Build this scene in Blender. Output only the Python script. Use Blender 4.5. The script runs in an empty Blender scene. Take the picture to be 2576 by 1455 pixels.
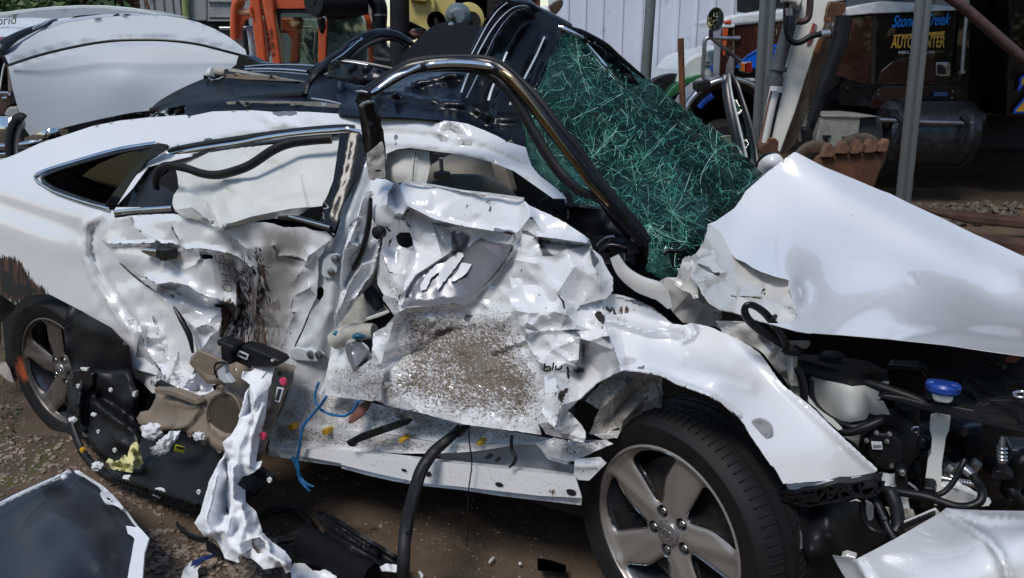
import bpy, bmesh, math, random
import numpy as np
from mathutils import Vector, Matrix, noise
from mathutils.geometry import delaunay_2d_cdt
R = math.radians
SC = bpy.context.scene
COL = SC.collection
rnd = random.Random(7)

# ------------------------------------------------------------------ camera
PITCH = R(16.5); F = 2022.0; CW, CH = 2576.0, 1455.0; HC = 1.45
cd = bpy.data.cameras.new('camera'); cam = bpy.data.objects.new('camera', cd); COL.objects.link(cam)
cam.location = (0, 0, HC); cam.rotation_euler = (R(90) - PITCH, 0, 0)
cd.sensor_fit = 'HORIZONTAL'; cd.sensor_width = 36; cd.lens = 36 * F / CW; cd.clip_end = 3000; cd.clip_start = 0.05
SC.camera = cam
# ------------------------------------------------------------------ light
w = bpy.data.worlds.new('World'); SC.world = w; w.use_nodes = True
nt = w.node_tree; nt.nodes.clear()
sky = nt.nodes.new('ShaderNodeTexSky'); sky.sky_type = 'NISHITA'; sky.sun_disc = False
SUN_EL, SUN_AZ = R(56), R(-150)      # azimuth measured from +Y towards +X
sky.sun_elevation = SUN_EL; sky.sun_rotation = SUN_AZ; sky.air_density = 1.3; sky.dust_density = .4; sky.ozone_density = 2.0
bg = nt.nodes.new('ShaderNodeBackground'); bg.inputs[1].default_value = 0.12
wo = nt.nodes.new('ShaderNodeOutputWorld')
nt.links.new(sky.outputs[0], bg.inputs[0]); nt.links.new(bg.outputs[0], wo.inputs[0])
sl = bpy.data.lights.new('sun', 'SUN'); sl.energy = 2.3; sl.angle = R(18); sl.color = (1.0, .95, .88)
so = bpy.data.objects.new('sun', sl); COL.objects.link(so)
sd = Vector((math.cos(SUN_EL) * math.sin(SUN_AZ), math.cos(SUN_EL) * math.cos(SUN_AZ), math.sin(SUN_EL)))
so.rotation_euler = sd.to_track_quat('Z', 'Y').to_euler()
SC.view_settings.view_transform = 'Standard'; SC.view_settings.look = 'None'
SC.view_settings.gamma = 1; SC.view_settings.use_curve_mapping = False; SC.view_settings.exposure = 0.06
SC.cycles.max_bounces = 8; SC.cycles.transparent_max_bounces = 12; SC.cycles.caustics_reflective = False; SC.cycles.caustics_refractive = False

# ------------------------------------------------------------------ tracing a point of the photograph into the place
cp, sp = math.cos(PITCH), math.sin(PITCH)
AX, AY = 0.366, 1.709                     # hub of the near front wheel
ALPHA = R(29); CA, SA = math.cos(ALPHA), math.sin(ALPHA)
NIN = Vector((SA, CA, 0))                 # into the car, across it
FWD = Vector((CA, -SA, 0))                # towards its nose
def ray(u, v):
    a = (u - CW / 2) / F; b = (v - CH / 2) / F
    return a, cp - b * sp, -(b * cp + sp)
def S(u, v, d=0.0):                       # on a plane parallel to the car's near side, d metres into the car
    x, y, z = ray(u, v); t = (AX * SA + AY * CA + d) / (x * SA + y * CA)
    return Vector((x * t, y * t, HC + z * t))
def B(u, v, Y):
    x, y, z = ray(u, v); t = Y / y
    return Vector((x * t, Y, HC + z * t))
def G(u, v, z0=0.0):
    x, y, z = ray(u, v); t = (z0 - HC) / z
    return Vector((x * t, y * t, z0))
def T(tile, s, off=(0, 0)):
    """points read off an enlarged tile (column,row) of the photograph"""
    c, r = int(tile[0]), int(tile[1]); n = [float(q) for q in s.replace(',', ' ').split()]
    return [(c * 858.67 + n[i] / 3.0 + off[0], (0, 485.0, 969.5)[r] + n[i + 1] / 3.0 + off[1]) for i in range(0, len(n), 2)]
def D(s):
    n = [float(q) for q in s.replace(',', ' ').split()]
    return [(n[i], n[i + 1]) for i in range(0, len(n), 2)]

# ------------------------------------------------------------------ objects
def tag(o, label=None, cat=None, group=None, kind=None):
    if label: o['label'] = label
    if cat: o['category'] = cat
    if group: o['group'] = group
    if kind: o['kind'] = kind
    return o
def thing(name, label, cat, loc=(0, 0, 0), group=None):
    o = bpy.data.objects.new(name, None); COL.objects.link(o); o.location = loc; o.empty_display_size = .1
    return tag(o, label, cat, group)
def wloc(o):
    l = Vector((0, 0, 0))
    while o is not None: l += o.location; o = o.parent
    return l
def link(name, me, mat, parent=None, smooth=True, origin=None):
    o = bpy.data.objects.new(name, me); COL.objects.link(o)
    if mat is not None:
        me.materials.clear()
        for m in (mat if isinstance(mat, (list, tuple)) else [mat]): me.materials.append(m)
    if parent is not None:
        o.parent = parent; off = wloc(parent)
    else:
        co = np.empty(len(me.vertices) * 3); me.vertices.foreach_get('co', co); co = co.reshape(-1, 3)
        if origin is not None: off = Vector(origin)
        else: off = Vector(((co[:, 0].min() + co[:, 0].max()) / 2, (co[:, 1].min() + co[:, 1].max()) / 2, co[:, 2].min()))
        o.location = off
    me.transform(Matrix.Translation(-off))
    if smooth: me.polygons.foreach_set('use_smooth', [True] * len(me.polygons))
    me.update()
    return o
def bevel(o, w=.004, seg=2):
    m = o.modifiers.new('bevel', 'BEVEL'); m.width = w; m.segments = seg; m.limit_method = 'ANGLE'; m.angle_limit = R(35); return o
class MB:
    def __init__(s): s.v = []; s.f = []
    def add(s, vs, fs):
        n = len(s.v); s.v += [tuple(q) for q in vs]; s.f += [tuple(n + i for i in f) for f in fs]; return s
    def hexa(s, p):     # 8 corners: bottom 4, top 4
        return s.add(p, [(3, 2, 1, 0), (4, 5, 6, 7), (0, 1, 5, 4), (1, 2, 6, 5), (2, 3, 7, 6), (3, 0, 4, 7)])
    def box(s, c, sx, sy, sz, ax=None):
        X, Y, Z = ax if ax else (Vector((1, 0, 0)), Vector((0, 1, 0)), Vector((0, 0, 1)))
        c = Vector(c); X = X * sx / 2; Y = Y * sy / 2; Z = Z * sz / 2
        return s.hexa([c - X - Y - Z, c + X - Y - Z, c + X + Y - Z, c - X + Y - Z, c - X - Y + Z, c + X - Y + Z, c + X + Y + Z, c - X + Y + Z])
    def prism(s, pts, vec):     # a closed outline of 3D points pushed along vec
        n = len(pts); a = [Vector(p) for p in pts]; b = [p + Vector(vec) for p in a]
        return s.add(a + b, [tuple(range(n)), tuple(range(2 * n - 1, n - 1, -1))] + [(i, n + i, n + (i + 1) % n, (i + 1) % n) for i in range(n)])
    def tube(s, pts, r, seg=10, sm=4, flat=1.0, cap=True):
        pts = [Vector(p) for p in pts]; rr = r if isinstance(r, (list, tuple)) else [r] * len(pts)
        P, Q = [], []
        if sm > 1 and len(pts) > 2:
            for i in range(len(pts) - 1):
                p0 = pts[max(i - 1, 0)]; p1 = pts[i]; p2 = pts[i + 1]; p3 = pts[min(i + 2, len(pts) - 1)]
                for k in range(sm):
                    t = k / sm
                    P.append(.5 * ((2 * p1) + (p2 - p0) * t + (2 * p0 - 5 * p1 + 4 * p2 - p3) * t * t + (3 * p1 - p0 - 3 * p2 + p3) * t ** 3))
                    Q.append(rr[i] * (1 - t) + rr[i + 1] * t)
            P.append(pts[-1]); Q.append(rr[-1])
        else: P, Q = pts, rr
        vs, fs = [], []; up = None
        for i, p in enumerate(P):
            tg = (P[min(i + 1, len(P) - 1)] - P[max(i - 1, 0)]).normalized()
            if up is None: up = tg.orthogonal().normalized() if abs(tg.dot(NIN)) > .95 else (NIN - tg * NIN.dot(tg)).normalized()
            up = (up - tg * up.dot(tg)).normalized(); sd_ = tg.cross(up)
            for k in range(seg):
                a = 2 * math.pi * k / seg; vs.append(p + up * math.cos(a) * Q[i] * flat + sd_ * math.sin(a) * Q[i])
        for i in range(len(P) - 1):
            for k in range(seg):
                a = i * seg + k; b = i * seg + (k + 1) % seg; fs.append((a, b, b + seg, a + seg))
        if cap: fs += [tuple(range(seg - 1, -1, -1)), tuple(range((len(P) - 1) * seg, len(P) * seg))]
        return s.add(vs, fs)
    def lathe(s, prof, c, axis, seg=32, ref=None, closed=False):   # prof: (radius, distance along axis)
        c = Vector(c); ax = Vector(axis).normalized(); e1 = (Vector(ref) if ref else ax.orthogonal()); e1 = (e1 - ax * e1.dot(ax)).normalized(); e2 = ax.cross(e1)
        vs, fs = [], []
        for r_, h in prof:
            for k in range(seg):
                a = 2 * math.pi * k / seg; vs.append(c + ax * h + (e1 * math.cos(a) + e2 * math.sin(a)) * r_)
        m = len(prof)
        for i in range(m if closed else m - 1):
            for k in range(seg):
                a = i * seg + k; b = i * seg + (k + 1) % seg; j = ((i + 1) % m) * seg
                fs.append((a, b, j + (k + 1) % seg, j + k))
        if not closed: fs += [tuple(range(seg - 1, -1, -1)), tuple(range((m - 1) * seg, m * seg))]
        return s.add(vs, fs)
    def blob(s, c, r, sub=2, amp=.2, seed=0, sc=(1, 1, 1), freq=2.0):
        bm = bmesh.new(); bmesh.ops.create_icosphere(bm, subdivisions=sub, radius=1)
        c = Vector(c); bm.verts.ensure_lookup_table(); vs = []
        for q in bm.verts:
            p = q.co.copy(); k = 1 + amp * noise.noise(p * freq + Vector((seed * 7.3, seed * 3.1, 0))) * 2
            vs.append(c + Vector((p.x * sc[0], p.y * sc[1], p.z * sc[2])) * k * r)
        fs = [tuple(v.index for v in f.verts) for f in bm.faces]; bm.free(); return s.add(vs, fs)
    def build(s, name, mat, parent=None, smooth=True, origin=None, fix=True):
        me = bpy.data.meshes.new(name); me.from_pydata(s.v, [], s.f); me.validate()
        if fix:
            bm = bmesh.new(); bm.from_mesh(me); bmesh.ops.recalc_face_normals(bm, faces=bm.faces); bm.to_mesh(me); bm.free()
        o = link(name, me, mat, parent, smooth, origin)
        if smooth: auto(o)
        return o
def auto(o, ang=38):
    me = o.data
    bm = bmesh.new(); bm.from_mesh(me)
    for e in bm.edges:
        if len(e.link_faces) == 2 and e.calc_face_angle(0) > R(ang): e.smooth = False
    bm.to_mesh(me); bm.free()

# ------------------------------------------------------------------ sheets traced as outlines, meshed finely and dented
def inpoly(P, poly):
    P = np.asarray(P, float); x, y = P[:, 0], P[:, 1]; r_ = np.zeros(len(P), bool); n = len(poly)
    for i in range(n):
        x1, y1 = poly[i][:2]; x2, y2 = poly[(i + 1) % n][:2]
        if y1 == y2: continue
        c = ((y1 > y) != (y2 > y)) & (x < (x2 - x1) * (y - y1) / (y2 - y1) + x1); r_ ^= c
    return r_
def pdist(P, line, closed=False):
    P = np.asarray(P, float); best = np.full(len(P), 1e9); n = len(line)
    for i in range(n if closed else n - 1):
        a = np.array(line[i][:2], float); b = np.array(line[(i + 1) % n][:2], float); ab = b - a; L = max(ab @ ab, 1e-9)
        t = np.clip(((P - a) @ ab) / L, 0, 1); q = a + t[:, None] * ab; best = np.minimum(best, np.hypot(*(P - q).T))
    return best
def tps(ctrl, P):
    C = np.array([c[:2] for c in ctrl], float) / 500.; z = np.array([c[2] for c in ctrl], float); P = np.asarray(P, float) / 500.; n = len(C)
    if n == 1: return np.full(len(P), z[0])
    if n == 2:
        ab = C[1] - C[0]; t = ((P - C[0]) @ ab) / (ab @ ab); return z[0] + (z[1] - z[0]) * np.clip(t, -.5, 1.5)
    def U(r2): return np.where(r2 > 1e-12, r2 * np.log(np.maximum(r2, 1e-12)), 0)
    if n == 3 and abs(np.linalg.det(np.c_[np.ones(3), C])) < .03:      # nearly in line: blend by distance
        wq = 1 / (((P[:, None] - C[None]) ** 2).sum(-1) + 1e-4); return (wq * z).sum(1) / wq.sum(1)
    if n == 3:
        A = np.c_[np.ones(3), C]; return np.c_[np.ones(len(P)), P] @ np.linalg.solve(A, z)
    K = U(((C[:, None] - C[None]) ** 2).sum(-1)) + np.eye(n) * .002; Q = np.c_[np.ones(n), C]
    A = np.zeros((n + 3, n + 3)); A[:n, :n] = K; A[:n, n:] = Q; A[n:, :n] = Q.T
    W = np.linalg.lstsq(A, np.r_[z, 0, 0, 0], rcond=None)[0]
    out = np.zeros(len(P)); lo_, hi_ = z.min(), z.max(); mg = .35 * (hi_ - lo_) + .02
    for s0 in range(0, len(P), 4000):
        pp = P[s0:s0 + 4000]; out[s0:s0 + 4000] = U(((pp[:, None] - C[None]) ** 2).sum(-1)) @ W[:n] + np.c_[np.ones(len(pp)), pp] @ W[n:]
    return np.clip(out, lo_ - mg, hi_ + mg)
def crump(x, y, seed, k):
    p = Vector((x + seed * 13.7, y - seed * 5.1, seed * 1.3)); ds, ps = noise.voronoi(p); num = den = 0
    for d_, c in zip(ds, ps):
        wgt = math.exp(-k * (d_ * d_ - ds[0] * ds[0])); h = noise.cell_vector(c * 9.7 + Vector((.5, .5, .5)))
        num += wgt * ((p.x - c.x) * (h[0] - .5) * 2.2 + (p.y - c.y) * (h[1] - .5) * 2.2 + (h[2] - .5)); den += wgt
    return num / den
def smoothline(pts, n=5, closed=False):
    out = []; m = len(pts)
    for i in range(m if closed else m - 1):
        g = lambda j: np.array(pts[j % m][:2] if closed else pts[min(max(j, 0), m - 1)][:2], float)
        p0, p1, p2, p3 = g(i - 1), g(i), g(i + 1), g(i + 2)
        for k in range(n):
            t = k / n; q = .5 * ((2 * p1) + (p2 - p0) * t + (2 * p0 - 5 * p1 + 4 * p2 - p3) * t * t + (3 * p1 - p0 - 3 * p2 + p3) * t ** 3); out.append(tuple(q))
    if not closed: out.append(tuple(pts[-1][:2]))
    return out
def resample(poly, step, closed=True, jag=0, rg=None):
    out = []; n = len(poly)
    for i in range(n if closed else n - 1):
        a = poly[i]; b = poly[(i + 1) % n]; L = math.hypot(b[0] - a[0], b[1] - a[1]); k = max(1, int(L / step))
        for j in range(k):
            t = j / k; x = a[0] + (b[0] - a[0]) * t; y = a[1] + (b[1] - a[1]) * t
            if jag and j: x += rg.uniform(-jag, jag); y += rg.uniform(-jag, jag)
            out.append((x, y))
    return out
SHEETD = {}
def sheet(name, mat, parent, out, ctrl, step=10, holes=(), ridges=(), bumps=(), crum=(), masks=None, thick=.003, mp=S, jag=0, seed=1, noi=(), origin=None, round_=0, edge=None, crisp=None, cr=0.0, fold=None):
    rg = random.Random(seed)
    if round_: out = smoothline(out, round_, True)
    o_ = resample(out, step, jag=jag, rg=rg)
    hs = [resample(h, step * .8, jag=jag * .7, rg=rg) for h in holes]
    U0 = min(p[0] for p in o_); U1 = max(p[0] for p in o_); V0 = min(p[1] for p in o_); V1 = max(p[1] for p in o_)
    g = []
    for j, vv in enumerate(np.arange(V0, V1, step * .87)):
        for uu in np.arange(U0, U1, step): g.append((uu + (step / 2 if j % 2 else 0) + rg.uniform(-.15, .15) * step, vv + rg.uniform(-.15, .15) * step))
    g = np.array(g) if g else np.zeros((0, 2))
    cons = []; cv = None
    if fold:      # flat facets between the traced creases: a coarse folded net under the fine mesh
        sp_, am_ = fold[:2]; reg = fold[2] if len(fold) > 2 else None; cp_, ce_, ch = [], [], []
        def addc(pts, closed, hh):
            k0 = len(cp_); n_ = len(pts)
            for q in pts: cp_.append(Vector(q)); ch.append(hh)
            for i in range(n_ if closed else n_ - 1): ce_.append((k0 + i, k0 + (i + 1) % n_))
        addc(resample(out, sp_ * .6), True, None)
        for h in holes: addc(list(h), True, None)
        for r_ in ridges:
            if len(r_) < 4:
                pp = [p for p in resample(list(r_[0]), sp_ * .45, closed=False)] + [tuple(r_[0][-1][:2])]; kk_ = inpoly(pp, o_) & (pdist(pp, o_, True) > 3); pp = [p for p, q in zip(pp, kk_) if q]
                if len(pp) > 1: addc(pp, False, r_[1])
        cg = []
        for vv in np.arange(V0, V1, sp_):
            for uu in np.arange(U0, U1, sp_): cg.append((uu + rg.uniform(-.4, .4) * sp_, vv + rg.uniform(-.4, .4) * sp_))
        cg = np.array(cg); cl_ = np.array([(q.x, q.y) for q in cp_])
        kk_ = inpoly(cg, o_) & (np.sqrt(((cg[:, None] - cl_[None]) ** 2).sum(-1)).min(1) > sp_ * .42); cg = cg[kk_]
        for q in cg: cp_.append(Vector(q)); ch.append(0.0)
        rv, re_, rf, ov, *_ = delaunay_2d_cdt(cp_, ce_, [], 0, 1e-3)
        cv = np.array([(q.x, q.y) for q in rv]); cf = [f for f in rf if len(f) == 3]; cd_ = tps(ctrl, cv)
        for i, o__ in enumerate(ov):
            hh = [ch[j] for j in o__]; hv = [x for x in hh if x is not None]
            cd_[i] += -1.2 * (max(hv, key=abs) if hv else 0) + rg.uniform(-am_, am_) * (1 if (hv and max(map(abs, hv)) == 0) else .35)
        for a, b in re_:
            m_ = (cv[a] + cv[b]) / 2
            if (reg is None or inpoly([m_], reg)[0]) and pdist([m_], o_, True)[0] > step: cons.append((tuple(cv[a]), tuple(cv[b])))
    if len(g):
        k = inpoly(g, o_) & (pdist(g, o_, True) > step * .45)
        for h in hs: k &= ~(inpoly(g, h)) & (pdist(g, h, True) > step * .45)
        for a, b in cons: k &= ~(pdist(g, (a, b)) < step * .42)
        g = g[k]
    vs = [Vector(p) for p in o_]; ed = [(i, (i + 1) % len(o_)) for i in range(len(o_))]
    for h in hs:
        n = len(vs); vs += [Vector(p) for p in h]; ed += [(n + i, n + (i + 1) % len(h)) for i in range(len(h))]
    for a, b in cons:
        L_ = math.hypot(a[0] - b[0], a[1] - b[1]); k_ = max(1, int(L_ / step)); n = len(vs)
        vs += [Vector((a[0] + (b[0] - a[0]) * t / k_, a[1] + (b[1] - a[1]) * t / k_)) for t in range(k_ + 1)]; ed += [(n + i, n + i + 1) for i in range(k_)]
    vs += [Vector(p) for p in g]
    rv, re_, rf, *_ = delaunay_2d_cdt(vs, ed, [], 0, .02)
    P = np.array([(q.x, q.y) for q in rv]); Fc = [f for f in rf if len(f) == 3]
    cen = np.array([P[list(f)].mean(0) for f in Fc]); ok = inpoly(cen, o_)
    for h in hs: ok &= ~inpoly(cen, h)
    Fc = [f for f, q in zip(Fc, ok) if q]
    d = tps(ctrl, P)
    for rdg in ridges:
        pts, h, wd = rdg[:3]; sharp = len(rdg) < 4
        x = pdist(P, pts) / wd; d -= h * (np.maximum(0, 1 - x) ** 1.4 if sharp else np.exp(-x * x * 2))
    if fold:
        lin = np.full(len(P), np.nan)
        for f in cf:
            a, b, c = cv[f[0]], cv[f[1]], cv[f[2]]; den = (b[1] - c[1]) * (a[0] - c[0]) + (c[0] - b[0]) * (a[1] - c[1])
            if abs(den) < 1e-9: continue
            w0 = ((b[1] - c[1]) * (P[:, 0] - c[0]) + (c[0] - b[0]) * (P[:, 1] - c[1])) / den; w1 = ((c[1] - a[1]) * (P[:, 0] - c[0]) + (a[0] - c[0]) * (P[:, 1] - c[1])) / den; w2 = 1 - w0 - w1
            q = (w0 > -.002) & (w1 > -.002) & (w2 > -.002); lin[q] = (w0 * cd_[f[0]] + w1 * cd_[f[1]] + w2 * cd_[f[2]])[q]
        lin = np.where(np.isnan(lin), d, lin); wt = np.full(len(P), 1.0) if reg is None else np.clip(.5 + np.where(inpoly(P, reg), 1, -1) * pdist(P, reg, True) / 30, 0, 1)
        wt = wt * (fold[3] if len(fold) > 3 else .85); d = d * (1 - wt) + lin * wt
    for (bu, bv, br, bh) in bumps: d -= bh * np.exp(-((P[:, 0] - bu) ** 2 + (P[:, 1] - bv) ** 2) / br ** 2)
    for c in crum:
        amp, sc_, k, sd_ = c[:4]; poly = c[4] if len(c) > 4 else None
        wt = np.ones(len(P)) if poly is None else np.clip(.5 + np.where(inpoly(P, poly), 1, -1) * pdist(P, poly, True) / 50, 0, 1)
        sy = c[5] if len(c) > 5 else 1.0
        for i, q in enumerate(P):
            if wt[i] > 0: d[i] += wt[i] * amp * crump(q[0] / sc_, q[1] / (sc_ * sy), sd_, k)
    for (amp, sc_, sd_) in noi:
        for i, q in enumerate(P): d[i] += amp * noise.noise(Vector((q[0] / sc_, q[1] / sc_, sd_ * 3.7)))
    if edge:      # a returned flange: depth grows close to the outline
        x = pdist(P, o_, True) / edge[1]; d += edge[0] * np.maximum(0, 1 - x) ** 2
    X = [mp(P[i, 0], P[i, 1], d[i]) for i in range(len(P))]
    used = sorted({i for f in Fc for i in f}); rm = {k: i for i, k in enumerate(used)}
    Fc = [tuple(rm[i] for i in f) for f in Fc]; X = [X[i] for i in used]; P = P[used]
    SHEETD[name] = (P, d[used])
    C0 = Vector((0, 0, HC)); sgn = 0
    for f in Fc[::7]:
        a, b, c = X[f[0]], X[f[1]], X[f[2]]; sgn += (b - a).cross(c - a).dot(C0 - a)
    if sgn < 0: Fc = [f[::-1] for f in Fc]
    me = bpy.data.meshes.new(name); me.from_pydata(X, [], Fc)
    if crisp is None and crum and mat.name in ('white_paint', 'inner_white_paint') and step < 10: crisp = 24 if fold else 30
    masks = dict(masks or {})
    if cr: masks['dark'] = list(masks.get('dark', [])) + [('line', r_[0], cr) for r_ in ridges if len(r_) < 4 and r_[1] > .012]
    for key, lst in masks.items():
        val = np.zeros(len(P))
        for poly, soft, *amt in lst:
            if poly == 'line':
                val = np.maximum(val, amt[0] * np.clip(1.25 - pdist(P, soft) / 7.0, 0, 1)); continue
            amt = amt[0] if amt else 1.0
            if len(poly) > 2:
                sdist = np.where(inpoly(P, poly), 1, -1) * pdist(P, poly, True)
            else:
                sdist = soft * 2 - pdist(P, poly)
            val = np.maximum(val, amt * np.clip(.5 + sdist / (2 * soft), 0, 1))
        at = me.attributes.new(key, 'FLOAT', 'POINT'); at.data.foreach_set('value', val)
    o = link(name, me, mat, parent, True, origin)
    if crisp: auto(o, crisp)
    bm = bmesh.new(); bm.from_mesh(me)
    for e_ in bm.edges:
        if e_.is_boundary: e_.smooth = False
    bm.to_mesh(me); bm.free()
    m = o.modifiers.new('solidify', 'SOLIDIFY'); m.thickness = thick; m.offset = -1; m.use_even_offset = False
    return o
def tubeS(name, mat, parent, pts, r, mp=S, flat=1.0, sm=5, seg=10, d=0.0):   # pts: (u,v[,d])
    m = MB(); m.tube([mp(p[0], p[1], p[2] if len(p) > 2 else d) for p in pts], r, seg, sm, flat); return m.build(name, mat, parent)
def dat(name, u, v):
    P, d = SHEETD[name]; i = np.argmin((P[:, 0] - u) ** 2 + (P[:, 1] - v) ** 2); return d[i], (P[i, 0] - u) ** 2 + (P[i, 1] - v) ** 2
def on(name, pts, off=.012, n=3):      # lay a traced line onto a sheet's surface
    return [(u, v, dat(name, u, v)[0] - off) for u, v in smoothline(pts, n)]
def dz(pts, *ds):      # give traced points depths, spread evenly along them
    n = len(pts); out = []
    for i, p in enumerate(pts):
        t = i / max(1, n - 1) * (len(ds) - 1); k = min(int(t), len(ds) - 2) if len(ds) > 1 else 0
        dd = ds[0] if len(ds) == 1 else ds[k] + (ds[k + 1] - ds[k]) * (t - k); out.append((p[0], p[1], dd))
    return out
# ------------------------------------------------------------------ materials
class N:
    def __init__(s, name):
        s.m = bpy.data.materials.new(name); s.m.use_nodes = True; s.t = s.m.node_tree; s.t.nodes.clear()
        s.o = s.n('ShaderNodeOutputMaterial'); s.tc = s.n('ShaderNodeTexCoord')
    def n(s, k, **kw):
        x = s.t.nodes.new(k)
        for a, b in kw.items(): setattr(x, a, b)
        return x
    def l(s, a, b): s.t.links.new(a, b)
    def inp(s, sock, v):
        if hasattr(v, 'is_linked') or isinstance(v, bpy.types.NodeSocket): s.l(v, sock)
        elif isinstance(v, (tuple, list)): sock.default_value = (tuple(v) + (1,))[:len(sock.default_value)]
        else: sock.default_value = v
    def math(s, op, a, b=0.0, c=None, clamp=False):
        x = s.n('ShaderNodeMath', operation=op, use_clamp=clamp); s.inp(x.inputs[0], a); s.inp(x.inputs[1], b)
        if c is not None: s.inp(x.inputs[2], c)
        return x.outputs[0]
    def noise(s, scale, det=4, rough=.55, vec=None, dist=0.0, stretch=None, col=False):
        x = s.n('ShaderNodeTexNoise'); s.inp(x.inputs['Scale'], scale); x.inputs['Detail'].default_value = det; x.inputs['Roughness'].default_value = rough; x.inputs['Distortion'].default_value = dist
        v = vec if vec is not None else s.tc.outputs['Object']
        if stretch: v = s.mapping(stretch, v)
        s.l(v, x.inputs['Vector']); return x.outputs['Color' if col else 'Fac']
    def mapping(s, sc, v=None, rot=(0, 0, 0)):
        mp_ = s.n('ShaderNodeMapping'); mp_.inputs['Scale'].default_value = sc; mp_.inputs['Rotation'].default_value = rot; s.l(v if v is not None else s.tc.outputs['Object'], mp_.inputs['Vector']); return mp_.outputs[0]
    def ramp(s, fac, a, b): # smooth threshold a..b -> 0..1
        x = s.n('ShaderNodeMapRange', interpolation_type='SMOOTHSTEP'); s.inp(x.inputs[0], fac); x.inputs[1].default_value = a; x.inputs[2].default_value = b; return x.outputs[0]
    def mix(s, f, a, b):
        x = s.n('ShaderNodeMix', data_type='RGBA'); s.inp(x.inputs[0], f); s.inp(x.inputs[6], a); s.inp(x.inputs[7], b); return x.outputs[2]
    def mixf(s, f, a, b):
        x = s.n('ShaderNodeMix', data_type='FLOAT'); s.inp(x.inputs[0], f); s.inp(x.inputs[2], a); s.inp(x.inputs[3], b); return x.outputs[0]
    def bump(s, h, strength=.3, dist=.01, nrm=None):
        x = s.n('ShaderNodeBump'); x.inputs['Strength'].default_value = strength; x.inputs['Distance'].default_value = dist; s.l(h, x.inputs['Height'])
        if nrm is not None: s.l(nrm, x.inputs['Normal'])
        return x.outputs[0]
    def attr(s, name): return s.n('ShaderNodeAttribute', attribute_name=name).outputs['Fac']
    def bsdf(s, **kw):
        x = s.n('ShaderNodeBsdfPrincipled')
        nm = dict(base='Base Color', rough='Roughness', metal='Metallic', coat='Coat Weight', crough='Coat Roughness', spec='Specular IOR Level', normal='Normal', alpha='Alpha', trans='Transmission Weight', ecol='Emission Color', estr='Emission Strength', ior='IOR', sheen='Sheen Weight')
        for k, v in kw.items(): s.inp(x.inputs[nm[k]], v)
        s.l(x.outputs[0], s.o.inputs[0]); return x
MATS = {}
def pm(name, base, rough=.5, metal=0.0, coat=0.0, var=.15, vs=12.0, spot=None, bmp=.05, bs=60.0, dirt=0.0, dcol=(.09, .065, .045), spec=.5):
    """a procedural surface: tone variation, fine bump, optional specks and dirt film"""
    if name in MATS: return MATS[name]
    s = N(name); n1 = s.noise(vs, 5, .6); n2 = s.noise(bs, 4, .6)
    dark = tuple(c * (1 - var) for c in base); lite = tuple(min(1, c * (1 + var)) for c in base)
    c = s.mix(s.ramp(n1, .3, .7), dark, lite)
    ro = s.mixf(n1, max(.02, rough * .75), min(1, rough * 1.3))
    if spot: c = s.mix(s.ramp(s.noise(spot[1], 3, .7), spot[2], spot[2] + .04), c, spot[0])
    if dirt:
        dm = s.math('MULTIPLY', s.ramp(s.noise(vs * .8, 8, .7, dist=.6), .62 - dirt * .3, .78 - dirt * .1), min(1, dirt * 1.5)); c = s.mix(dm, c, dcol); ro = s.mixf(dm, ro, .85)
    s.bsdf(base=c, rough=ro, metal=metal, coat=coat, normal=s.bump(n2, bmp, .002), spec=spec)
    MATS[name] = s.m; return s.m
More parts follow.
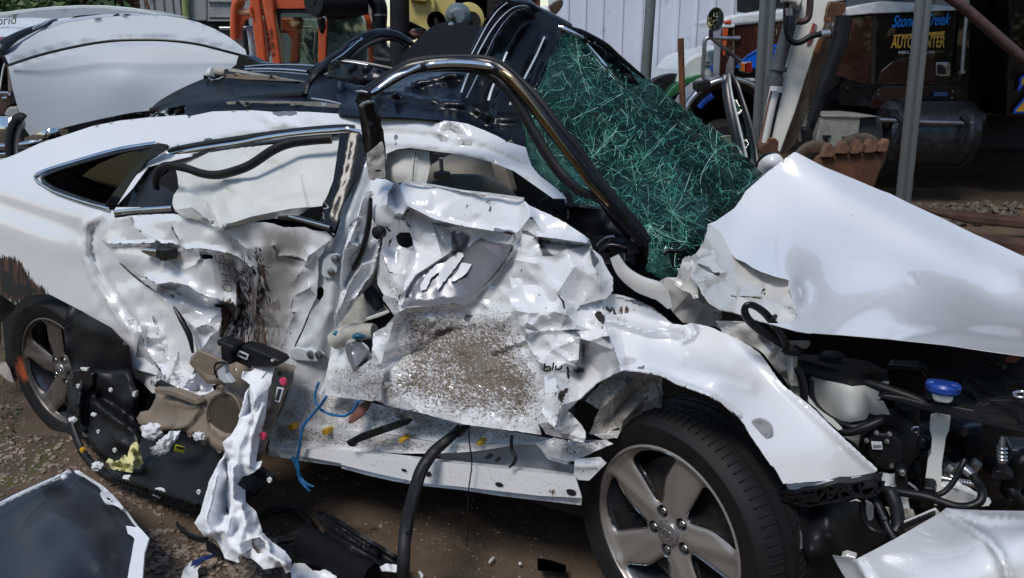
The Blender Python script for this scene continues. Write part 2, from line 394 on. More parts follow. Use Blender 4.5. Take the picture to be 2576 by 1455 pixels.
def paint(name, base, grey=(.20, .20, .225), rough=.22, coat=1.0, edge_dirt=.25, wave=.0):
    s = N(name); A = s.attr
    n_big = s.noise(3.0, 3, .5); n_mid = s.noise(28, 6, .65, dist=.4); n_fine = s.noise(150, 5, .7); n_dirt = s.noise(1.0, 7, .8, dist=.8, stretch=(120, 120, 210))
    c = s.mix(n_big, tuple(q * .93 for q in base), tuple(min(1, q * 1.05) for q in base))
    # worn through to the primer / bare steel
    g = s.ramp(s.math('ADD', A('grey'), s.math('MULTIPLY', s.math('SUBTRACT', n_mid, .5), .6)), .47, .52)
    gc = s.mix(s.noise(10, 4, .6), tuple(q * .75 for q in grey), tuple(q * 1.35 for q in grey))
    c = s.mix(g, c, gc)
    # scattered chips along the folds
    chips = s.math('MULTIPLY', s.ramp(n_mid, .66, .68), s.ramp(s.math('ADD', A('chip'), s.math('MULTIPLY', s.math('SUBTRACT', n_big, .5), .5)), .3, .6)); c = s.mix(chips, c, (.10, .10, .11))
    # mud specks
    dd = s.math('ADD', A('dirt'), s.math('MULTIPLY', s.math('SUBTRACT', s.noise(9, 4, .6), .5), .35))
    dm = s.ramp(s.math('ADD', n_dirt, s.math('MULTIPLY', dd, .24)), .68, .74); dcol = s.mix(s.noise(40, 3), (.085, .062, .042), (.20, .155, .11)); c = s.mix(dm, c, dcol)
    film = s.math('MULTIPLY', s.ramp(s.math('ADD', A('film'), s.math('MULTIPLY', s.math('SUBTRACT', s.noise(16, 5, .7), .5), .9)), .3, 1.1), .8); c = s.mix(film, c, (.20, .175, .15))
    # streaked rubber / rust marks
    st = s.noise(1.0, 6, .7, stretch=(90, 90, 7), dist=.3)
    sm = s.ramp(s.math('ADD', st, s.math('MULTIPLY', A('soot'), .42)), .70, .76)
    scol = s.mix(s.ramp(s.noise(1.0, 3, .5, stretch=(60, 60, 4)), .42, .6), (.012, .010, .010), (.085, .035, .018)); c = s.mix(sm, c, scol)
    # solid dark marks
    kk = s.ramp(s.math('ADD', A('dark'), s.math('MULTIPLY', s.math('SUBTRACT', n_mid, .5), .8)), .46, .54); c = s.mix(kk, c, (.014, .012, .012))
    # fine scratches
    sc = s.ramp(s.noise(1.0, 2, .5, stretch=(400, 400, 22)), .72, .74); sc = s.math('MULTIPLY', sc, s.ramp(A('scratch'), .2, .8)); c = s.mix(sc, c, (.06, .055, .06))
    ug = s.math('MAXIMUM', s.math('MAXIMUM', dm, film), s.math('MAXIMUM', sm, kk))
    ro = s.mixf(ug, s.mixf(g, rough, .34), .75)
    h = s.math('ADD', s.math('MULTIPLY', g, -.35), s.math('ADD', s.math('MULTIPLY', dm, .5), s.math('MULTIPLY', n_fine, .05)))
    nb = s.bump(s.math('ADD', h, s.math('MULTIPLY', s.noise(14, 3, .5), A('wave'))), .35, .006)
    b = s.bsdf(base=c, rough=ro, metal=s.math('MULTIPLY', g, .35), coat=s.math('MULTIPLY', s.math('SUBTRACT', 1.0, s.math('MAXIMUM', ug, g)), coat), normal=nb, crough=.05); b.inputs['Coat IOR'].default_value = 1.65
    MATS[name] = s.m; return s.m
WHITE = paint('white_paint', (.76, .765, .78))
CREAM = paint('inner_white_paint', (.60, .585, .55), rough=.3)
SHUT = pm('shut_face_white', (.66, .68, .70), .3, coat=.6, dirt=.12)
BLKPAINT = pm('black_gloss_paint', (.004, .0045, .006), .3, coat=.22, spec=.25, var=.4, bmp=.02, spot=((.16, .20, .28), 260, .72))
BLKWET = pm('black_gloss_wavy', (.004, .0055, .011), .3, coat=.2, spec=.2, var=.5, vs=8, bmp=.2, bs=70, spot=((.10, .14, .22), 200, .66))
ROOFDK = pm('black_roof_in_gloom', (.003, .0035, .005), .4, coat=.06, spec=.12, var=.4, vs=5, bmp=.05)
BLKTRIM = pm('black_trim', (.010, .010, .012), .3, var=.3)
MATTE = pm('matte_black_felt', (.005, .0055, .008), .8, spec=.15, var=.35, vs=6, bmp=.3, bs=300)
RUBBER = pm('rubber', (.008, .008, .009), .5, spec=.3, var=.3, bmp=.15, bs=200, dirt=.12, dcol=(.05, .042, .035))
BLKPLASTIC = pm('black_plastic', (.008, .0085, .010), .45, spec=.3, var=.35, vs=9, bmp=.12, dirt=.15, dcol=(.05, .045, .04))
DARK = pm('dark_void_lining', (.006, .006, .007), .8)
CHROME = pm('chrome', (.62, .62, .64), .09, 1.0, var=.08, bmp=.04)
STEEL = pm('steel', (.34, .34, .35), .33, .9, var=.2, dirt=.2)
ALU = pm('aluminium', (.5, .5, .51), .3, .9, var=.2)
TAN = pm('tan_plastic', (.205, .160, .120), .52, var=.12, vs=20, bmp=.2, bs=140, dirt=.15)
TANDK = pm('tan_ribbed_plastic', (.15, .118, .088), .6, var=.1)
BEIGE = pm('beige_leather', (.34, .315, .27), .55, var=.12, bmp=.3, bs=180)
SEAT = pm('grey_beige_seat', (.30, .28, .25), .6, var=.2, bmp=.3, bs=200)
CLOTH = pm('white_nonwoven_cloth', (.80, .81, .84), .9, var=.04, vs=30, bmp=.35, bs=90, spec=.1, spot=((.25, .2, .15), 45, .74))
AIRBAG = pm('airbag_nylon', (.60, .605, .57), .55, var=.07, vs=7, bmp=.5, bs=25, spot=((.35, .34, .3), 90, .75))
FOAM = pm('white_fibre_foam', (.72, .73, .75), .95, var=.1, bmp=.8, bs=120)
YFOAM = pm('yellow_foam', (.66, .62, .30), .9, var=.12, vs=25, bmp=.4)
NATPLAS = pm('natural_white_plastic', (.70, .71, .68), .38, var=.06, dirt=.06)
NATDK = pm('cream_plastic', (.42, .41, .36), .45, var=.1, dirt=.12)
BLUECAP = pm('blue_plastic', (.01, .05, .27), .35, var=.15)
YELLOW = pm('yellow_clip', (.62, .35, .02), .45, var=.15)
YLABEL = pm('yellow_label', (.62, .58, .02), .5, var=.05)
LABEL = pm('white_label', (.62, .66, .72), .45, var=.04)
INK = pm('ink', (.02, .02, .025), .6)
PINK = pm('pink_dot', (.60, .04, .12), .5, var=.1)
TWINE = pm('blue_twine', (.01, .12, .30), .7, var=.3, vs=80)
TWINEDK = pm('blue_clip', (.0, .10, .17), .5, var=.3)
HOSEBLK = pm('hose_rubber', (.006, .0065, .008), .42, spec=.35, var=.3)
REDRUST = pm('red_rust_strap', (.16, .07, .05), .7, var=.3)
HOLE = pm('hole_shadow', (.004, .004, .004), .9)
BRKT = pm('grey_painted_bracket', (.50, .53, .56), .35, coat=.3, var=.1, dirt=.08)
RIMFACE = pm('alloy_face', (.34, .31, .29), .36, .55, coat=.35, var=.03, vs=4, bmp=0)
RIMREAR = pm('darker_rear_alloy', (.13, .115, .105), .4, .5, var=.25, vs=8, dirt=.3)  # darker copy of the front alloy, with a dirt film
RIMDK = pm('alloy_dark_pocket', (.05, .055, .068), .25, .3, coat=.6, var=.25)
DISC = pm('brake_disc', (.09, .085, .08), .45, .7, var=.4)

def orange_smear():
    s = N('tyre_rubber_marked'); A = s.attr('mark'); n = s.noise(40, 5, .7)
    f = s.math('MULTIPLY', s.ramp(s.math('ADD', A, s.math('MULTIPLY', s.math('SUBTRACT', n, .5), .8)), .4, .9), .8)
    s.bsdf(base=s.mix(f, (.009, .009, .010), (.45, .09, .03)), rough=.65, spec=.3, normal=s.bump(s.noise(200), .15, .002)); return s.m
TYRE = orange_smear()
def glass(name, tint, alpha=.25, rough=.03, gc=.8):
    s = N(name); tr = s.n('ShaderNodeBsdfTransparent'); tr.inputs[0].default_value = tint + (1,)
    gl = s.n('ShaderNodeBsdfGlossy'); gl.inputs['Roughness'].default_value = rough; gl.inputs[0].default_value = (gc, gc * 1.05, gc * 1.05, 1)
    fr = s.n('ShaderNodeFresnel'); fr.inputs[0].default_value = 1.5
    mx = s.n('ShaderNodeMixShader'); s.l(s.math('MULTIPLY', s.math('ADD', fr.outputs[0], alpha), 1.0, clamp=True), mx.inputs[0]); s.l(tr.outputs[0], mx.inputs[1]); s.l(gl.outputs[0], mx.inputs[2]); s.l(mx.outputs[0], s.o.inputs[0]); return s.m
GLASSDK = glass('dark_tinted_glass', (.10, .12, .11), .03, gc=.35)
GLASSGR = glass('green_tinted_glass', (.45, .6, .52), .03, gc=.35)
GLASSCL = glass('dusty_cab_glass', (.55, .62, .58), .05)
def shattered():
    s = N('shattered_laminated_glass')
    base = s.tc.outputs['Object']
    wv = s.noise(3.2, 3, .6, col=True); add = s.n('ShaderNodeVectorMath', operation='MULTIPLY_ADD'); s.l(wv, add.inputs[0]); add.inputs[1].default_value = (.14, .14, .14); s.l(base, add.inputs[2]); v0 = add.outputs[0]
    def lines(scale, wd, vec):
        x = s.n('ShaderNodeTexVoronoi', feature='DISTANCE_TO_EDGE'); x.inputs['Scale'].default_value = scale; s.l(vec, x.inputs['Vector'])
        return s.math('SUBTRACT', 1.0, s.ramp(x.outputs['Distance'], wd * .25, wd))
    a = lines(11, .020, v0)
    b = lines(1.0, .030, s.mapping((26, 26, 6), v0, (.3, .5, .2)))
    c = lines(1.0, .032, s.mapping((8, 8, 34), v0, (-.5, .35, -.4)))
    e = lines(1.0, .05, s.mapping((60, 60, 30), v0, (.9, -.4, .7)))
    g = lines(95, .09, v0)
    dens = s.ramp(s.noise(5.5, 3, .6), .34, .62)
    L = s.math('MAXIMUM', s.math('MAXIMUM', s.math('MULTIPLY', a, .9), s.math('MULTIPLY', b, .85)), s.math('MULTIPLY', s.math('MAXIMUM', c, s.math('MULTIPLY', e, .6)), s.ramp(s.noise(4, 2, .5, dist=.5), .38, .6)))
    fine = s.math('MULTIPLY', g, s.math('ADD', s.attr('fine'), s.math('MULTIPLY', dens, .10), clamp=True))
    L = s.math('MAXIMUM', L, fine)
    br = s.ramp(s.noise(26, 3, .6), .40, .72)
    tone = s.mix(br, (.03, .16, .125), (.20, .50, .42)); tone = s.mix(s.ramp(s.noise(60, 2), .60, .72), tone, (.42, .62, .58))
    pb = s.n('ShaderNodeBsdfPrincipled'); s.l(tone, pb.inputs['Base Color']); pb.inputs['Roughness'].default_value = .3
    tr = s.n('ShaderNodeBsdfTransparent'); tr.inputs[0].default_value = (.42, .60, .48, 1)
    gl = s.n('ShaderNodeBsdfGlossy'); gl.inputs['Roughness'].default_value = .06; gl.inputs[0].default_value = (.35, .45, .43, 1)
    nb = s.bump(s.math('ADD', s.math('MULTIPLY', L, .6), s.noise(8, 3, .5)), .5, .01); s.l(nb, gl.inputs['Normal']); s.l(nb, pb.inputs['Normal'])
    fr = s.n('ShaderNodeFresnel'); fr.inputs[0].default_value = 1.5; s.l(nb, fr.inputs['Normal'])
    m1 = s.n('ShaderNodeMixShader'); s.l(s.math('ADD', fr.outputs[0], .02), m1.inputs[0]); s.l(tr.outputs[0], m1.inputs[1]); s.l(gl.outputs[0], m1.inputs[2])
    milk = s.math('MULTIPLY', s.math('ADD', s.attr('milk'), .015, clamp=True), s.mixf(s.noise(70, 4, .7), .3, 1.0))
    m2 = s.n('ShaderNodeMixShader'); s.l(s.math('MAXIMUM', s.math('MULTIPLY', L, .34), milk), m2.inputs[0]); s.l(m1.outputs[0], m2.inputs[1]); s.l(pb.outputs[0], m2.inputs[2]); s.l(m2.outputs[0], s.o.inputs[0]); return s.m
SHATTER = shattered()
CRACKA = pm('crack_teal', (.09, .36, .29), .35, var=.4, vs=20)
CRACKB = pm('crack_pale', (.40, .66, .60), .3, var=.3, vs=20)
def ground_mat():
    s = N('packed_dirt_ground'); n1 = s.noise(1.3, 5, .6); n2 = s.noise(14, 8, .7); n3 = s.noise(120, 4, .7)
    c = s.mix(s.ramp(n1, .35, .65), (.070, .050, .036), (.14, .094, .062)); c = s.mix(s.ramp(n2, .45, .75), c, (.14, .095, .063))
    c = s.mix(s.ramp(n3, .60, .74), c, (.15, .125, .105)); c = s.mix(s.ramp(s.noise(5, 5, .7), .58, .72), c, (.022, .018, .016))
    gr = s.math('MULTIPLY', s.ramp(s.noise(3.5, 4, .7), .5, .66), s.attr('grass')); c = s.mix(gr, c, (.07, .085, .02))
    s.bsdf(base=c, rough=s.mixf(n2, .75, .98), normal=s.bump(s.math('ADD', n2, s.math('MULTIPLY', n3, .6)), .55, .012), spec=.25); return s.m
GROUND = ground_mat()
STONE = pm('pebble_stone', (.21, .165, .13), .85, var=.5, vs=7, bmp=.4, bs=90)
def streaky(name, base, stain, sx=8, sz=.6, thr=.5, rough=.5, spots=None, coat=0.0, metal=0.0, amount=.8):
    s = N(name); a = s.noise(1.0, 6, .65, stretch=(sx, sx, sz)); b = s.noise(6, 6, .7, dist=.5); c = s.mix(s.noise(2, 4), tuple(q * .88 for q in base), base)
    f = s.math('MULTIPLY', s.ramp(s.math('ADD', s.math('MULTIPLY', a, .6), s.math('MULTIPLY', b, .4)), thr, thr + .14), amount); c = s.mix(f, c, stain)
    if spots: c = s.mix(s.ramp(s.noise(spots[1], 3, .7), spots[2], spots[2] + .03), c, spots[0])
    s.bsdf(base=c, rough=s.mixf(f, rough, .8), coat=coat, metal=metal, normal=s.bump(s.noise(60, 4), .08, .003)); MATS[name] = s.m; return s.m
TRAILER = streaky('trailer_white_panel', (.66, .70, .80), (.20, .21, .26), 5, .5, .56, .4, ((.08, .08, .1), 26, .72))
CONTAINER = streaky('grey_weathered_steel', (.25, .255, .26), (.10, .10, .10), 4, .7, .5, .6)
ORANGE = streaky('orange_machine_paint', (.52, .085, .022), (.20, .035, .015), 9, 1.5, .55, .4, ((.05, .03, .02), 30, .74), coat=.3)
YELPAINT = streaky('pale_yellow_paint', (.56, .44, .14), (.20, .14, .06), 6, 1.2, .58, .45, ((.06, .05, .04), 22, .70))
ARMWHITE = streaky('dirty_white_arm_paint', (.82, .80, .72), (.17, .10, .05), 7, 1.3, .60, .5, ((.06, .045, .03), 55, .68))
RUST = streaky('rusty_steel', (.17, .062, .024), (.055, .024, .014), 5, 2, .42, .85, ((.34, .17, .06), 12, .66))
RUSTPAINT = streaky('rust_eaten_beige_paint', (.28, .22, .14), (.11, .040, .015), 4, 2, .40, .8, ((.03, .018, .012), 15, .60))
GALV = streaky('galvanised_steel', (.21, .225, .225), (.10, .105, .11), 12, 1.0, .50, .42, metal=.6)
BROWNGLOSS = streaky('brown_gloss_cab', (.022, .010, .008), (.006, .005, .006), 2, 1, .45, .10, coat=1.0)
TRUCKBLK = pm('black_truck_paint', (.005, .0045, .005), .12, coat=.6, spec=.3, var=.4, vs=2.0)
TRUCKBRN = pm('painted_brown_reflection', (.034, .012, .009), .14, coat=.6, var=.5, vs=2.0)  # brown reflections on the black truck, put into the colour
BLUESTR = pm('blue_stripe', (.0, .10, .62), .25, coat=.8, var=.08)
BLUETXT = pm('blue_lettering', (.0, .22, .72), .4, var=.05)
GOLDTXT = pm('gold_lettering', (.62, .33, .04), .4, var=.1)
WHTTXT = pm('white_lettering', (.6, .6, .62), .4, var=.05)
GREEN = pm('green_truck_paint', (.035, .16, .06), .25, coat=.7, var=.2)
SKYWHITE = pm('white_truck_paint', (.66, .70, .70), .3, coat=.5, var=.05)
AMBER = pm('amber_lens', (.55, .12, .01), .2, coat=.6, var=.2)
REDLENS = pm('red_lens', (.16, .008, .008), .2, coat=.6, var=.2)
TREAD = pm('diamond_plate', (.36, .35, .31), .45, .5, var=.15, bmp=.5, bs=30)
WOOD = pm('old_timber_beam', (.075, .036, .024), .8, var=.4, vs=4, bmp=.3)
BARK = pm('bark', (.06, .045, .03), .9, var=.4)
LEAF = pm('leaf_green', (.055, .10, .022), .55, var=.5, vs=1.5)
LEAFRED = pm('leaf_dry_pink', (.20, .09, .06), .6, var=.4, vs=3)
SHEDMAT = pm('shed_sheet_dark', (.03, .028, .028), .8, var=.3, vs=1)
MIRROR = pm('mirror_glass', (.5, .52, .52), .03, 1.0, var=.02, bmp=0)
ENGGREEN = streaky('old_green_engine_paint', (.45, .55, .46), (.06, .07, .05), 3, 3, .46, .6, ((.04, .03, .02), 10, .62))
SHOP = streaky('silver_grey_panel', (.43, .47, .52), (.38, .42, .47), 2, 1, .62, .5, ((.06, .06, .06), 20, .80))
# ------------------------------------------------------------------ ground, stones
def gz(x, y):
    k = max(0., 1 - max(0, math.hypot(x, y - 2.5) - 3) / 6)
    return k * (.030 * noise.noise(Vector((x * 1.3, y * 1.3, 0))) + .014 * noise.noise(Vector((x * 5, y * 5, 3))) + .006 * noise.noise(Vector((x * 17, y * 17, 5)))) - .012 * k - .01
xs = sorted(set([-400, -150, -70, -40, -25, -15, -10, -7, -5] + [round(-4 + i * .035, 3) for i in range(186)] + [2.6, 3, 4, 6, 9, 14, 22, 40, 80, 160, 400]))
ys = sorted(set([-300, -100, -40, -15, -6, -3, -1, 0] + [round(.6 + i * .035, 3) for i in range(100)] + [4.2, 4.4, 4.7, 5, 5.5, 6, 7, 8, 10, 12, 15, 20, 30, 50, 100, 250, 700]))
vs = [(x, y, gz(x, y)) for y in ys for x in xs]; nx = len(xs)
fs = [(j * nx + i, j * nx + i + 1, (j + 1) * nx + i + 1, (j + 1) * nx + i) for j in range(len(ys) - 1) for i in range(nx - 1)]
me = bpy.data.meshes.new('ground'); me.from_pydata(vs, [], fs)
at = me.attributes.new('grass', 'FLOAT', 'POINT'); at.data.foreach_set('value', [1.0 if (y > 5 or x < -1.75) and math.hypot(x, y) > 2.6 and not (x > -1 and y < 16) else 0.0 for x, y, z in vs])
gr = link('ground', me, GROUND, None, True, (0, 0, 0)); tag(gr, kind='structure')
sm_b = MB(); rs = random.Random(5)
def stones(n, u0, u1, v0, v1, r0, r1, mb):
    for i in range(n):
        u, v = rs.uniform(u0, u1), rs.uniform(v0, v1); p = G(u, v); r = r0 + (r1 - r0) * rs.random() ** 2.5
        p.z = gz(p.x, p.y) + r * .25; mb.blob(p, r, 1, .35, rs.random() * 50, (1, rs.uniform(.6, 1), rs.uniform(.45, .7)), 1.2)
stones(750, 360, 720, 1330, 1460, .003, .014, sm_b); stones(900, -20, 460, 1080, 1280, .003, .013, sm_b); stones(260, -60, 60, 1000, 1200, .003, .012, sm_b)
stones(700, 640, 1450, 1180, 1460, .0015, .006, sm_b); stones(120, 380, 700, 1270, 1400, .003, .009, sm_b); stones(90, 250, 520, 1200, 1300, .003, .010, sm_b)
gv = sm_b.build('gravel', STONE, None, origin=(0, 0, 0), fix=False); tag(gv, kind='stuff')
gb = MB()
for i in range(900):
    u, v = rs.uniform(-80, 45), rs.uniform(800, 1110); p = G(u, v); 
    if rs.random() > .5 + .5 * noise.noise(p * 3): continue
    h = rs.uniform(.01, .035); a = rs.random() * 6.28; w_ = Vector((math.cos(a), math.sin(a), 0)) * .0025; p.z = gz(p.x, p.y); tip = p + Vector((rs.uniform(-.012, .012), rs.uniform(-.012, .012), h)); gb.add([p - w_, p + w_, tip], [(0, 1, 2)])
tag(gb.build('grass', LEAF, None, origin=(0, 0, 0), fix=False), kind='stuff')
# ------------------------------------------------------------------ the yard behind
def sb(name, mat, parent, pts, Y, th, bv=.01, rnd_=0):
    if rnd_: pts = smoothline(pts, rnd_, True)
    dd = Y if isinstance(Y, (list, tuple)) else [Y] * len(pts)
    m = MB(); m.prism([B(p[0], p[1], dd[i]) for i, p in enumerate(pts)], (0, th, 0)); o = m.build(name, mat, parent, smooth=False)
    if bv: bevel(o, bv, 2)
    return o
def tb(name, mat, parent, pts, Y, r, flat=1.0, sm=4, seg=14):
    dd = Y if isinstance(Y, (list, tuple)) else [Y] * len(pts)
    m = MB(); m.tube([B(p[0], p[1], dd[i]) for i, p in enumerate(pts)], r, seg, sm, flat); return m.build(name, mat, parent)
def wbox(name, mat, parent, lo, hi, bv=.01):
    m = MB(); lo = Vector(lo); hi = Vector(hi); m.box((lo + hi) / 2, *(hi - lo)); o = m.build(name, mat, parent, smooth=False)
    if bv: bevel(o, bv, 2)
    return o
# -- white ribbed box trailer
YT = 11.5; a = B(1395, 205, YT); b = B(1905, 205, YT)
TRL = thing('box_trailer', 'white ribbed box trailer standing behind the windscreen and the trucks', 'trailer', ((a.x + b.x) / 2 + 1, YT + 1.2, 0))
ztop = 4.0; x0, x1 = a.x, b.x + 3.0
wbox('side_wall', TRAILER, TRL, (x0, YT, a.z), (x1, YT + 2.4, ztop), .01)
k = 0; x = x0 + .02
for u in (1425, 1470, 1512, 1562, 1610, 1652, 1700, 1748, 1790, 1838, 1885):
    p = B(u, 100, YT); w_ = .035 if k % 2 else .05; wbox('rib', TRAILER, TRL, (p.x - w_ / 2, YT - .025, a.z + .02), (p.x + w_ / 2, YT + .002, ztop), .008); k += 1
wbox('bottom_rail', BLKTRIM, TRL, (x0, YT - .02, a.z - .10), (x1, YT + 2.4, a.z - .002), .01)
wbox('chassis', DARK, TRL, (x0 + .5, YT + .3, .55), (x1, YT + 2.0, a.z - .12), 0)
m = MB(); m.lathe([(.5, 0), (.5, .3)], (x1 - 1, YT + .4, .5), (0, 1, 0), 32); m.build('wheel', TYRE, TRL)
# -- grey weathered container at left
YC = 13.0
GC = thing('grey_container', 'grey weathered steel container behind the orange machine, left', 'container', (B(490, 80, YC).x, YC + 1.2, 0))
xa, xb = B(357, 60, YC).x, B(640, 60, YC).x
wbox('body', CONTAINER, GC, (xa, YC, .2), (xb + 1.5, YC + 2.4, 3.2), .02)
for u in (362, 385, 410, 433, 452): p = B(u, 30, YC); wbox('corrugation', CONTAINER, GC, (p.x - .035, YC - .03, .3), (p.x + .035, YC + .002, 3.2), .012)
tb('yellow_green_pipe', pm('yellow_green_paint', (.24, .27, .10), .6, var=.3), GC, D('466 -40 467 20 468 70 466 120'), YC - .15, .05)
sb('door_panel', CONTAINER, GC, T('00', '1395 -100 1560 -100 1560 160 1395 160'), YC - .08, .06, .02)
sb('door_panel', CONTAINER, GC, T('00', '1565 -100 1745 -100 1745 160 1565 160'), YC - .06, .04, .01)
for y in (5, 120, 150): sb('cross_rail', CONTAINER, GC, T('00', f'1565 {y} 1750 {y} 1750 {y + 14} 1565 {y + 14}'), YC - .11, .04, .01)
sb('lower_void', DARK, GC, T('00', '1100 165 1760 165 1760 400 1100 400'), YC - .02, .01, 0)
def txt(name, s, mat, parent, p0, size, xdir=Vector((1, 0, 0)), zdir=Vector((0, 0, 1)), shear=0.0, off=0.0, sx=1.0, ext=.002, space=1.0):
    c = bpy.data.curves.new(name, 'FONT'); c.body = s; c.size = size; c.shear = shear; c.offset = off; c.extrude = ext; c.space_character = space
    o = bpy.data.objects.new(name, c); COL.objects.link(o); bpy.context.view_layer.update()
    me = bpy.data.meshes.new_from_object(o.evaluated_get(bpy.context.evaluated_depsgraph_get())); bpy.data.objects.remove(o)
    yd = xdir.cross(zdir); p0 = Vector(p0)
    for v in me.vertices: q = v.co.copy(); v.co = p0 + xdir * q.x * sx + zdir * q.y - yd * q.z
    return link(name, me, mat, parent, False)
txt('stencil_mark', '31', pm('faded_white_stencil', (.34, .35, .36), .7), GC, B(529, 24, YC - .062), .17)
rd_ = MB(); rd_.tube([B(*T('00', '1095 -10')[0], 12.5), B(*T('00', '1130 85')[0], 12.5)], .02, 8, 1); tag(rd_.build('rusty_rod', RUST, None), 'thin rusty rod leaning in front of the grey container', 'rod')
# -- orange machine with cab
OM = thing('orange_machine', 'orange excavator cab with glazed door, black air cleaner and rusty guard posts', 'excavator', (B(780, 150, 7.5).x, 8.3, 0))
Y0 = 7.5
sb('guard_post', ORANGE, OM, T('00', '1745 -60 1800 -60 1830 0 1800 90 1800 200 1805 300 1740 300 1738 180 1740 60'), Y0, .12, .02)
tb('guard_hoop', ORANGE, OM, T('00', '1765 300 1762 180 1768 60 1800 0 1860 -20'), Y0 - .02, .03)
sb('guard_plate', ORANGE, OM, T('00', '1800 80 1890 80 1890 105 1995 105 1995 130 1890 130 1850 150 1815 230 1800 320'), Y0 + .02, .05, .008)
tb('guard_bar', pm('peach_worn_bar', (.55, .28, .16), .5), OM, T('00', '1800 92 1900 93 2010 94'), Y0 + .03, .028)
sb('guard_post', ORANGE, OM, T('00', '1870 -60 1960 -60 1965 60 1985 200 2010 480 1940 480 1905 200 1885 60'), Y0 - .05, .12, .02)
sb('guard_post', ORANGE, OM, T('00', '1960 -60 2050 -60 2075 150 2120 490 2055 490 2020 250'), Y0 - .10, .14, .02)
sb('guard_post', ORANGE, OM, T('00', '1990 100 2030 100 2050 300 2015 480 1985 480 2000 300'), Y0 + .10, .05, .01)
sb('hook', ORANGE, OM, T('00', '1872 45 1895 50 1900 95 1912 130 1895 135 1878 90'), Y0 - .08, .05, .01)
sb('cab_roof_beam', ORANGE, OM, T('00', '2040 -60 2575 -60 2575 30 2350 48 2350 68 2070 70'), Y0 - .03, .6, .03)
sb('window_frame', BLKTRIM, OM, T('00', '2075 70 2360 70 2360 100 2110 100 2115 480 2150 500 2120 500 2090 300'), Y0 + .0, .06, .01)
sb('cab_window', GLASSCL, OM, T('00', '2100 95 2400 95 2430 500 2140 500'), Y0 + .04, .01, 0)
sb('cab_post', ORANGE, OM, T('00', '2110 130 2280 130 2260 300 2250 480 2180 480 2200 300 2150 240 2110 260'), Y0 + .5, .1, .03)
sb('cab_post', ORANGE, OM, T('00', '2400 150 2470 150 2455 490 2400 490'), Y0 - .02, .08, .01)
sb('engine_wall', ENGGREEN, OM, T('00', '2250 140 2420 140 2420 500 2250 500'), Y0 + .9, .1, .02)
for q in ((2355, 340), (2350, 425), (2300, 320), (2380, 260)):
    a = T('00', f'{q[0]} {q[1]}')[0]; m = MB(); m.lathe([(.045, .02), (.045, -.01)], B(a[0], a[1], Y0 + .88), (0, 1, 0), 18); m.build('engine_hole', HOLE, OM)
for q, r_ in (('2260 210 2330 205 2370 220 2380 300 2370 400 2390 500', .012), ('2255 330 2300 340 2330 420 2370 480', .014), ('2280 150 2300 240 2290 330 2310 400', .008)): tb('engine_pipe', pm('pale_pipe', (.42, .42, .34), .5, var=.3), OM, T('00', q), Y0 + .82, r_)
sb('side_window', GLASSCL, OM, T('00', '2465 130 2575 100') + T('10', '150 120 190 200 200 330 190 460 -60 490') + T('00', '2470 490'), Y0 + .02, .01, 0)
sb('cab_back_panel', ENGGREEN, OM, T('00', '2460 100 2700 60') + T('10', '200 100 210 490') + T('00', '2460 500'), Y0 + .5, .1, .02)
sb('cab_side_post', ORANGE, OM, T('10', '150 80 200 60 235 200 240 400 250 500 205 500 200 300 180 160'), Y0 - .01, .08, .01)
sb('cab_side_post', ORANGE, OM, T('10', '225 60 245 60 262 300 285 500 262 500 245 350'), Y0 - .02, .05, .008)
m = MB(); m.tube([B(797, -2, Y0 - .5), B(815, 0, Y0 - .5), B(925, -4, Y0 - .45)], [.12, .13, .13], 32, 1); m.build('air_cleaner', BLKPLASTIC, OM)
m = MB(); m.tube([B(788, 6, Y0 - .6), B(800, 6, Y0 - .55)], [.10, .12], 32, 1); m.build('air_cleaner_cap', BLKPLASTIC, OM)
sb('cleaner_bracket', BLKPLASTIC, OM, T('00', '2385 130 2440 130 2445 200 2425 265 2405 230'), Y0 - .4, .1, .02)
sb('cleaner_bracket', BLKPLASTIC, OM, T('00', '2440 60 2575 60') + T('10', '160 60 140 100 60 130 0 145') + T('00', '2450 140'), Y0 - .35, .3, .04)
tb('intake_elbow', HOSEBLK, OM, T('10', '215 -60 270 20 290 80 288 200 290 330 310 400 370 450'), Y0 - .4, [.06, .07, .065, .062, .062, .08, .09])
tb('elbow_clamp', STEEL, OM, T('10', '288 108 288 122'), Y0 - .4, .068)
tb('exhaust_stack', BLKPLASTIC, OM, T('10', '441 -80 441 100 441 300 441 640'), Y0 - .6, .080, seg=32, sm=1)
txt('cab_stencil', 'TUFA', RUST, OM, B(*T('00', '1990 215')[0], Y0 - .11), .10, Vector((0.05, 0, -1)), Vector((1, 0, .05)))
sb('rear_clutter', pm('greasy_engine_clutter', (.05, .05, .045), .6, var=.9, vs=14, bmp=1.0, bs=30, spot=((.35, .36, .34), 9, .62)), OM, T('00', '1800 190 1990 190 2010 500 1700 500'), Y0 + .7, .1, .02)
tb('clutter_pipe', BLKTRIM, OM, T('00', '1845 150 1860 300 1870 500'), Y0 + .3, .04)
tb('clutter_pipe', SHUT, OM, T('00', '1885 230 1900 320 1915 500'), Y0 + .25, .03)
tb('clutter_pipe', STEEL, OM, T('00', '1660 215 1740 215 1850 212 1950 212'), Y0 + .2, .018)
sb('clutter_box', CONTAINER, OM, T('10', '320 200 370 200 370 260 320 260'), Y0 + .3, .2, .02)
sb('pale_fuel_can', NATPLAS, OM, T('10', '330 325 372 330 372 420 345 410 325 370'), Y0 + .1, .1, .03)
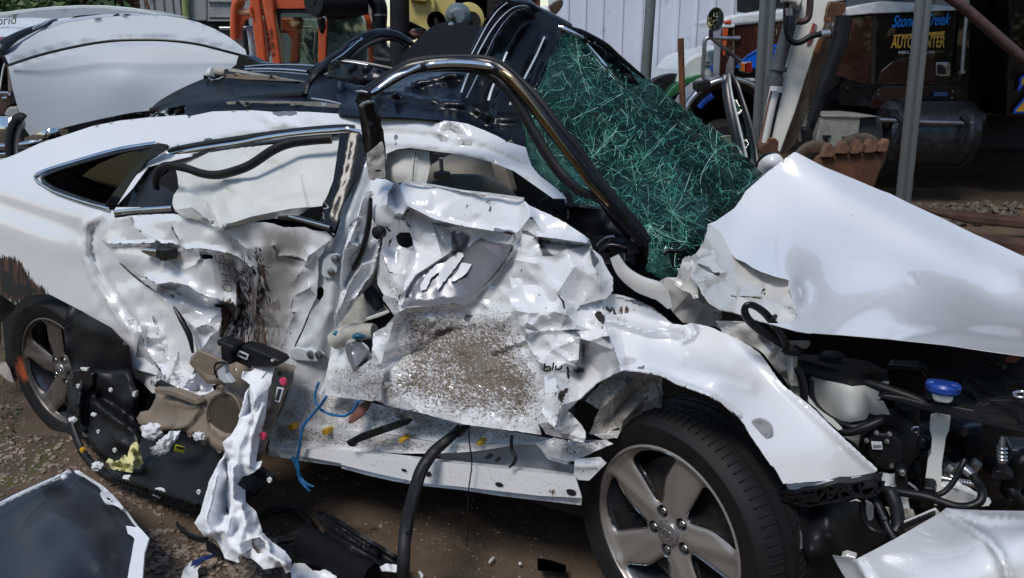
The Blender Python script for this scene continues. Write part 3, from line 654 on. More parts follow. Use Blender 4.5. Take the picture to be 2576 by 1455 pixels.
# -- yellow boom
YB = thing('yellow_boom', 'pale yellow machine boom with round holes and a grey pin boss', 'machine boom', (B(1100, 60, 6.8).x, 7.0, 0))
yo = T('10', '510 -100 1105 -100 1100 60 1095 150 1085 195 960 200 940 100 900 92 880 200 640 222 515 160')
m = MB()
hp_ = sheet('boom_plate', YELPAINT, YB, yo, [(1000, 30, 6.8), (1200, 60, 6.8), (1100, 20, 6.8)], step=12, mp=B, thick=.06, holes=[smoothline(T('10', '940 -20 990 -20 990 25 965 38 945 25'), 4, True), smoothline(T('10', '1015 -10 1040 -20 1068 -5 1070 50 1045 75 1022 55'), 4, True), smoothline(T('10', '700 135 718 132 735 155 732 185 705 185'), 4, True)])
for q, r_ in (('968 0', .115), ('1045 30', .12), ('716 160', .075)):
    a = T('10', q)[0]; m = MB(); m.lathe([(r_, .0), (r_, .10), (.001, .10)], B(a[0], a[1], 6.80), (0, 1, 0), 32); m.build('hole_lining', HOLE, hp_)
sb('boom_inner', RUST, YB, T('10', '900 -100 1100 -100 1095 90 900 90'), 7.05, .05, 0)
sb('boom_flange', YELPAINT, YB, T('10', '510 -100 640 -100 640 15 510 0'), 6.72, .08, .01)
sb('boom_fin', YELPAINT, YB, T('10', '670 -40 700 -30 705 60 695 85 685 40'), 6.70, .08, .008)
m = MB(); c = B(*T('10', '885 130')[0], 6.7); m.lathe([(.06, -.16), (.105, -.06), (.112, .08)], c, (0, 1, 0), 14); bevel(m.build('pin_boss', pm('blue_grey_casting', (.13, .17, .19), .5, var=.2), YB), .01)
m = MB(); m.lathe([(.035, 0), (.03, -.08), (.02, -.1)], c + Vector((-.05, -.16, 0)), (0, 1, 0), 6); m.build('grease_nut', STEEL, YB)
m = MB(); m.lathe([(.125, .03), (.125, -.05), (.09, -.06)], B(*T('10', '960 145')[0], 6.75), (0, 1, 0), 32); m.build('bearing_ring', YELPAINT, YB)
m = MB(); m.lathe([(.07, -.02), (.07, -.07)], B(*T('10', '985 160')[0], 6.72), (0, 1, 0), 24); m.build('bearing_bore', HOLE, YB)
sb('lower_strut', DARK, YB, T('10', '510 140 640 215 600 300 510 260'), 7.0, .1, .01)
sb('gearbox', DISC, YB, T('10', '510 215 620 215 600 250 560 290 515 310'), 6.9, .2, .02)
tb('gearbox_lip', REDRUST, YB, T('10', '520 235 545 262 590 262 618 225'), 6.88, .018)
sb('foot_clutter', BLKPLASTIC, YB, T('10', '240 420 400 440 380 560 240 560'), 6.9, .3, .03)
# red-brown post with brown lever beside the trailer
RP = thing('red_brown_post', 'rusty red steel post behind the folded roof', 'steel post', (B(1290, 60, 7.6).x, 7.7, 0))
sb('post_face', pm('red_brown_paint', (.20, .05, .025), .55, var=.4, vs=5, dirt=.2), RP, T('10', '1100 -100 1505 -100 1500 80 1480 300 1100 300'), 7.6, .2, .02)
sb('dark_slot', HOLE, RP, T('10', '1115 -5 1480 -5 1440 8 1250 14 1120 16'), 7.58, .03, 0)
lv = thing('brown_lever', 'brown rounded lever handle sticking up beside the trailer wall', 'lever', tuple(B(1390, 40, 7.2)))
sb('handle', pm('brown_leather_lever', (.055, .032, .022), .35, var=.3, coat=.3), lv, T('10', '1535 90 1560 50 1610 10 1650 -5 1672 5 1672 40 1640 90 1590 130 1560 110'), 7.2, .06, .025, 3)
m = MB(); m.blob(B(*T('10', '1528 100')[0], 7.2), .06, 3, .05, 2); m.build('knuckle', NATPLAS, lv)
# -- white/green truck
YW = 9.6
WT = thing('green_white_truck', 'white truck hood with a green mudguard, mostly hidden behind the black truck', 'truck', (B(1800, 200, YW).x, YW + .8, 0))
sb('hood', SKYWHITE, WT, smoothline(T('20', '0 500 40 450 100 415 200 385 300 365 420 360 430 700 -20 720 -30 560'), 3, True), YW, 1.6, .06)
sb('mudguard', GREEN, WT, smoothline(T('20', '0 600 60 580 140 562 200 575 245 605 180 620 100 622 40 640 5 680 -110 760 -130 740 -80 660'), 2, True), YW - .12, .5, .04)
m = MB(); m.lathe([(.52, 0), (.52, .3)], B(1700, 300, YW + .1), (0, 1, 0), 40); m.build('wheel', TYRE, WT)
sb('wheel_arch_void', DARK, WT, T('20', '-60 700 30 640 120 625 250 620 420 640 420 900 -80 900'), YW - .05, .02, 0)
sb('model_plate', BLKTRIM, WT, T('20', '162 468 203 466 203 498 162 500'), YW - .02, .02, .003)
txt('plate_text', '8500', SKYWHITE, WT, B(*T('20', '165 495')[0], YW - .025), .040)
m = MB(); m.lathe([(.05, 0), (.05, -.03), (.03, -.05)], B(*T('20', '238 515')[0], YW - .02), (0, 1, 0), 16); m.build('hood_latch', BLUESTR, WT)
tb('latch_strap', HOSEBLK, WT, T('20', '240 520 275 550 300 580'), YW - .05, .02)
# -- the black truck with lettering
YK = 8.4
TK = thing('black_truck', 'black conventional truck with blue and gold lettering on its sleeper', 'truck', (B(2250, 200, YK).x, YK + 1.2, 0))
def kb(name, mat, q, dy=0.0, th=.05, bv=.006, rn=0): return sb(name, mat, TK, T('20', q), YK + dy, th, bv, rn)
kb('hood_side', TRUCKBLK, '380 190 1240 120 1260 560 1100 700 780 640 600 590 380 590', 0, .05)
kb('hood_top', SHUT, '310 175 320 135 350 120 430 105 800 65 1240 5 1240 120 800 160 600 175 400 195', -.04, 1.2, .05)
kb('hood_side_reflection', TRUCKBRN, '385 195 780 160 770 310 500 480 388 510', -.012, .01, .002)  # thin brown slab painting a reflection onto the black hood side
kb('grille_side', TRUCKBRN, '295 205 395 205 395 560 300 600 278 580', -.08, .3, .02)
kb('grille_edge', pm('grey_hood_edge', (.16, .16, .165), .4, var=.3), '370 400 385 380 385 600 320 600 330 500', -.1, .02, .004)
kb('grille_cap', SHUT, '298 180 340 182 395 182 395 210 298 212', -.10, .3, .01)
kb('orange_marker', ORANGE, '315 158 370 150 372 182 315 182', -.11, .05, .01)
kb('orange_marker', ORANGE, '300 215 345 215 320 420 305 420', -.092, .01, .002)
bs_ = kb('blue_stripe', BLUESTR, '395 515 440 460 500 410 570 370 660 345 800 315 1100 280 1200 270 1150 400 1000 520', -.022, .01, .002, 0)
for q in ('668 360 1150 325 1150 331 668 367', '655 408 1150 380 1150 386 655 415', '470 440 560 390 660 372 660 378 562 397'): kb('stripe_gap', TRUCKBLK, q, -.028, .006, 0)
kb('emblem', CHROME, '675 220 712 218 712 262 695 275 676 262', -.03, .02, .003); kb('emblem_face', BLKTRIM, '682 228 705 227 705 258 684 258', -.034, .01, .002)
kb('fender_side_panel', BLUESTR, '520 560 700 540 760 620 700 720 640 700', .05, .05, .01)
kb('step_light', SHUT, '650 530 720 522 720 548 655 552', -.06, .04, .004)
cz_ = B(*T('20', '330 950')[0], YK - .4); R1 = (B(*T('20', '330 575')[0], YK - .4) - cz_).length
m = MB(); m.lathe([(R1, .5), (R1, 0), (R1 - .05, -.03), (R1 - .11, .0), (R1 - .11, .5)], cz_, (0, 1, 0), 64, closed=True); m.build('mudguard', TRUCKBLK, TK)
m = MB(); m.tube([cz_ + Vector((math.cos(t) * (R1 - .03), -.03, math.sin(t) * (R1 - .03))) for t in [math.pi * i / 16 for i in range(17)]], .028, 10, 2); m.build('mudguard_lip', ALU, TK)
m = MB(); m.lathe([(R1 - .11, .12), (.01, .12)], cz_, (0, 1, 0), 48); m.build('wheel_well', DARK, TK)
m = MB(); m.lathe([(R1 * .72, .10), (R1 * .72, -.02), (R1 * .60, -.10), (R1 * .42, -.10), (R1 * .40, .05)], cz_ + Vector((.0, .05, -.28)), (0, 1, 0), 48); m.build('wheel', TYRE, TK)
m = MB(); m.lathe([(R1 * .42, .0), (R1 * .40, -.08), (R1 * .2, -.02), (.05, -.12)], cz_ + Vector((.0, .0, -.28)), (0, 1, 0), 36); m.build('wheel_hub', BEIGE, TK)
m = MB(); m.tube([cz_ + Vector((math.cos(t) * (R1 - .14), .02, math.sin(t) * (R1 - .14))) for t in [R(118) + R(30) * i / 6 for i in range(7)]], .035, 8, 2, .4); m.build('blue_wheel_tape', BLUESTR, TK)
kb('front_bumper_end', BLKPLASTIC, '105 630 120 615 215 612 215 640 180 680 110 700', -.5, .2, .02)
# mirror and its frame
m = MB(); c = B(*T('20', '247 148')[0], YK - .5); m.lathe([(.135, .05), (.175, .02), (.182, .0), (.175, -.012), (.165, -.012)], c, (.15, 1, 0), 40, (0, 0, 1)); 
for i, v in enumerate(m.v): p = Vector(v) - c; m.v[i] = tuple(c + Vector((p.x * .42, p.y * .5, p.z * .60)))
mr = m.build('mirror_housing', CHROME, TK)
m = MB(); m.lathe([(.160, -.013), (.001, -.018)], c, (.15, 1, 0), 40, (0, 0, 1))
for i, v in enumerate(m.v): p = Vector(v) - c; m.v[i] = tuple(c + Vector((p.x * .42, p.y * .5, p.z * .60)))
m.build('mirror_face', MIRROR, mr)
tb('mirror_stalk', BLKTRIM, TK, T('20', '215 225 213 285'), YK - .5, .022)
tb('mirror_arm', STEEL, TK, T('20', '205 605 170 598 153 570 155 480 162 400 165 320 180 292 215 285 300 290 420 293'), YK - .48, .020)
tb('mirror_arm', STEEL, TK, T('20', '225 292 320 370 440 465'), [YK - .48, YK - .4, YK - .2], .020)
kb('arm_foot', ALU, '395 272 438 272 438 300 395 300', -.05, .06, .01)
kb('turn_signal_housing', CHROME, '445 465 525 460 530 475 525 550 490 560 445 548', -.30, .12, .015); kb('turn_signal_lens', AMBER, '443 478 470 476 472 545 446 540', -.33, .03, .008); kb('turn_signal_red_lens', REDLENS, '476 474 526 470 528 545 480 552', -.33, .03, .008)
# sleeper / cab side with doors
kb('windscreen_panel', BLKTRIM, '415 0 440 -60 760 -60 775 60 600 75 480 100 415 90', .15, .05, .01)
cab = kb('cab_side', TRUCKBLK, '1200 118 1430 95 2150 70 2160 -80 2575 -80 2700 -80 2700 900 2150 870 1500 820 1180 790 1200 500', -.02, 2.0, .03)
kb('cab_roof_edge', SHUT, '1230 60 1400 25 1500 10 1760 20 2140 60 2140 78 1430 105 1240 122', -.07, .3, .02)
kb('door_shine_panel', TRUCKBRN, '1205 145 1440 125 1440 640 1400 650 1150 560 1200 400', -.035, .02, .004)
kb('sleeper_panel', TRUCKBLK, '1465 110 2140 80 2150 650 1440 640', -.035, .02, .004)
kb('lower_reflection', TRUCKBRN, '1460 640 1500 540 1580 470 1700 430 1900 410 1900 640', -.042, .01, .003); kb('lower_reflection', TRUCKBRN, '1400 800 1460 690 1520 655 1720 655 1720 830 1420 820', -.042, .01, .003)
kb('door_gap', DARK, '1440 110 1465 108 1450 630 1420 630', -.045, .01, 0)
kb('lower_skirt', TRUCKBLK, '1190 645 2150 655 2160 870 1700 840 1400 810 1180 790', -.030, .02, .004)
for q in ((1242, 665), (1475, 680), (1475, 712), (1462, 806), (2035, 690), (2028, 740)):
    a = T('20', f'{q[0]} {q[1]}')[0]; m = MB(); m.lathe([(.012, .0), (.01, -.012)], B(a[0], a[1], YK - .04), (0, 1, 0), 10); m.build('rivet', CHROME, TK)
kb('door_handle_frame', CHROME, '1915 478 1925 470 2005 472 2022 480 2026 560 2015 577 1920 577 1908 565', -.055, .02, .008); kb('door_handle_recess', BLKTRIM, '1925 490 2000 490 2008 500 2008 555 1998 562 1925 560', -.060, .01, .004); kb('door_handle_paddle', CHROME, '1965 488 2002 488 2004 560 1990 566 1985 510 1965 508', -.066, .01, .003)
kb('blue_marker', pm('blue_grey_marker', (.07, .10, .26), .3), '1897 700 2000 698 2000 728 1897 730', -.055, .02, .004)
tb('grab_rail', ALU, TK, T('20', '2150 -40 2145 100 2125 300 2110 520 2105 555'), YK - .12, .020)
tb('rail_foot', ALU, TK, T('20', '2105 535 2108 555'), YK - .12, .035)
dl = B(*T('20', '1572 235')[0], YK - .055); s_ = (B(*T('20', '2005 235')[0], YK - .055).x - dl.x)
def fit(name, s, mat, q0, q1, hq, **k):
    """lettering stretched to run from q0 to q1"""
    p0 = B(*T('20', q0)[0], YK - .056); p1 = B(*T('20', q1)[0], YK - .056); h = (B(*T('20', hq)[0], YK - .056) - p0).z
    o = txt(name, s, mat, TK, p0, 1.0, **k); co = [v.co.copy() for v in o.data.vertices]; off = wloc(TK); P0 = p0 - off
    w0 = max(c.x for c in co) - min(c.x for c in co); h0 = max(c.z for c in co) - min(c.z for c in co); mx = min(c.x for c in co); mz = min(c.z for c in co)
    for v, c in zip(o.data.vertices, co): v.co = (P0.x + (c.x - mx) / w0 * (p1.x - p0.x), c.y, P0.z + (c.z - mz) / h0 * h + (c.x - mx) / w0 * (p1.z - p0.z))
    return o
fit('sleeper_lettering', 'Stoney Creek', BLUETXT, '1575 238', '2012 216', '1575 118', shear=.35, off=.012)
fit('sleeper_lettering', 'AUTO CENTER', GOLDTXT, '1570 366', '1975 360', '1570 276', off=.022, space=.95)
kb('lettering_bar', GOLDTXT, '1590 266 1980 236 1972 268 1590 275', -.056, .004, 0)
fit('sleeper_lettering', 'NELLYSFORD,VA', WHTTXT, '1625 410', '1895 408', '1625 386', shear=.25, off=.012)
o2 = txt('door_number', '2', BLUESTR, TK, (0, 0, 0), 1.0, off=.05); n2 = txt('door_number', '2', GOLDTXT, TK, (0, 0, 0), 1.0, off=.012)
for o_, g_, dy in ((o2, 0.0, -.42), (n2, 0.0, -.43)):
    p0 = B(*T('20', '2475 860')[0], YK - .4); hh = (B(*T('20', '2475 570')[0], YK - .4) - p0).z; off = wloc(TK)
    for v in o_.data.vertices: c = v.co + off; v.co = Vector((p0.x + .02 + c.x * hh * 1.15, YK + dy + c.y * .3, p0.z + .03 + c.z * hh * 1.32)) - off
kb('far_cab_door', TRUCKBLK, '2480 -80 2900 -80 2900 880 2440 880', -.38, .3, .03)
# chassis: tool box, tank, frame
tbx = kb('tool_box', TREAD, '1050 872 1345 872 1325 1062 1300 1120 1000 1110 1010 1030', -.5, .5, .01)
kb('tool_box_lid', TREAD, '1045 868 1340 866 1400 872 1480 880 1345 892 1050 884', -.52, .5, .006); kb('tool_box_side', pm('dark_grey_panel', (.035, .04, .045), .4), '1345 885 1500 880 1520 1080 1325 1080', -.45, .4, .006)
kb('tool_box_latch', BLKTRIM, '1055 1022 1125 1022 1120 1038 1100 1042 1100 1070 1080 1078 1070 1045', -.53, .02, .004); kb('tool_box_latch', BLKTRIM, '1210 1030 1240 1035 1245 1055 1210 1060', -.53, .02, .004)
p0, p1 = B(*T('20', '1540 1005')[0], YK - .35), B(*T('20', '2110 1010')[0], YK - .35); m = MB(); m.tube([p0 + Vector((-.06, 0, 0)), p0, p1, p1 + Vector((.06, 0, 0))], [.24, .31, .31, .24], 40, 1); m.build('fuel_tank', pm('tank_dull_metal', (.07, .075, .085), .35, .8, var=.3), TK)
for u in ('1595 1000', '2095 1010'):
    p = B(*T('20', u)[0], YK - .35); m = MB(); m.tube([p + Vector((-.03, 0, 0)), p + Vector((.03, 0, 0))], .318, 40, 1); m.build('tank_strap', BLKTRIM, TK)
    m = MB(); m.tube([B(*T('20', u)[0], YK - .7) + Vector((-.02, 0, .16)), B(*T('20', u)[0], YK - .72) + Vector((.06, 0, .08)), B(*T('20', u)[0], YK - .7) + Vector((.02, 0, -.1))], .025, 8, 4); m.build('strap_hook', BLKTRIM, TK)
tb('step_rail', STEEL, TK, T('20', '1480 905 1700 915 1900 925 2180 930'), YK - .7, .022)
m = MB(); m.tube([B(*T('20', '1540 895')[0], YK - .5), B(*T('20', '2250 910')[0], YK - .5)], .09, 24, 1); m.build('exhaust_box', BLKPLASTIC, TK)
wbox('chassis_frame', DARK, TK, (B(1900, 300, YK).x, YK + .2, .45), (B(2800, 300, YK).x, YK + 1.8, .95), .02)
for ux in ():
    m = MB(); m.lathe([(.5, .25), (.5, 0), (.40, -.03), (.27, .02)], (B(ux, 400, YK).x, YK - .1, .5), (0, 1, 0), 40); m.build('wheel', TYRE, TK)
# -- galvanised frame of the shed
SHD = thing('truck_shed', 'dark open-fronted shed roof and back wall sheltering the black truck', 'shed', (B(2450, 300, 10).x, 11, 0))
shx0 = B(1990, 300, 9).x
wbox('roof', SHEDMAT, SHD, (shx0, 6.4, 3.3), (shx0 + 12, 14, 3.42)); wbox('back_wall', SHEDMAT, SHD, (shx0 + 1.6, 13, 0), (shx0 + 12, 13.15, 3.28)); wbox('side_wall', SHEDMAT, SHD, (shx0 + 11.8, 5.3, 0), (shx0 + 12, 12.9, 3.28))
def pole(lab, top, bot, Y, r, dbl=True):
    a, b = B(*top, Y), B(*bot, Y); dirn = (b - a).normalized(); lo = a + dirn * ((a.z - 0) / -dirn.z) if dirn.z < 0 else b; hi = a - dirn * ((3.3 - a.z) / -dirn.z if a.z < 3.3 else 0)
    m = MB()
    if dbl:
        s = Vector((r * 1.05, 0, 0)); m.tube([hi - s, lo - s], r * .95, 18, 1); m.tube([hi + s, lo + s], r * .95, 18, 1)
        m.tube([hi + Vector((0, r * .5, 0)), lo + Vector((0, r * .5, 0))], r * .8, 12, 1)
    else: m.tube([hi, lo], r, 18, 1)
    return tag(m.build('steel_pole', GALV, None, fix=False), lab, 'pole', 'galvanised poles in front of the trucks')
pole('galvanised double pole in front of the gold lettering of the black truck', T('20', '1820 0')[0], T('20', '1670 1455')[0], 5.6, .027)
pole('galvanised double pole between the far open car door and the white machine arm', T('20', '645 0')[0], T('20', '575 1150')[0], 6.2, .030)
pole('slim dark pole standing against the white trailer wall', T('10', '2335 0')[0], T('10', '2300 560')[0], 9.0, .055, False)
pk = MB(); pk.tube([B(*T('20', '-15 290')[0], 7.6), B(*T('20', '0 830')[0], 7.6), B(*T('20', '2 1200')[0], 7.6)], .028, 10, 1); tag(pk.build('rusty_stake', RUST, None), 'thin rusty stake between the windscreen and the green mudguard', 'stake')
br_ = MB(); br_.tube([B(*T('20', '1990 -40')[0], 5.6), B(*T('20', '2150 80')[0], 5.6), B(*T('20', '2700 560')[0], 5.6)], .035, 12, 1); tag(br_.build('brace_pipe', pm('brown_pipe', (.07, .035, .032), .6, var=.3), None), 'brown diagonal brace pipe crossing the top right corner', 'pipe')
bmz = thing('timber_beams', 'reddish old timber beams lying in the dark behind the hood, right edge', 'timber', (B(2500, 560, 6.3).x, 6.4, 0))
sb('beam', WOOD, bmz, T('21', '1840 132 2575 205 2800 228 2800 290 2575 275 2150 235 1900 170'), 6.2, .2, .02); sb('beam', WOOD, bmz, T('21', '1900 300 2575 380 2800 400 2800 560 2575 500 2200 420'), 5.9, .25, .02)
rb_ = MB(); rs2 = random.Random(3)
for i in range(260):
    p = B(rs2.uniform(2200, 2576), rs2.uniform(455, 500), rs2.uniform(6.8, 7.8)); rb_.blob((p.x, p.y, rs2.uniform(0, .03)), rs2.uniform(.012, .045), 1, .35, i, (1, 1, .7), 1.2)
tag(rb_.build('rubble', pm('grey_rubble', (.11, .09, .07), .9, var=.4), None, origin=(0, 0, 0), fix=False), kind='stuff')
# -- white machine arm with bucket
AR = thing('machine_arm', 'dirty white excavator arm with rust-eaten underside, cylinders and hose', 'machine arm', (B(2000, 400, 5.4).x, 5.5, 0))
def ab(name, mat, q, Y, th, bv=.01, rn=0): return sb(name, mat, AR, T('20', q), Y, th, bv, rn)
ab('arm_side', ARMWHITE, '885 -60 1250 -60 1240 0 1110 30 1070 200 985 420 940 560 850 850 790 1010 735 1165 720 1140 722 1080 668 1050 690 940 740 700 800 420 870 170 895 60', 5.3, .25, .012)
sheet('arm_underside', RUSTPAINT, AR, T('20', '1120 20 1245 -40 1225 40 1100 400 1040 560 1000 700 900 960 840 1100 760 1160 740 1160 790 1010 850 850 940 560 985 420 1070 200 1100 100'), [(2090, 30, 5.31), (1960, 380, 5.31), (2120, 60, 5.55), (2000, 370, 5.55), (2040, 200, 5.5)], step=9, mp=B, jag=1.2, crum=[(.02, 40, 5, 9)], thick=.02)
sb('rust_plate', RUST, AR, T('20', '1120 20 1240 20 1230 90 1110 220 1020 420 990 400 1070 220 1100 120'), 5.28, .03, .006)
m = MB(); m.tube([B(*T('20', '860 -40')[0], 5.25), B(*T('20', '835 90')[0], 5.25), B(*T('20', '715 520')[0], 5.25), B(*T('20', '690 640')[0], 5.25)], [.042, .042, .042, .048], 28, 1); m.build('hydraulic_cylinder', pm('blue_grey_cylinder', (.085, .09, .10), .4, .3, var=.25, dirt=.2), AR)
for q, r_ in (('840 60 838 85', .048), ('722 500 712 535', .058), ('700 580 690 650', .052)): tb('cylinder_collar', pm('blue_grey_cylinder', (.085, .09, .10)), AR, T('20', q), 5.25, r_, sm=1, seg=28)
tb('cylinder_rod', CREAM, AR, T('20', '705 690 680 790 650 930 620 1080'), 5.27, .022, sm=1); tb('cylinder_guide', REDRUST, AR, T('20', '685 690 655 800 620 960 590 1090'), 5.30, .018, sm=1); tb('cylinder_guide', DARK, AR, T('20', '725 700 690 850 655 1000 640 1050'), 5.30, .02, sm=1)
ab('pin_knuckle', RUST, '600 1110 650 1080 660 1050 700 1045 725 1080 718 1140 740 1165 600 1170', 5.2, .15, .03, 2)
tb('black_cylinder', BLKPLASTIC, AR, T('20', '1215 120 1190 300 1060 660 970 920'), 5.15, [.05, .05, .04, .034], sm=1, seg=24)
tb('black_cylinder_rod', BLKTRIM, AR, T('20', '990 880 950 1000 940 1100'), 5.17, .028, sm=1)
tb('hydraulic_hose', HOSEBLK, AR, T('20', '782 20 780 130 785 230 810 300 850 325 900 315 970 275 1060 255 1110 258'), 5.12, .018); tb('hose_fitting', ALU, AR, T('20', '1040 262 1105 255'), 5.12, .026, sm=1); tb('hose_fitting', ALU, AR, T('20', '795 60 797 120'), 5.12, .026, sm=1)
tb('hydraulic_hose', pm('dark_red_hose', (.05, .02, .02), .5), AR, T('20', '965 -60 960 60 945 140 900 165 860 160'), 5.10, .020)
ab('valve_block', ARMWHITE, '780 -40 900 -40 905 10 880 60 860 25 790 12', 5.05, .15, .02); ab('warning_sticker', pm('faded_red_sticker', (.30, .05, .05), .5, var=.3, spot=((.5, .45, .4), 90, .6)), '985 172 1005 182 970 330 938 335 960 250', 5.288, .006, .001)
ab('sticker_border', BEIGE, '1005 182 1018 190 985 300 955 335 970 330', 5.29, .004, .001)
ab('knuckle_shadow_block', DISC, '1130 160 1230 160 1235 270 1150 300 1100 260', 5.18, .12, .03)
BK = thing('rusty_bucket', 'rusty excavator bucket with five teeth, pointing up behind the hood', 'bucket', (B(2150, 420, 4.6).x, 4.8, 0))
sb('bucket_shell', RUST, BK, T('20', '1030 1235 1060 1190 1140 1170 1250 1160 1350 1150 1450 1150 1540 1140 1520 1220 1490 1300 1460 1400 1400 1500 1000 1400'), 4.5, .12, .015)
TOOTH = pm('worn_tooth_steel', (.17, .085, .045), .6, .2, var=.4, dirt=.4)
for q in ('1055 1190 1080 1120 1105 1085 1130 1090 1150 1140 1155 1165 1130 1190', '1160 1160 1180 1110 1205 1075 1235 1075 1255 1110 1260 1150 1225 1165', '1270 1165 1290 1110 1320 1060 1345 1062 1360 1100 1362 1140 1320 1165', '1375 1160 1390 1100 1420 1055 1455 1060 1475 1100 1460 1150', '1475 1150 1500 1090 1540 1050 1562 1055 1560 1100 1540 1150'):
    sb('tooth', TOOTH, BK, T('20', q), 4.47, .06, .005, 0)
for q, r_, Y in (('985 1185', .125, 4.75), ('1310 1170', .16, 4.85)):
    a = T('20', q)[0]; c = B(a[0], a[1], Y); m = MB(); m.lathe([(r_, .0), (r_, -.04), (r_ - .02, -.05), (.01, -.05)], c + Vector((0, 0, -.02)), (0, 1, .25), 48); m.build('side_disc', pm('brown_cast_disc', (.085, .060, .042), .65, .2, var=.4, vs=6), BK)
txt('cast_lettering', 'TOS', RUST, BK, B(*T('20', '918 1158')[0], 4.66), .045, Vector((1, 0, .12)), Vector((0, 0, 1)), off=.001, ext=.004)
sb('linkage', BLKPLASTIC, BK, T('20', '900 960 960 960 965 1090 920 1110'), 4.95, .06, .02)
# -- neighbouring white car with raised lid, left
LC = thing('white_parked_car', 'white car with its grey-white trunk lid raised, behind the wreck on the left', 'car', (B(250, 300, 5.6).x, 6.3, 0))
lid = sheet('trunk_lid', SHOP, LC, T('00', '60 492 100 400 170 320 300 240 480 175 700 140 900 122 1100 115 1250 120 1370 138 1500 170 1620 220 1720 275 1800 335 1850 375 1862 412 1795 425 1810 490 1780 515 1700 560 1560 610 1400 690 1200 775 1140 835 1000 850 800 890 600 935 400 985 232 1037 180 960 130 800 90 650'),
    [(20, 165, 5.05), (80, 340, 5.0), (300, 45, 5.24), (615, 135, 5.12), (560, 200, 5.04), (380, 280, 4.99), (300, 200, 5.0)], step=12, mp=B, ridges=[(T('00', '62 492 300 415 600 345 850 308 1100 300 1300 308 1500 335 1700 385 1850 425'), -.02, 7)], thick=.004)
sheet('lid_edge_face', SHOP, LC, T('00', '0 400 60 350 200 240 400 165 600 130 800 105 1000 102 1250 118 1100 113 900 120 700 138 480 172 300 238 170 318 100 398 60 490 20 440'), [(0, 140, 5.4), (300, 38, 5.8), (20, 160, 5.25), (400, 40, 5.75)], step=9, mp=B, thick=.02)
tb('seam_line', BLKTRIM, LC, T('00', '62 494 300 417 600 347 850 310 1100 302 1300 310 1500 337 1700 387 1855 428'), [5.02, 4.98, 4.97, 4.96, 4.97, 4.98, 5.0, 5.03, 5.07], .008, .5)
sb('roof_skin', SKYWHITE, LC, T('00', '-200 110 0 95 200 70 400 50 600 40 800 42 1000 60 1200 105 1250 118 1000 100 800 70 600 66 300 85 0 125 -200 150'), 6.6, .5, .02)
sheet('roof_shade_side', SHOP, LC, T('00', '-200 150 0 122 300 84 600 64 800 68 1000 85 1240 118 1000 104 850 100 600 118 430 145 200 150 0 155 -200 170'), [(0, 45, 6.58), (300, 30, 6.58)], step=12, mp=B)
sheet('rear_deck', SKYWHITE, LC, T('00', '-200 140 0 140 250 135 430 145 560 128 300 230 100 320 0 385 -200 500'), [(0, 60, 5.95), (150, 50, 6.1), (0, 120, 5.45)], step=10, mp=B)
tb('rear_lamp_gasket', BLKTRIM, LC, T('00', '-60 420 0 360 100 290 200 240 300 200 420 152'), [5.4, 5.4, 5.5, 5.6, 5.7, 5.85], [.05, .05, .035, .03, .022, .008], .5)
tb('white_spoiler_edge', SHUT, LC, T('00', '250 215 340 180 430 148'), [5.6, 5.75, 5.9], [.01, .022, .012], .5)
tb('red_lamp', pm('red_lamp', (.32, .02, .02), .25, coat=.6), LC, T('00', '-60 350 0 318 60 285'), [5.5, 5.5, 5.6], [.06, .05, .01], .5)
fit2 = txt('rear_badge', 'hybrid', CHROME, LC, B(*T('00', '-110 200')[0], 5.85), .085, Vector((1, 0, .08)), Vector((.3, 0, 1)), off=.0, ext=.003)
sb('license_text', DARK, LC, T('00', '930 840 1090 815 1090 900 900 915'), 5.3, .1, .01)
txt('panel_text', '29L', LABEL, LC, B(*T('00', '940 862')[0], 5.28), .075)
sb('lid_hinge', BLKTRIM, LC, T('00', '845 122 880 102 895 115 870 122'), 5.5, .03, .004); sb('lid_hinge', BLKTRIM, LC, T('00', '920 108 960 105 985 116 940 118'), 5.5, .03, .004)
wbox('car_body', SKYWHITE, LC, (B(-700, 300, 6.0).x, 6.0, .35), (B(560, 300, 6.0).x, 7.6, .95), .1)
sheet('side_glass', GLASSDK, LC, T('00', '-100 420 0 400 40 450 55 520 60 700 0 690 -100 690'), [(0, 190, 5.5)], step=12, mp=B)
tb('window_edge', CHROME, LC, T('00', '0 680 12 600 25 520 45 460'), 5.45, .010, .5)
tb('lid_side_trim', BLKTRIM, LC, T('00', '0 405 30 440 48 480 60 495'), 5.2, .014, .5)
# pickup / chrome things under the lid
PC = thing('old_chrome_car', 'old car with chrome bumper and grey headrest, glimpsed under the raised lid', 'car', (B(120, 370, 5.3).x, 5.8, 0))
sheet('chrome_bumper', CHROME, PC, T('00', '-200 880 0 880 120 890 150 930 170 1060 60 1080 -200 1090'), [(0, 325, 5.0)], step=9, mp=B, bumps=[(20, 325, 30, .05)], thick=.01)
sheet('chrome_bumper_end', CHROME, PC, T('00', '185 1040 300 1000 400 965 470 955 510 985 525 1020 400 1050 260 1075 180 1070'), [(110, 340, 5.0)], step=7, mp=B, bumps=[(120, 340, 25, .05)])
for q in ('-100 1110 80 1105 500 1050', '-100 1140 80 1135 400 1110', '-100 1170 60 1165 330 1140'): tb('bumper_strip', BLKTRIM if '1140 80' in q else CHROME, PC, T('00', q), 5.0, .022)
wbox('body_shadow', MATTE, PC, (B(-300, 400, 5.3).x, 5.2, .2), (B(420, 400, 5.3).x, 6.0, .62), .03)
sb('grey_headrest', pm('grey_fabric', (.33, .34, .34), .8), PC, T('00', '35 880 45 830 70 808 110 810 135 835 145 885'), 5.1, .12, .03, 2)
sb('brown_pillar', pm('brown_pillar_paint', (.06, .035, .028), .5, var=.4), PC, T('00', '-100 700 60 690 75 740 100 790 70 805 40 880 -100 880'), 5.25, .1, .01)
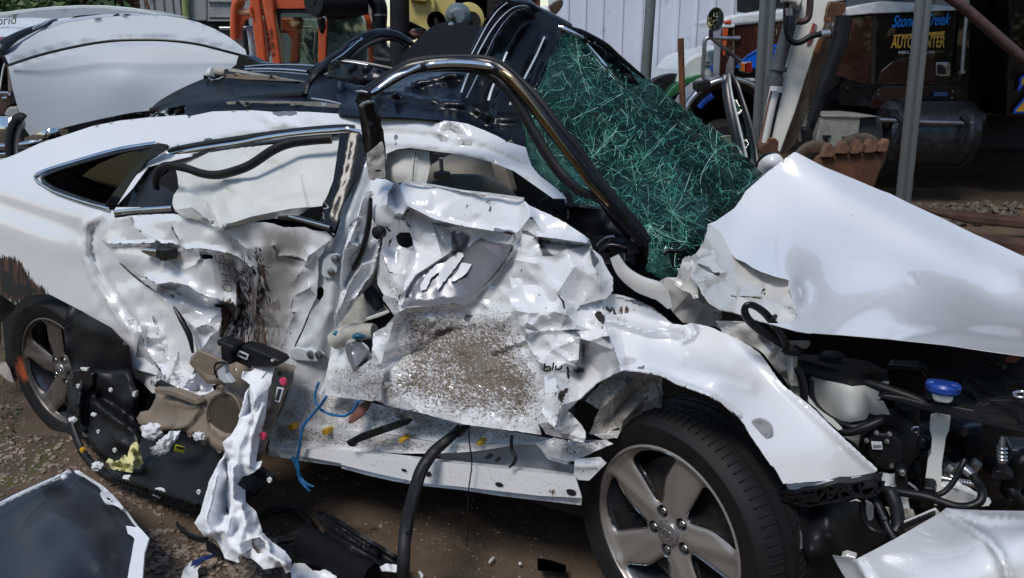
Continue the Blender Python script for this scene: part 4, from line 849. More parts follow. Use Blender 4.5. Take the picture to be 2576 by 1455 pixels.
tb('chrome_handle', CHROME, PC, T('00', '0 705 40 703 70 705'), 5.2, .014); tb('chrome_handle', CHROME, PC, T('00', '25 745 60 740'), 5.2, .014)
c = B(*T('00', '115 1030')[0], 4.9)
LT = MB(); e = [(B(*T('00', q)[0], 4.85)) for q in ('75 1190', '68 1120', '72 1040', '90 960', '115 910', '150 885', '175 900')]; LT.tube(e, .030, 16, 5, .6)
lt = tag(LT.build('leaning_tyre', TYRE, None), 'black tyre with a white inner ring, leaning under the corner of the raised lid', 'tyre')
m = MB(); m.tube([B(*T('00', q)[0], 4.87) for q in ('120 1180', '112 1120', '115 1050', '135 980', '160 940', '180 930')], .028, 12, 5, .5); m.build('white_ring', BEIGE, lt)
wh = thing('loose_wheel', 'loose wheel with grey rim lying behind the raised lid edge', 'wheel', tuple(B(*T('00', '740 900')[0], 6.0)))
m = MB(); c = B(*T('00', '735 890')[0], 5.95); m.lathe([(.13, .02), (.21, -.03), (.24, .0), (.24, .2), (.13, .2)], c, (.1, 1, .35), 48, closed=True); m.build('tyre', TYRE, wh)
m = MB(); m.lathe([(.13, -.01), (.11, .0), (.09, -.01), (.06, .03), (.03, .0), (.01, -.01)], c, (.1, 1, .35), 36); m.build('rim', STEEL, wh)
sb('engine_bits', BLKPLASTIC, wh, T('00', '500 960 640 930 900 860 920 920 700 960 520 1030'), 6.2, .1, .01) if False else None
jn = thing('scrap_pile', 'dark scrap with a white slotted part, between the raised lid and the black roof', 'scrap', tuple(B(*T('00', '1050 880')[0], 6.0)))
sb('dark_scrap', BLKPLASTIC, jn, T('00', '480 960 640 940 660 970 620 985 900 870 1140 840 1140 900 900 930 520 1040'), 6.1, .1, .01); sb('white_slotted_part', NATPLAS, jn, T('00', '1085 845 1140 840 1160 860 1150 880 1100 870'), 5.6, .05, .01); sb('grey_block', CONTAINER, jn, T('00', '1030 860 1090 850 1110 900 1040 905'), 5.8, .1, .01); tb('red_strip', pm('red_strip', (.3, .02, .03)), jn, T('00', '1080 838 1160 830'), 5.9, .012)
# -- trees behind (top left) and an unseen tree line added behind the camera for the panels to mirror
def tree(name, lab, base, hgt, rad, n, mat, grp, seed, sz=.10):
    rt = random.Random(seed); t = thing(name, lab, 'tree', base, grp); bx = Vector(base)
    m = MB(); m.tube([bx, bx + Vector((rt.uniform(-.2, .2), rt.uniform(-.2, .2), hgt * .5)), bx + Vector((0, 0, hgt * .85))], [hgt * .035, hgt * .025, .03], 10, 4)
    for i in range(6):
        a = rt.random() * 6.28; z = hgt * rt.uniform(.3, .7); m.tube([bx + Vector((0, 0, z)), bx + Vector((math.cos(a) * rad * .4, math.sin(a) * rad * .4, z + hgt * .12)), bx + Vector((math.cos(a) * rad * .8, math.sin(a) * rad * .8, z + hgt * .2))], [hgt * .012, .03, .01], 6, 2)
    m.build('trunk', BARK, t)
    cl = [(bx + Vector((rt.gauss(0, rad * .42), rt.gauss(0, rad * .42), hgt * rt.uniform(.28, .98))), rad * rt.uniform(.22, .42)) for _ in range(26)]; V, Fq = [], []
    for i in range(n):
        c, r = cl[rt.randrange(len(cl))]; d = Vector((rt.gauss(0, 1), rt.gauss(0, 1), rt.gauss(0, .8))); d = d.normalized() * r * rt.random() ** .4; p = c + d
        u = Vector((rt.gauss(0, 1), rt.gauss(0, 1), rt.gauss(0, 1))).normalized(); w_ = u.orthogonal().normalized(); s_ = sz * rt.uniform(.5, 1.3); k = len(V)
        V += [p - u * s_, p + w_ * s_ * .5, p + u * s_, p - w_ * s_ * .5]; Fq.append((k, k + 1, k + 2, k + 3))
    m = MB(); m.add(V, Fq); m.build('crown', mat, t, smooth=False, fix=False)
TG = 'trees beyond the parked cars'
for i, (u, Y, h, r, mt, lab) in enumerate([(-60, 22, 6.5, 2.6, LEAF, 'green leafy tree at the far left above the white roof'), (130, 19, 5.5, 2.2, LEAF, 'green tree above the middle of the white roof'), (262, 20, 5.0, 1.8, LEAFRED, 'tree with dry pinkish leaves left of the grey container'), (345, 24, 6.5, 2.2, LEAF, 'bright green tree touching the grey container edge'), (200, 27, 7.5, 3.0, LEAF, 'tall green tree standing behind the pinkish tree'), (30, 28, 8, 3.2, LEAF, 'tall green tree furthest left in the second row')]):
    p = B(u, 100, Y); tree('leafy_tree', lab, (p.x, Y, 0), h, r, 4200, mt, TG, 10 + i, .13)
rw = random.Random(9); V, Fq = [], []
for i in range(9000):
    x = rw.uniform(-26, 24); top = 5.2 + 2.0 * noise.noise(Vector((x * .22, 0, 0))) + 1.0 * noise.noise(Vector((x * .9, 3, 0))); z = top * rw.random() ** .6; y = -10 + rw.gauss(0, .9) + .8 * noise.noise(Vector((x * .6, z * .6, 7)))
    p = Vector((x, y, z)); u = Vector((rw.gauss(0, 1), rw.gauss(0, 1), rw.gauss(0, 1))).normalized(); w_ = u.orthogonal().normalized(); s_ = rw.uniform(.15, .45); k = len(V); V += [p - u * s_, p + w_ * s_ * .6, p + u * s_, p - w_ * s_ * .6]; Fq.append((k, k + 1, k + 2, k + 3))
m = MB(); m.add(V, Fq); tag(m.build('added_mirror_woods', LEAF, None, smooth=False, origin=(0, -10, 0), fix=False), kind='stuff')
# ------------------------------------------------------------------ the wrecked white saloon
CAR = thing('wrecked_car', 'crushed white saloon car with torn doors, peeled black roof and shattered green windscreen', 'car', (-0.3, 3.0, 0))
def part(o, lab): o['label'] = lab; return o
# -- rear quarter panel and roof rail
Qout = T('00', '-260 1330 0 1212 120 1165 300 1082 520 1012 700 952 900 912 1100 890 1400 868 1430 878 1600 843 1900 833 2050 845 2230 840 2400 850 2575 862') + \
    T('10', '150 880 280 878 420 885 700 905 850 918 950 935 1080 985 1180 1030 1250 1070 1390 1112 1430 1250 1500 1330 1620 1420 1700 1500 1600 1500 1450 1395 1300 1290 1100 1215 900 1168 700 1142 520 1118 420 1128 340 1160 330 1290') + \
    T('10', '240 1300 -20 1300') + T('00', '2480 1300 2400 1000 2100 1060 1700 1110 1500 1150 1400 1200') + \
    T('01', '1100 0 1060 110 1010 250 1100 450 1250 620 1420 900 1500 1250 1420 1440 1010 1330 975 1160 840 1030 650 912 510 838 390 775 290 765 200 780 120 845 0 765 -260 700')
Qglass = T('00', '300 1345 600 1235 900 1150 1180 1095 1235 1105 1190 1180') + T('00', '1090 1240 990 1380 860 1590 700 1560 500 1490 380 1450')
Qwin = T('00', '1120 1260 1500 1165 2100 1075 2540 1010 2490 1400') + T('01', '2400 100 1300 110 870 110 1000 -30')
quarter = sheet('quarter_panel', WHITE, CAR, Qout, [(-80, 430, .12), (0, 620, .02), (60, 740, .0), (200, 560, .05), (200, 340, .24), (400, 300, .30), (700, 290, .33), (900, 300, .34), (1150, 330, .33), (1330, 400, .28), (1420, 480, .22), (240, 640, .06), (330, 800, .06), (470, 900, .08), (480, 420, .22), (300, 500, .12), (800, 380, .28), (0, 480, .06)], step=11,
    holes=[Qglass, Qwin], jag=0,
    ridges=[(T('01', '0 95 300 200 620 300'), -.012, 40, 1), (T('01', '740 180 640 270 650 480 720 650 850 850 980 1020'), .014, 16), (T('01', '700 260 690 430 760 640 880 830 1000 1000'), -.018, 14),
            (T('00', '1280 1150 1500 1110 1800 1050 2200 1010 2575 985'), -.016, 14), (T('10', '300 1010 520 1020 800 1060 1100 1130 1400 1270'), -.016, 14), (T('10', '320 1070 520 1075 800 1110 1100 1190 1400 1320'), .014, 12),
            (T('10', '720 985 780 930 900 940 950 1050 840 1060 720 1010'), .022, 14), (T('10', '820 960 860 1010 930 1040'), -.03, 12),
            (T('00', '2000 880 2060 940 2150 920 2230 960'), .016, 16), (T('01', '1000 240 1150 480 1300 700'), .02, 30)],
    crum=[(.010, 26, 9, 3, T('10', '680 900 1000 930 1000 1090 680 1060')), (.010, 30, 7, 4, T('00', '1900 840 2400 850 2400 990 1900 960')), (.012, 40, 6, 8, T('01', '900 300 1150 600 1500 1300 1000 1400 700 900')), (.004, 150, 4, 5)],
    masks={'chip': [(T('10', '680 900 1000 930 1000 1090 680 1060'), 14), (T('00', '1950 835 2300 845 2300 870 1950 870'), 8), (T('01', '880 480 1000 480 1300 900 1000 1150 900 900'), 25, .8)],
           'grey': [(T('00', '2020 845 2230 840 2240 862 2140 880 2040 860'), 3), (T('00', '1540 1050 1600 1045 1640 1075 1560 1080'), 4), (T('00', '1300 1110 1330 1095 1420 1100 1340 1120'), 3), (T('00', '1420 872 1450 870 1450 885 1425 882'), 2.5), (T('00', '1420 935 1450 933 1450 948 1425 945'), 2.5), (T('10', '395 1010 430 1020 420 1090 405 1110'), 4)],
           'soot': [(T('01', '-30 480 120 480 240 650 390 780 120 850 -30 780'), 12, 1.0)],
           'dark': [(T('01', '0 560 60 590 120 690 250 700 380 770 300 765 180 780 110 800 0 740'), 6, .72)], 'dirt': [(T('01', '0 500 150 500 390 770 0 800'), 20, .5)]}, thick=.003)
part(quarter, 'smooth white rear quarter with brown scrape marks')
# quarter glass
sheet('quarter_glass', GLASSDK, CAR, Qglass, [(120, 440, .17), (400, 370, .24), (280, 520, .19)], step=16, thick=.004)
tubeS('quarter_glass_trim', CHROME, CAR, dz(smoothline(T('00', '860 1580 700 1550 500 1480 350 1400 262 1335 300 1300 600 1200 900 1118 1180 1076'), 3), .13, .14, .2), [.009, .011] + [.009] * 23, sm=1, flat=.5) if False else None
tubeS('quarter_glass_trim', CHROME, CAR, on('quarter_panel', T('00', '820 1580 560 1505 370 1430 262 1345 330 1290 600 1205 900 1122 1180 1078'), .006), .0075, flat=.6, sm=2)
tubeS('quarter_glass_seal', BLKTRIM, CAR, on('quarter_panel', T('00', '800 1565 560 1488 400 1425 320 1348 420 1290 600 1232 900 1148 1180 1098'), .002), .010, flat=.6, sm=2)
sheet('quarter_pillar_cover', BLKPAINT, CAR, T('00', '1190 1080 1240 1088 1260 1105 1245 1130 1100 1215 1000 1370 870 1600 760 1580 860 1450 1010 1260'), [(400, 370, .205), (280, 520, .15)], step=14, thick=.012)
# something seen through the quarter glass: far window light and a parcel shelf
SH = MB(); SH.prism([S(150, 480, .5), S(330, 500, .5), S(330, 480, 1.4), S(180, 440, 1.4)], (0, 0, .02)); SH.build('parcel_shelf', MATTE, CAR)
m = MB(); m.prism([S(a, b, 1.2) for a, b in D('20 380 500 330 500 620 20 620')], NIN * .02); m.build('far_quarter_lining', DARK, CAR)
m = MB(); m.prism([S(a, b, 1.1) for a, b in D('205 435 240 415 305 408 300 430 255 455 225 460')], NIN * .01); m.build('far_quarter_glass', GLASSGR, CAR); m = MB(); m.prism([S(a, b, 1.15) for a, b in D('190 470 235 440 300 432 290 450 258 470')], NIN * .01); m.build('far_pillar_trim', SEAT, CAR)
# -- rear door window: frame, airbag, rubber
sheet('curtain_airbag', AIRBAG, CAR, T('00', '1230 1215 1330 1190 1500 1165 1800 1120 2100 1085 2400 1050 2570 1030 2575 1200 2500 1400 2480 1455') + T('01', '2430 100 2350 110 2240 180 2100 195 2000 205 1850 235 1640 272 1540 210 1400 188 1320 140 1300 80 1310 20 1350 -40') + T('00', '1330 1290 1280 1260'),
    [(430, 410, .26), (850, 360, .27), (545, 570, .02), (440, 510, .10), (810, 530, .10), (650, 450, .14), (750, 540, .10), (480, 420, .22)], step=9, jag=1,
    ridges=[(T('01', '1640 265 1900 180 2200 120 2420 100'), .025, 22), (T('01', '1310 30 1450 110 1640 265'), .03, 30), (T('00', '1290 1290 1420 1420') + T('01', '1560 60 1640 200'), -.03, 30), (T('00', '1600 1180 1700 1290 1900 1400') + T('01', '2100 30'), .018, 40), (T('01', '1330 130 1500 160 1640 250'), .015, 18)],
    fold=(72, .034, None, .72), crisp=24, crum=[(.010, 60, 8, 12)], thick=.0015)
tubeS('window_top_trim', CHROME, CAR, dz(T('00', '1110 1217 1300 1170 1500 1130 1800 1085 2000 1045 2300 1005 2575 985') + T('10', '60 985 150 1005'), .24, .26, .28), .009, flat=.5)
tubeS('window_top_seal', BLKTRIM, CAR, dz(T('00', '1230 1150 1500 1095 1800 1050 2000 1020 2300 985 2575 965') + T('10', '100 970'), .25, .27, .29), .011, flat=.5)
tubeS('window_inner_seal', BLKTRIM, CAR, dz(T('00', '1125 1240 1350 1195 1600 1150 2000 1085 2300 1040 2560 1015'), .245, .25, .28), .007)
tubeS('window_run_rubber', RUBBER, CAR, dz(T('01', '1180 -40') + T('00', '1175 1360 1205 1280 1280 1252 1400 1270 1520 1310 1640 1322 1780 1290 1900 1240 2050 1140 2180 1085 2350 1060 2500 1050'), .14, .10, .10, .10, .16, .22), .0145, flat=.7, seg=12)
sheet('window_corner_trim', BLKTRIM, CAR, T('00', '1105 1240 1230 1212 1290 1260 1190 1340 1175 1380') + T('01', '1310 0 1300 100 1130 120 950 135 1000 0'), [(370, 410, .22), (320, 520, .14)], step=16, thick=.01)
tubeS('belt_chrome_strip', CHROME, CAR, dz(T('01', '868 152 1000 138 1300 118'), .085, .09), .0095, flat=.6)
tubeS('belt_black_strip', BLKTRIM, CAR, dz(T('01', '872 178 1000 165 1300 145'), .095, .10), .0075, flat=.6)
tubeS('loose_belt_strip', BLKTRIM, CAR, dz(T('01', '2100 190 2240 195 2400 240 2500 272'), .06, .04), [.006, .009, .010, .009], flat=.5)
tubeS('loose_belt_chrome', CHROME, CAR, dz(T('01', '2180 180 2350 225 2490 262'), .05, .035), .0045, flat=.5)
sheet('centre_pillar_cover', BLKPAINT, CAR, T('10', '-10 1005 60 1000 150 1012 175 1140 130 1290 60 1440') + T('11', '-5 110 -25 220 -60 320') + T('01', '2500 330 2420 250 2450 60') + T('00', '2500 1455 2540 1200'),
    [(870, 340, .22), (900, 380, .2), (810, 580, .05)], step=12, ridges=[(T('10', '60 1005 10 1300') + T('01', '2480 200'), .012, 16)], thick=.01)
# -- rear door skin
rd = T('01', '872 190 1000 172 1300 158 1450 175 1700 210 2000 225 2060 235 2140 265 2300 262 2360 285 2500 300 2520 315 2490 360 2400 510 2400 640 2390 780 2330 905 2280 1030 2230 1130 2180 1290 2160 1330 1900 1400 1600 1455 1500 1330 1460 1200 1410 1060 1330 930 1240 820 1180 745 1100 690 990 600 900 510 840 440 765 352 800 330 822 280')
STR = T('01', '1720 470 1800 560 1830 820 1790 1000 1720 1150')
reard = sheet('rear_door', WHITE, CAR, rd, [(290, 560, .07), (440, 550, .07), (560, 590, .05), (700, 600, .06), (835, 590, .05), (700, 700, .12), (600, 760, .14), (420, 700, .07), (340, 660, .06), (800, 760, .07), (740, 900, .08), (640, 900, .17), (520, 880, .12), (590, 830, .18)], step=7.5, jag=.8, seed=5,
    holes=[T('01', '1520 472 1545 465 1600 472 1612 490 1595 505 1530 500')],
    ridges=[(T('01', '820 385 1000 385 1170 378 1345 392'), .022, 9), (T('01', '1300 215 1300 270 1345 350'), .018, 14), (T('01', '990 190 1010 260 1200 370'), .020, 32), (T('01', '840 400 1100 420 1400 430'), -.02, 22, 1),
            (T('01', '1180 690 1300 675 1420 700 1520 770 1640 800 1780 855'), .040, 26), (T('01', '1230 730 1400 780 1560 870 1700 850'), -.028, 24), (T('01', '1100 640 1180 690'), .02, 20),
            (T('01', '1400 425 1500 420 1650 440 1790 480 1900 570 1940 700 1930 900'), .030, 16), (T('01', '1260 480 1310 550 1400 575 1480 540 1510 490'), .018, 12), (T('01', '1270 470 1330 520 1420 520 1490 470'), -.022, 22, 1),
            (T('01', '1750 480 1790 650 1830 820 1800 1000 1720 1160'), -.030, 22), (T('01', '1870 600 1900 800 1870 1000'), -.022, 22), (T('01', '1960 420 2000 600 2010 800'), .020, 24), (T('01', '1700 280 1850 420 1930 600 1960 800'), .022, 20),
            (T('01', '2060 400 2090 480 2200 480 2310 520'), .026, 14), (T('01', '2210 680 2300 560 2340 470'), .030, 26), (T('01', '2190 900 2220 780 2330 720'), .030, 26), (T('01', '2120 1180 2170 1030 2230 900'), .024, 26),
            (T('01', '1480 1020 1560 995 1650 1045'), .030, 16), (T('01', '1530 1180 1590 1080 1650 1045'), .026, 12), (T('01', '1380 850 1520 900 1660 905'), .020, 30, 1)],
    fold=(165, .012, None, .55), cr=.50, crum=[(.008, 80, 7, 21), (.005, 48, 10, 22, T('01', '1900 420 2520 320 2400 700 2180 1290 1850 1250')), (.008, 30, 16, 23, T('01', '1500 980 1900 980 1900 1400 1500 1400'))],
    masks={'chip': [(T('01', '1300 680 1800 850 1600 900 1180 760'), 20, .8), (T('01', '2050 400 2500 500 2200 1280 1850 1300 1900 700'), 30, .7)],
           'grey': [(T('01', '2065 400 2100 480 2200 470 2315 505 2300 522 2230 505 2150 490 2085 490'), 3), (T('01', '1180 700 1260 690 1400 695 1330 720 1310 800 1260 740'), 4), (T('01', '1905 900 2000 820 2130 760 2160 950 2130 1200 1880 1190 1870 1000'), 12, .50)],
           'soot': [(T('01', '1740 480 1800 560 1900 560 1960 700 2010 900 2050 1200 1720 1180 1790 900'), 12, .62), (T('01', '1900 400 1960 400 2040 600 2060 900 1940 760'), 10, .6), (T('01', '1660 780 1780 830 1790 900 1700 1130 1660 1100'), 10, .9), (T('01', '1640 250 1700 270 1940 600 1920 680'), 8, .5)],
           'dark': [(T('01', '1765 560 1785 560 1800 800 1850 860 1750 1130 1705 1140 1790 900'), 2.5, .57), (T('01', '1880 600 1905 610 1900 760 1870 830'), 4, .75), (T('01', '1560 855 1640 830 1780 850 1740 880 1640 870'), 4, .7), (T('01', '1905 420 1930 440 1955 560 1935 560'), 3, .6)],
           'film': [(T('01', '1950 250 2350 300 2150 1280 1850 1290 1880 900 1960 600'), 30, 1.15), (T('01', '1640 470 1790 480 1800 760 1660 760'), 12, .9)],
           'scratch': [(T('01', '1640 250 2500 300 2200 1280 1700 1200'), 30, 1.0)], 'dirt': [(T('01', '1850 900 2150 900 2100 1300 1800 1300'), 30, .6)]})
part(reard, 'buckled white rear door with black tyre scrapes')
# tyre lettering pressed onto the door: worn strokes
m = MB()
def stroke(pts, r=.0016):
    m.tube([S(p[0], p[1], p[2]) for p in pts], r, 6, 2, .4)
for (cx, cy, sh) in [(1660, 500, 'S'), (1690, 565, 'E'), (1705, 645, 'H'), (1715, 715, 'O')]:
    q = T('01', f'{cx} {cy}')[0]; a = math.radians(12); wd, ht = 11, 8
    seg = {'S': [[(-1, -1), (-1, 1), (0, 1), (0, -1), (1, -1), (1, 1)]], 'E': [[(-1, 1), (-1, -1), (1, -1), (1, 1)], [(0, -1), (0, .7)]], 'H': [[(-1, -1), (1, -1)], [(-1, 1), (1, 1)], [(0, -1), (0, 1)]], 'O': [[(-1, -.8), (-.8, 1), (.8, 1), (1, -.8), (-.6, -1)]]}[sh]
    for st in seg:
        stroke([(q[0] + x * wd + y * 2, q[1] + y * ht + x * 1.5, .055) for x, y in st])
m.build('tyre_lettering_mark', BLKTRIM, reard)
# handle
m = MB(); hp = T('01', '1050 430 1075 420 1180 430 1215 450 1210 490 1180 500 1120 480 1070 455'); m.prism([S(a, b, .015) for a, b in hp], NIN * .04); hd = m.build('door_handle', CHROME, reard, smooth=False); bevel(hd, .006, 3)
m = MB(); hp = T('01', '1172 425 1205 430 1250 440 1245 520 1205 515 1200 500 1175 490'); m.prism([S(a, b, .005) for a, b in hp], NIN * .05); bevel(m.build('handle_base', BLKPLASTIC, reard, smooth=False), .004)
m = MB(); hp = T('01', '1520 470 1600 470 1612 490 1595 505 1530 500'); m.prism([S(a, b, .10) for a, b in hp], NIN * .04); m.build('handle_hole_lining', HOLE, reard, smooth=False)
# -- torn inner sill / jamb behind the door
jam = T('01', '640 915 820 1000 975 960 1100 800 1180 800 1260 870 1340 950 1400 1080 1440 1220 1500 1330 1600 1455') + T('02', '1620 60 1500 80 1150 60 1120 30 1060 -30') + T('01', '1020 1400 990 1310 985 1180 840 1030')
sheet('rear_jamb', WHITE, CAR, jam, [(250, 800, .07), (330, 830, .05), (400, 780, .12), (460, 860, .13), (350, 950, .08), (500, 950, .08), (420, 1000, .0)], step=7, jag=1.2, seed=9,
    holes=[T('01', '1105 870 1130 835 1180 820 1225 845 1235 880 1190 900 1150 915 1125 950 1120 900'), T('01', '985 960 1010 930 1060 915 1070 945 1050 1000 1010 1060 990 1040 975 1000')],
    ridges=[(T('01', '1150 930 1200 1100 1260 1250'), .030, 22), (T('01', '1060 1000 1100 1180 1180 1300 1250 1400'), .030, 18), (T('01', '1240 860 1300 980 1380 1130 1450 1230'), .034, 16), (T('01', '990 1300 1040 1200 1050 1050'), .030, 18), (T('01', '1350 1200 1300 1350 1250 1440'), .03, 16), (T('01', '1000 880 900 850 800 900'), -.02, 30, 1)],
    fold=(55, .020, None, .7), cr=.50, crum=[(.006, 24, 16, 32)], masks={'chip': [(jam, 4, 1.0)], 'scratch': [(jam, 5)], 'grey': [(T('01', '1000 1360 1500 1300') + T('02', '1600 60 1150 60'), 14, .47), (T('01', '1480 1300 1640 1400') + T('02', '1600 60 1400 60'), 10, .62)], 'dirt': [(T('01', '1000 1330 1500 1300') + T('02', '1600 60 1150 60'), 14, .45)]})
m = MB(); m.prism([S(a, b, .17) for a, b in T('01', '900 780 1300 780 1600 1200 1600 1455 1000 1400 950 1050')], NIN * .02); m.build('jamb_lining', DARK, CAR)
tubeS('jamb_seal', BLKTRIM, CAR, dz(T('01', '905 530 1000 610 1110 700 1250 770'), .075, .09), [.003, .005, .005, .003], sm=3)
tubeS('door_edge_seal', BLKTRIM, CAR, dz(T('01', '1310 860 1370 960 1430 1080 1455 1210'), .05, .04), [.003, .010, .010, .004], sm=4)
# -- B pillar
bp = T('10', '140 1180 215 1150 330 1290') + T('11', '240 -60 210 40 150 180 70 230 60 400 40 600 0 980 30 1120') + T('01', '2560 1200 2490 1290 2480 1455') + T('02', '2440 120 2300 230 2120 290 2040 420') + T('02', '2000 400 2120 200 2200 -20') + T('01', '2180 1270 2290 1040 2390 790 2400 520 2520 315') + T('11', '-30 60')
bpl = sheet('centre_pillar', SHUT, CAR, bp, [(905, 440, .20), (870, 600, .12), (830, 760, .10), (790, 900, .10), (760, 1050, .09), (720, 1100, .06), (900, 560, .14)], step=10,
    holes=[T('01', '2400 715 2430 712 2445 735 2440 780 2410 820 2385 800 2385 760')], ridges=[(T('10', '180 1250') + T('11', '60 150 -20 400') + T('01', '2480 900 2390 1200'), .018, 22, 1), (T('01', '2470 900 2360 1100 2280 1160'), .012, 20)], crum=[(.005, 60, 5, 41)], thick=.004)
for q, nm in [((T('01', '2470 465 2530 460 2548 480 2540 600 2500 655 2440 640 2420 610 2435 510')), 'upper'), ((T('01', '2190 1180 2240 1168 2420 1215 2430 1240 2390 1278 2230 1268 2185 1240')), 'lower')]:
    m = MB(); m.prism([S(a, b, .075) for a, b in q], NIN * .02); h_ = bevel(m.build('hinge_plate', BRKT, bpl, smooth=False), .004, 3)
for tp in ('2518 503', '2490 603', '2330 1225', '2393 1230'):
    m = MB(); q = T('01', tp)[0]; m.lathe([(.012, .012), (.012, .002), (.008, 0), (.004, -.001)], S(q[0], q[1], .066), NIN, 14); m.build('hinge_bolt', STEEL, bpl)
for tp, rr_ in (('2335 1062', .020),):
    m = MB(); q = T('01', tp)[0]; m.lathe([(rr_, .01), (rr_, 0), (rr_ * .7, -.002)], S(q[0], q[1], .092), NIN, 20); m.build('rubber_plug', BLKPLASTIC, bpl)
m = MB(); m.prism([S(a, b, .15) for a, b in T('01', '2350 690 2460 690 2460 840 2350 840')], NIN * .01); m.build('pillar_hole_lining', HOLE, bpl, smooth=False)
# -- crumpled hinge side of the front door
ed = T('11', '205 -10 200 150 210 220 190 330 120 480 90 580') + T('11', '60 680 0 800 -60 960 -50 900 0 700 0 620 20 430 50 330 58 250 90 200 135 180 160 60')
sheet('front_door_edge', WHITE, CAR, T('11', '300 300 300 420 280 560 220 700 120 800 30 930 -40 1020 -50 930 -10 780 0 600 20 430 48 330 60 240 130 178 160 60 185 -10 235 -10 225 120'), [(915, 520, .06), (900, 620, .03), (860, 760, .02), (940, 640, .08), (900, 720, .06)], step=6.5, jag=.8, seed=3,
    ridges=[(T('11', '225 10 205 180 180 340 100 560 0 760'), -.022, 9), (T('11', '130 190 60 250 60 380 120 410'), .016, 9), (T('11', '290 420 240 600 100 800'), .028, 12), (T('11', '160 550 60 700 0 860'), .02, 12)],
    fold=(50, .010, None, .7), cr=.5, crum=[(.003, 26, 14, 51)], masks={'chip': [(T('11', '-60 400 300 300 250 700 -50 1000'), 5, 1.0)], 'grey': [(T('11', '40 220 130 180 110 220 60 270'), 3, .9)], 'scratch': [(T('11', '-60 400 300 300 250 700 -50 1000'), 9)]})
tubeS('door_seal_cord', HOSEBLK, CAR, dz(T('11', '222 40 215 170 195 300 160 440 100 560 85 590'), .05, .03), [.005, .008, .008, .008, .007, .004], sm=4)
for tp in ('112 350', '60 490'):
    m = MB(); q = T('11', tp)[0]; m.lathe([(.022, .010), (.020, 0), (.010, -.003)], S(q[0], q[1], .035), NIN, 16); m.build('hinge_washer', SHUT, CAR)
    m = MB(); m.lathe([(.0085, .01), (.0085, -.008), (.004, -.011)], S(q[0], q[1], .033), NIN, 6); m.build('hinge_bolt', STEEL, CAR)
m = MB(); q = T('11', '268 305')[0]; m.lathe([(.018, .02), (.018, 0), (.012, -.004)], S(q[0], q[1], .03), NIN, 18); m.build('rubber_plug', BLKPLASTIC, CAR)
# -- front door skin
fd = T('10', '215 1375 240 1350 330 1352 400 1385 440 1400 470 1372 700 1410 900 1450') + T('11', '1100 15 1370 52 1410 90 1560 160 1700 232 1800 300 1870 350 1880 385 1900 430 1960 480 2010 580 2050 640 2050 740 2000 800 1800 850 1700 1000 1600 1200 1560 1455') + T('12', '1540 100 1500 240 1480 300 1510 375 1300 345 1100 318 900 290 600 210 330 150 260 115 230 120 0 92 -50 84') + \
    T('01', '2405 1520 2450 1420 2480 1280 2500 1180 2490 1120') + T('11', '10 1150 40 1110 130 1100 200 1160 230 1230 240 1060 330 1010 400 930 370 885 310 800 320 770 272 690 270 580 300 430 320 330 240 215 225 120')
DIRT = T('11', '420 900 560 850 880 850 980 880 1300 900 1340 1000 1420 1160 1500 1330 1540 1455') + T('12', '1560 100 1490 350 900 280 330 140 60 60') + T('11', '100 1300 400 1290')
GREY = T('11', '490 740 570 620 640 580 760 500 800 470 830 440 830 300 850 280 875 320 910 290 960 330 980 330 950 400 960 420 1000 370 1060 340 1110 370 1200 380 1300 400 1270 470 1200 580 1130 660 1060 720 980 790 900 835 700 850 500 865 440 890 480 800')
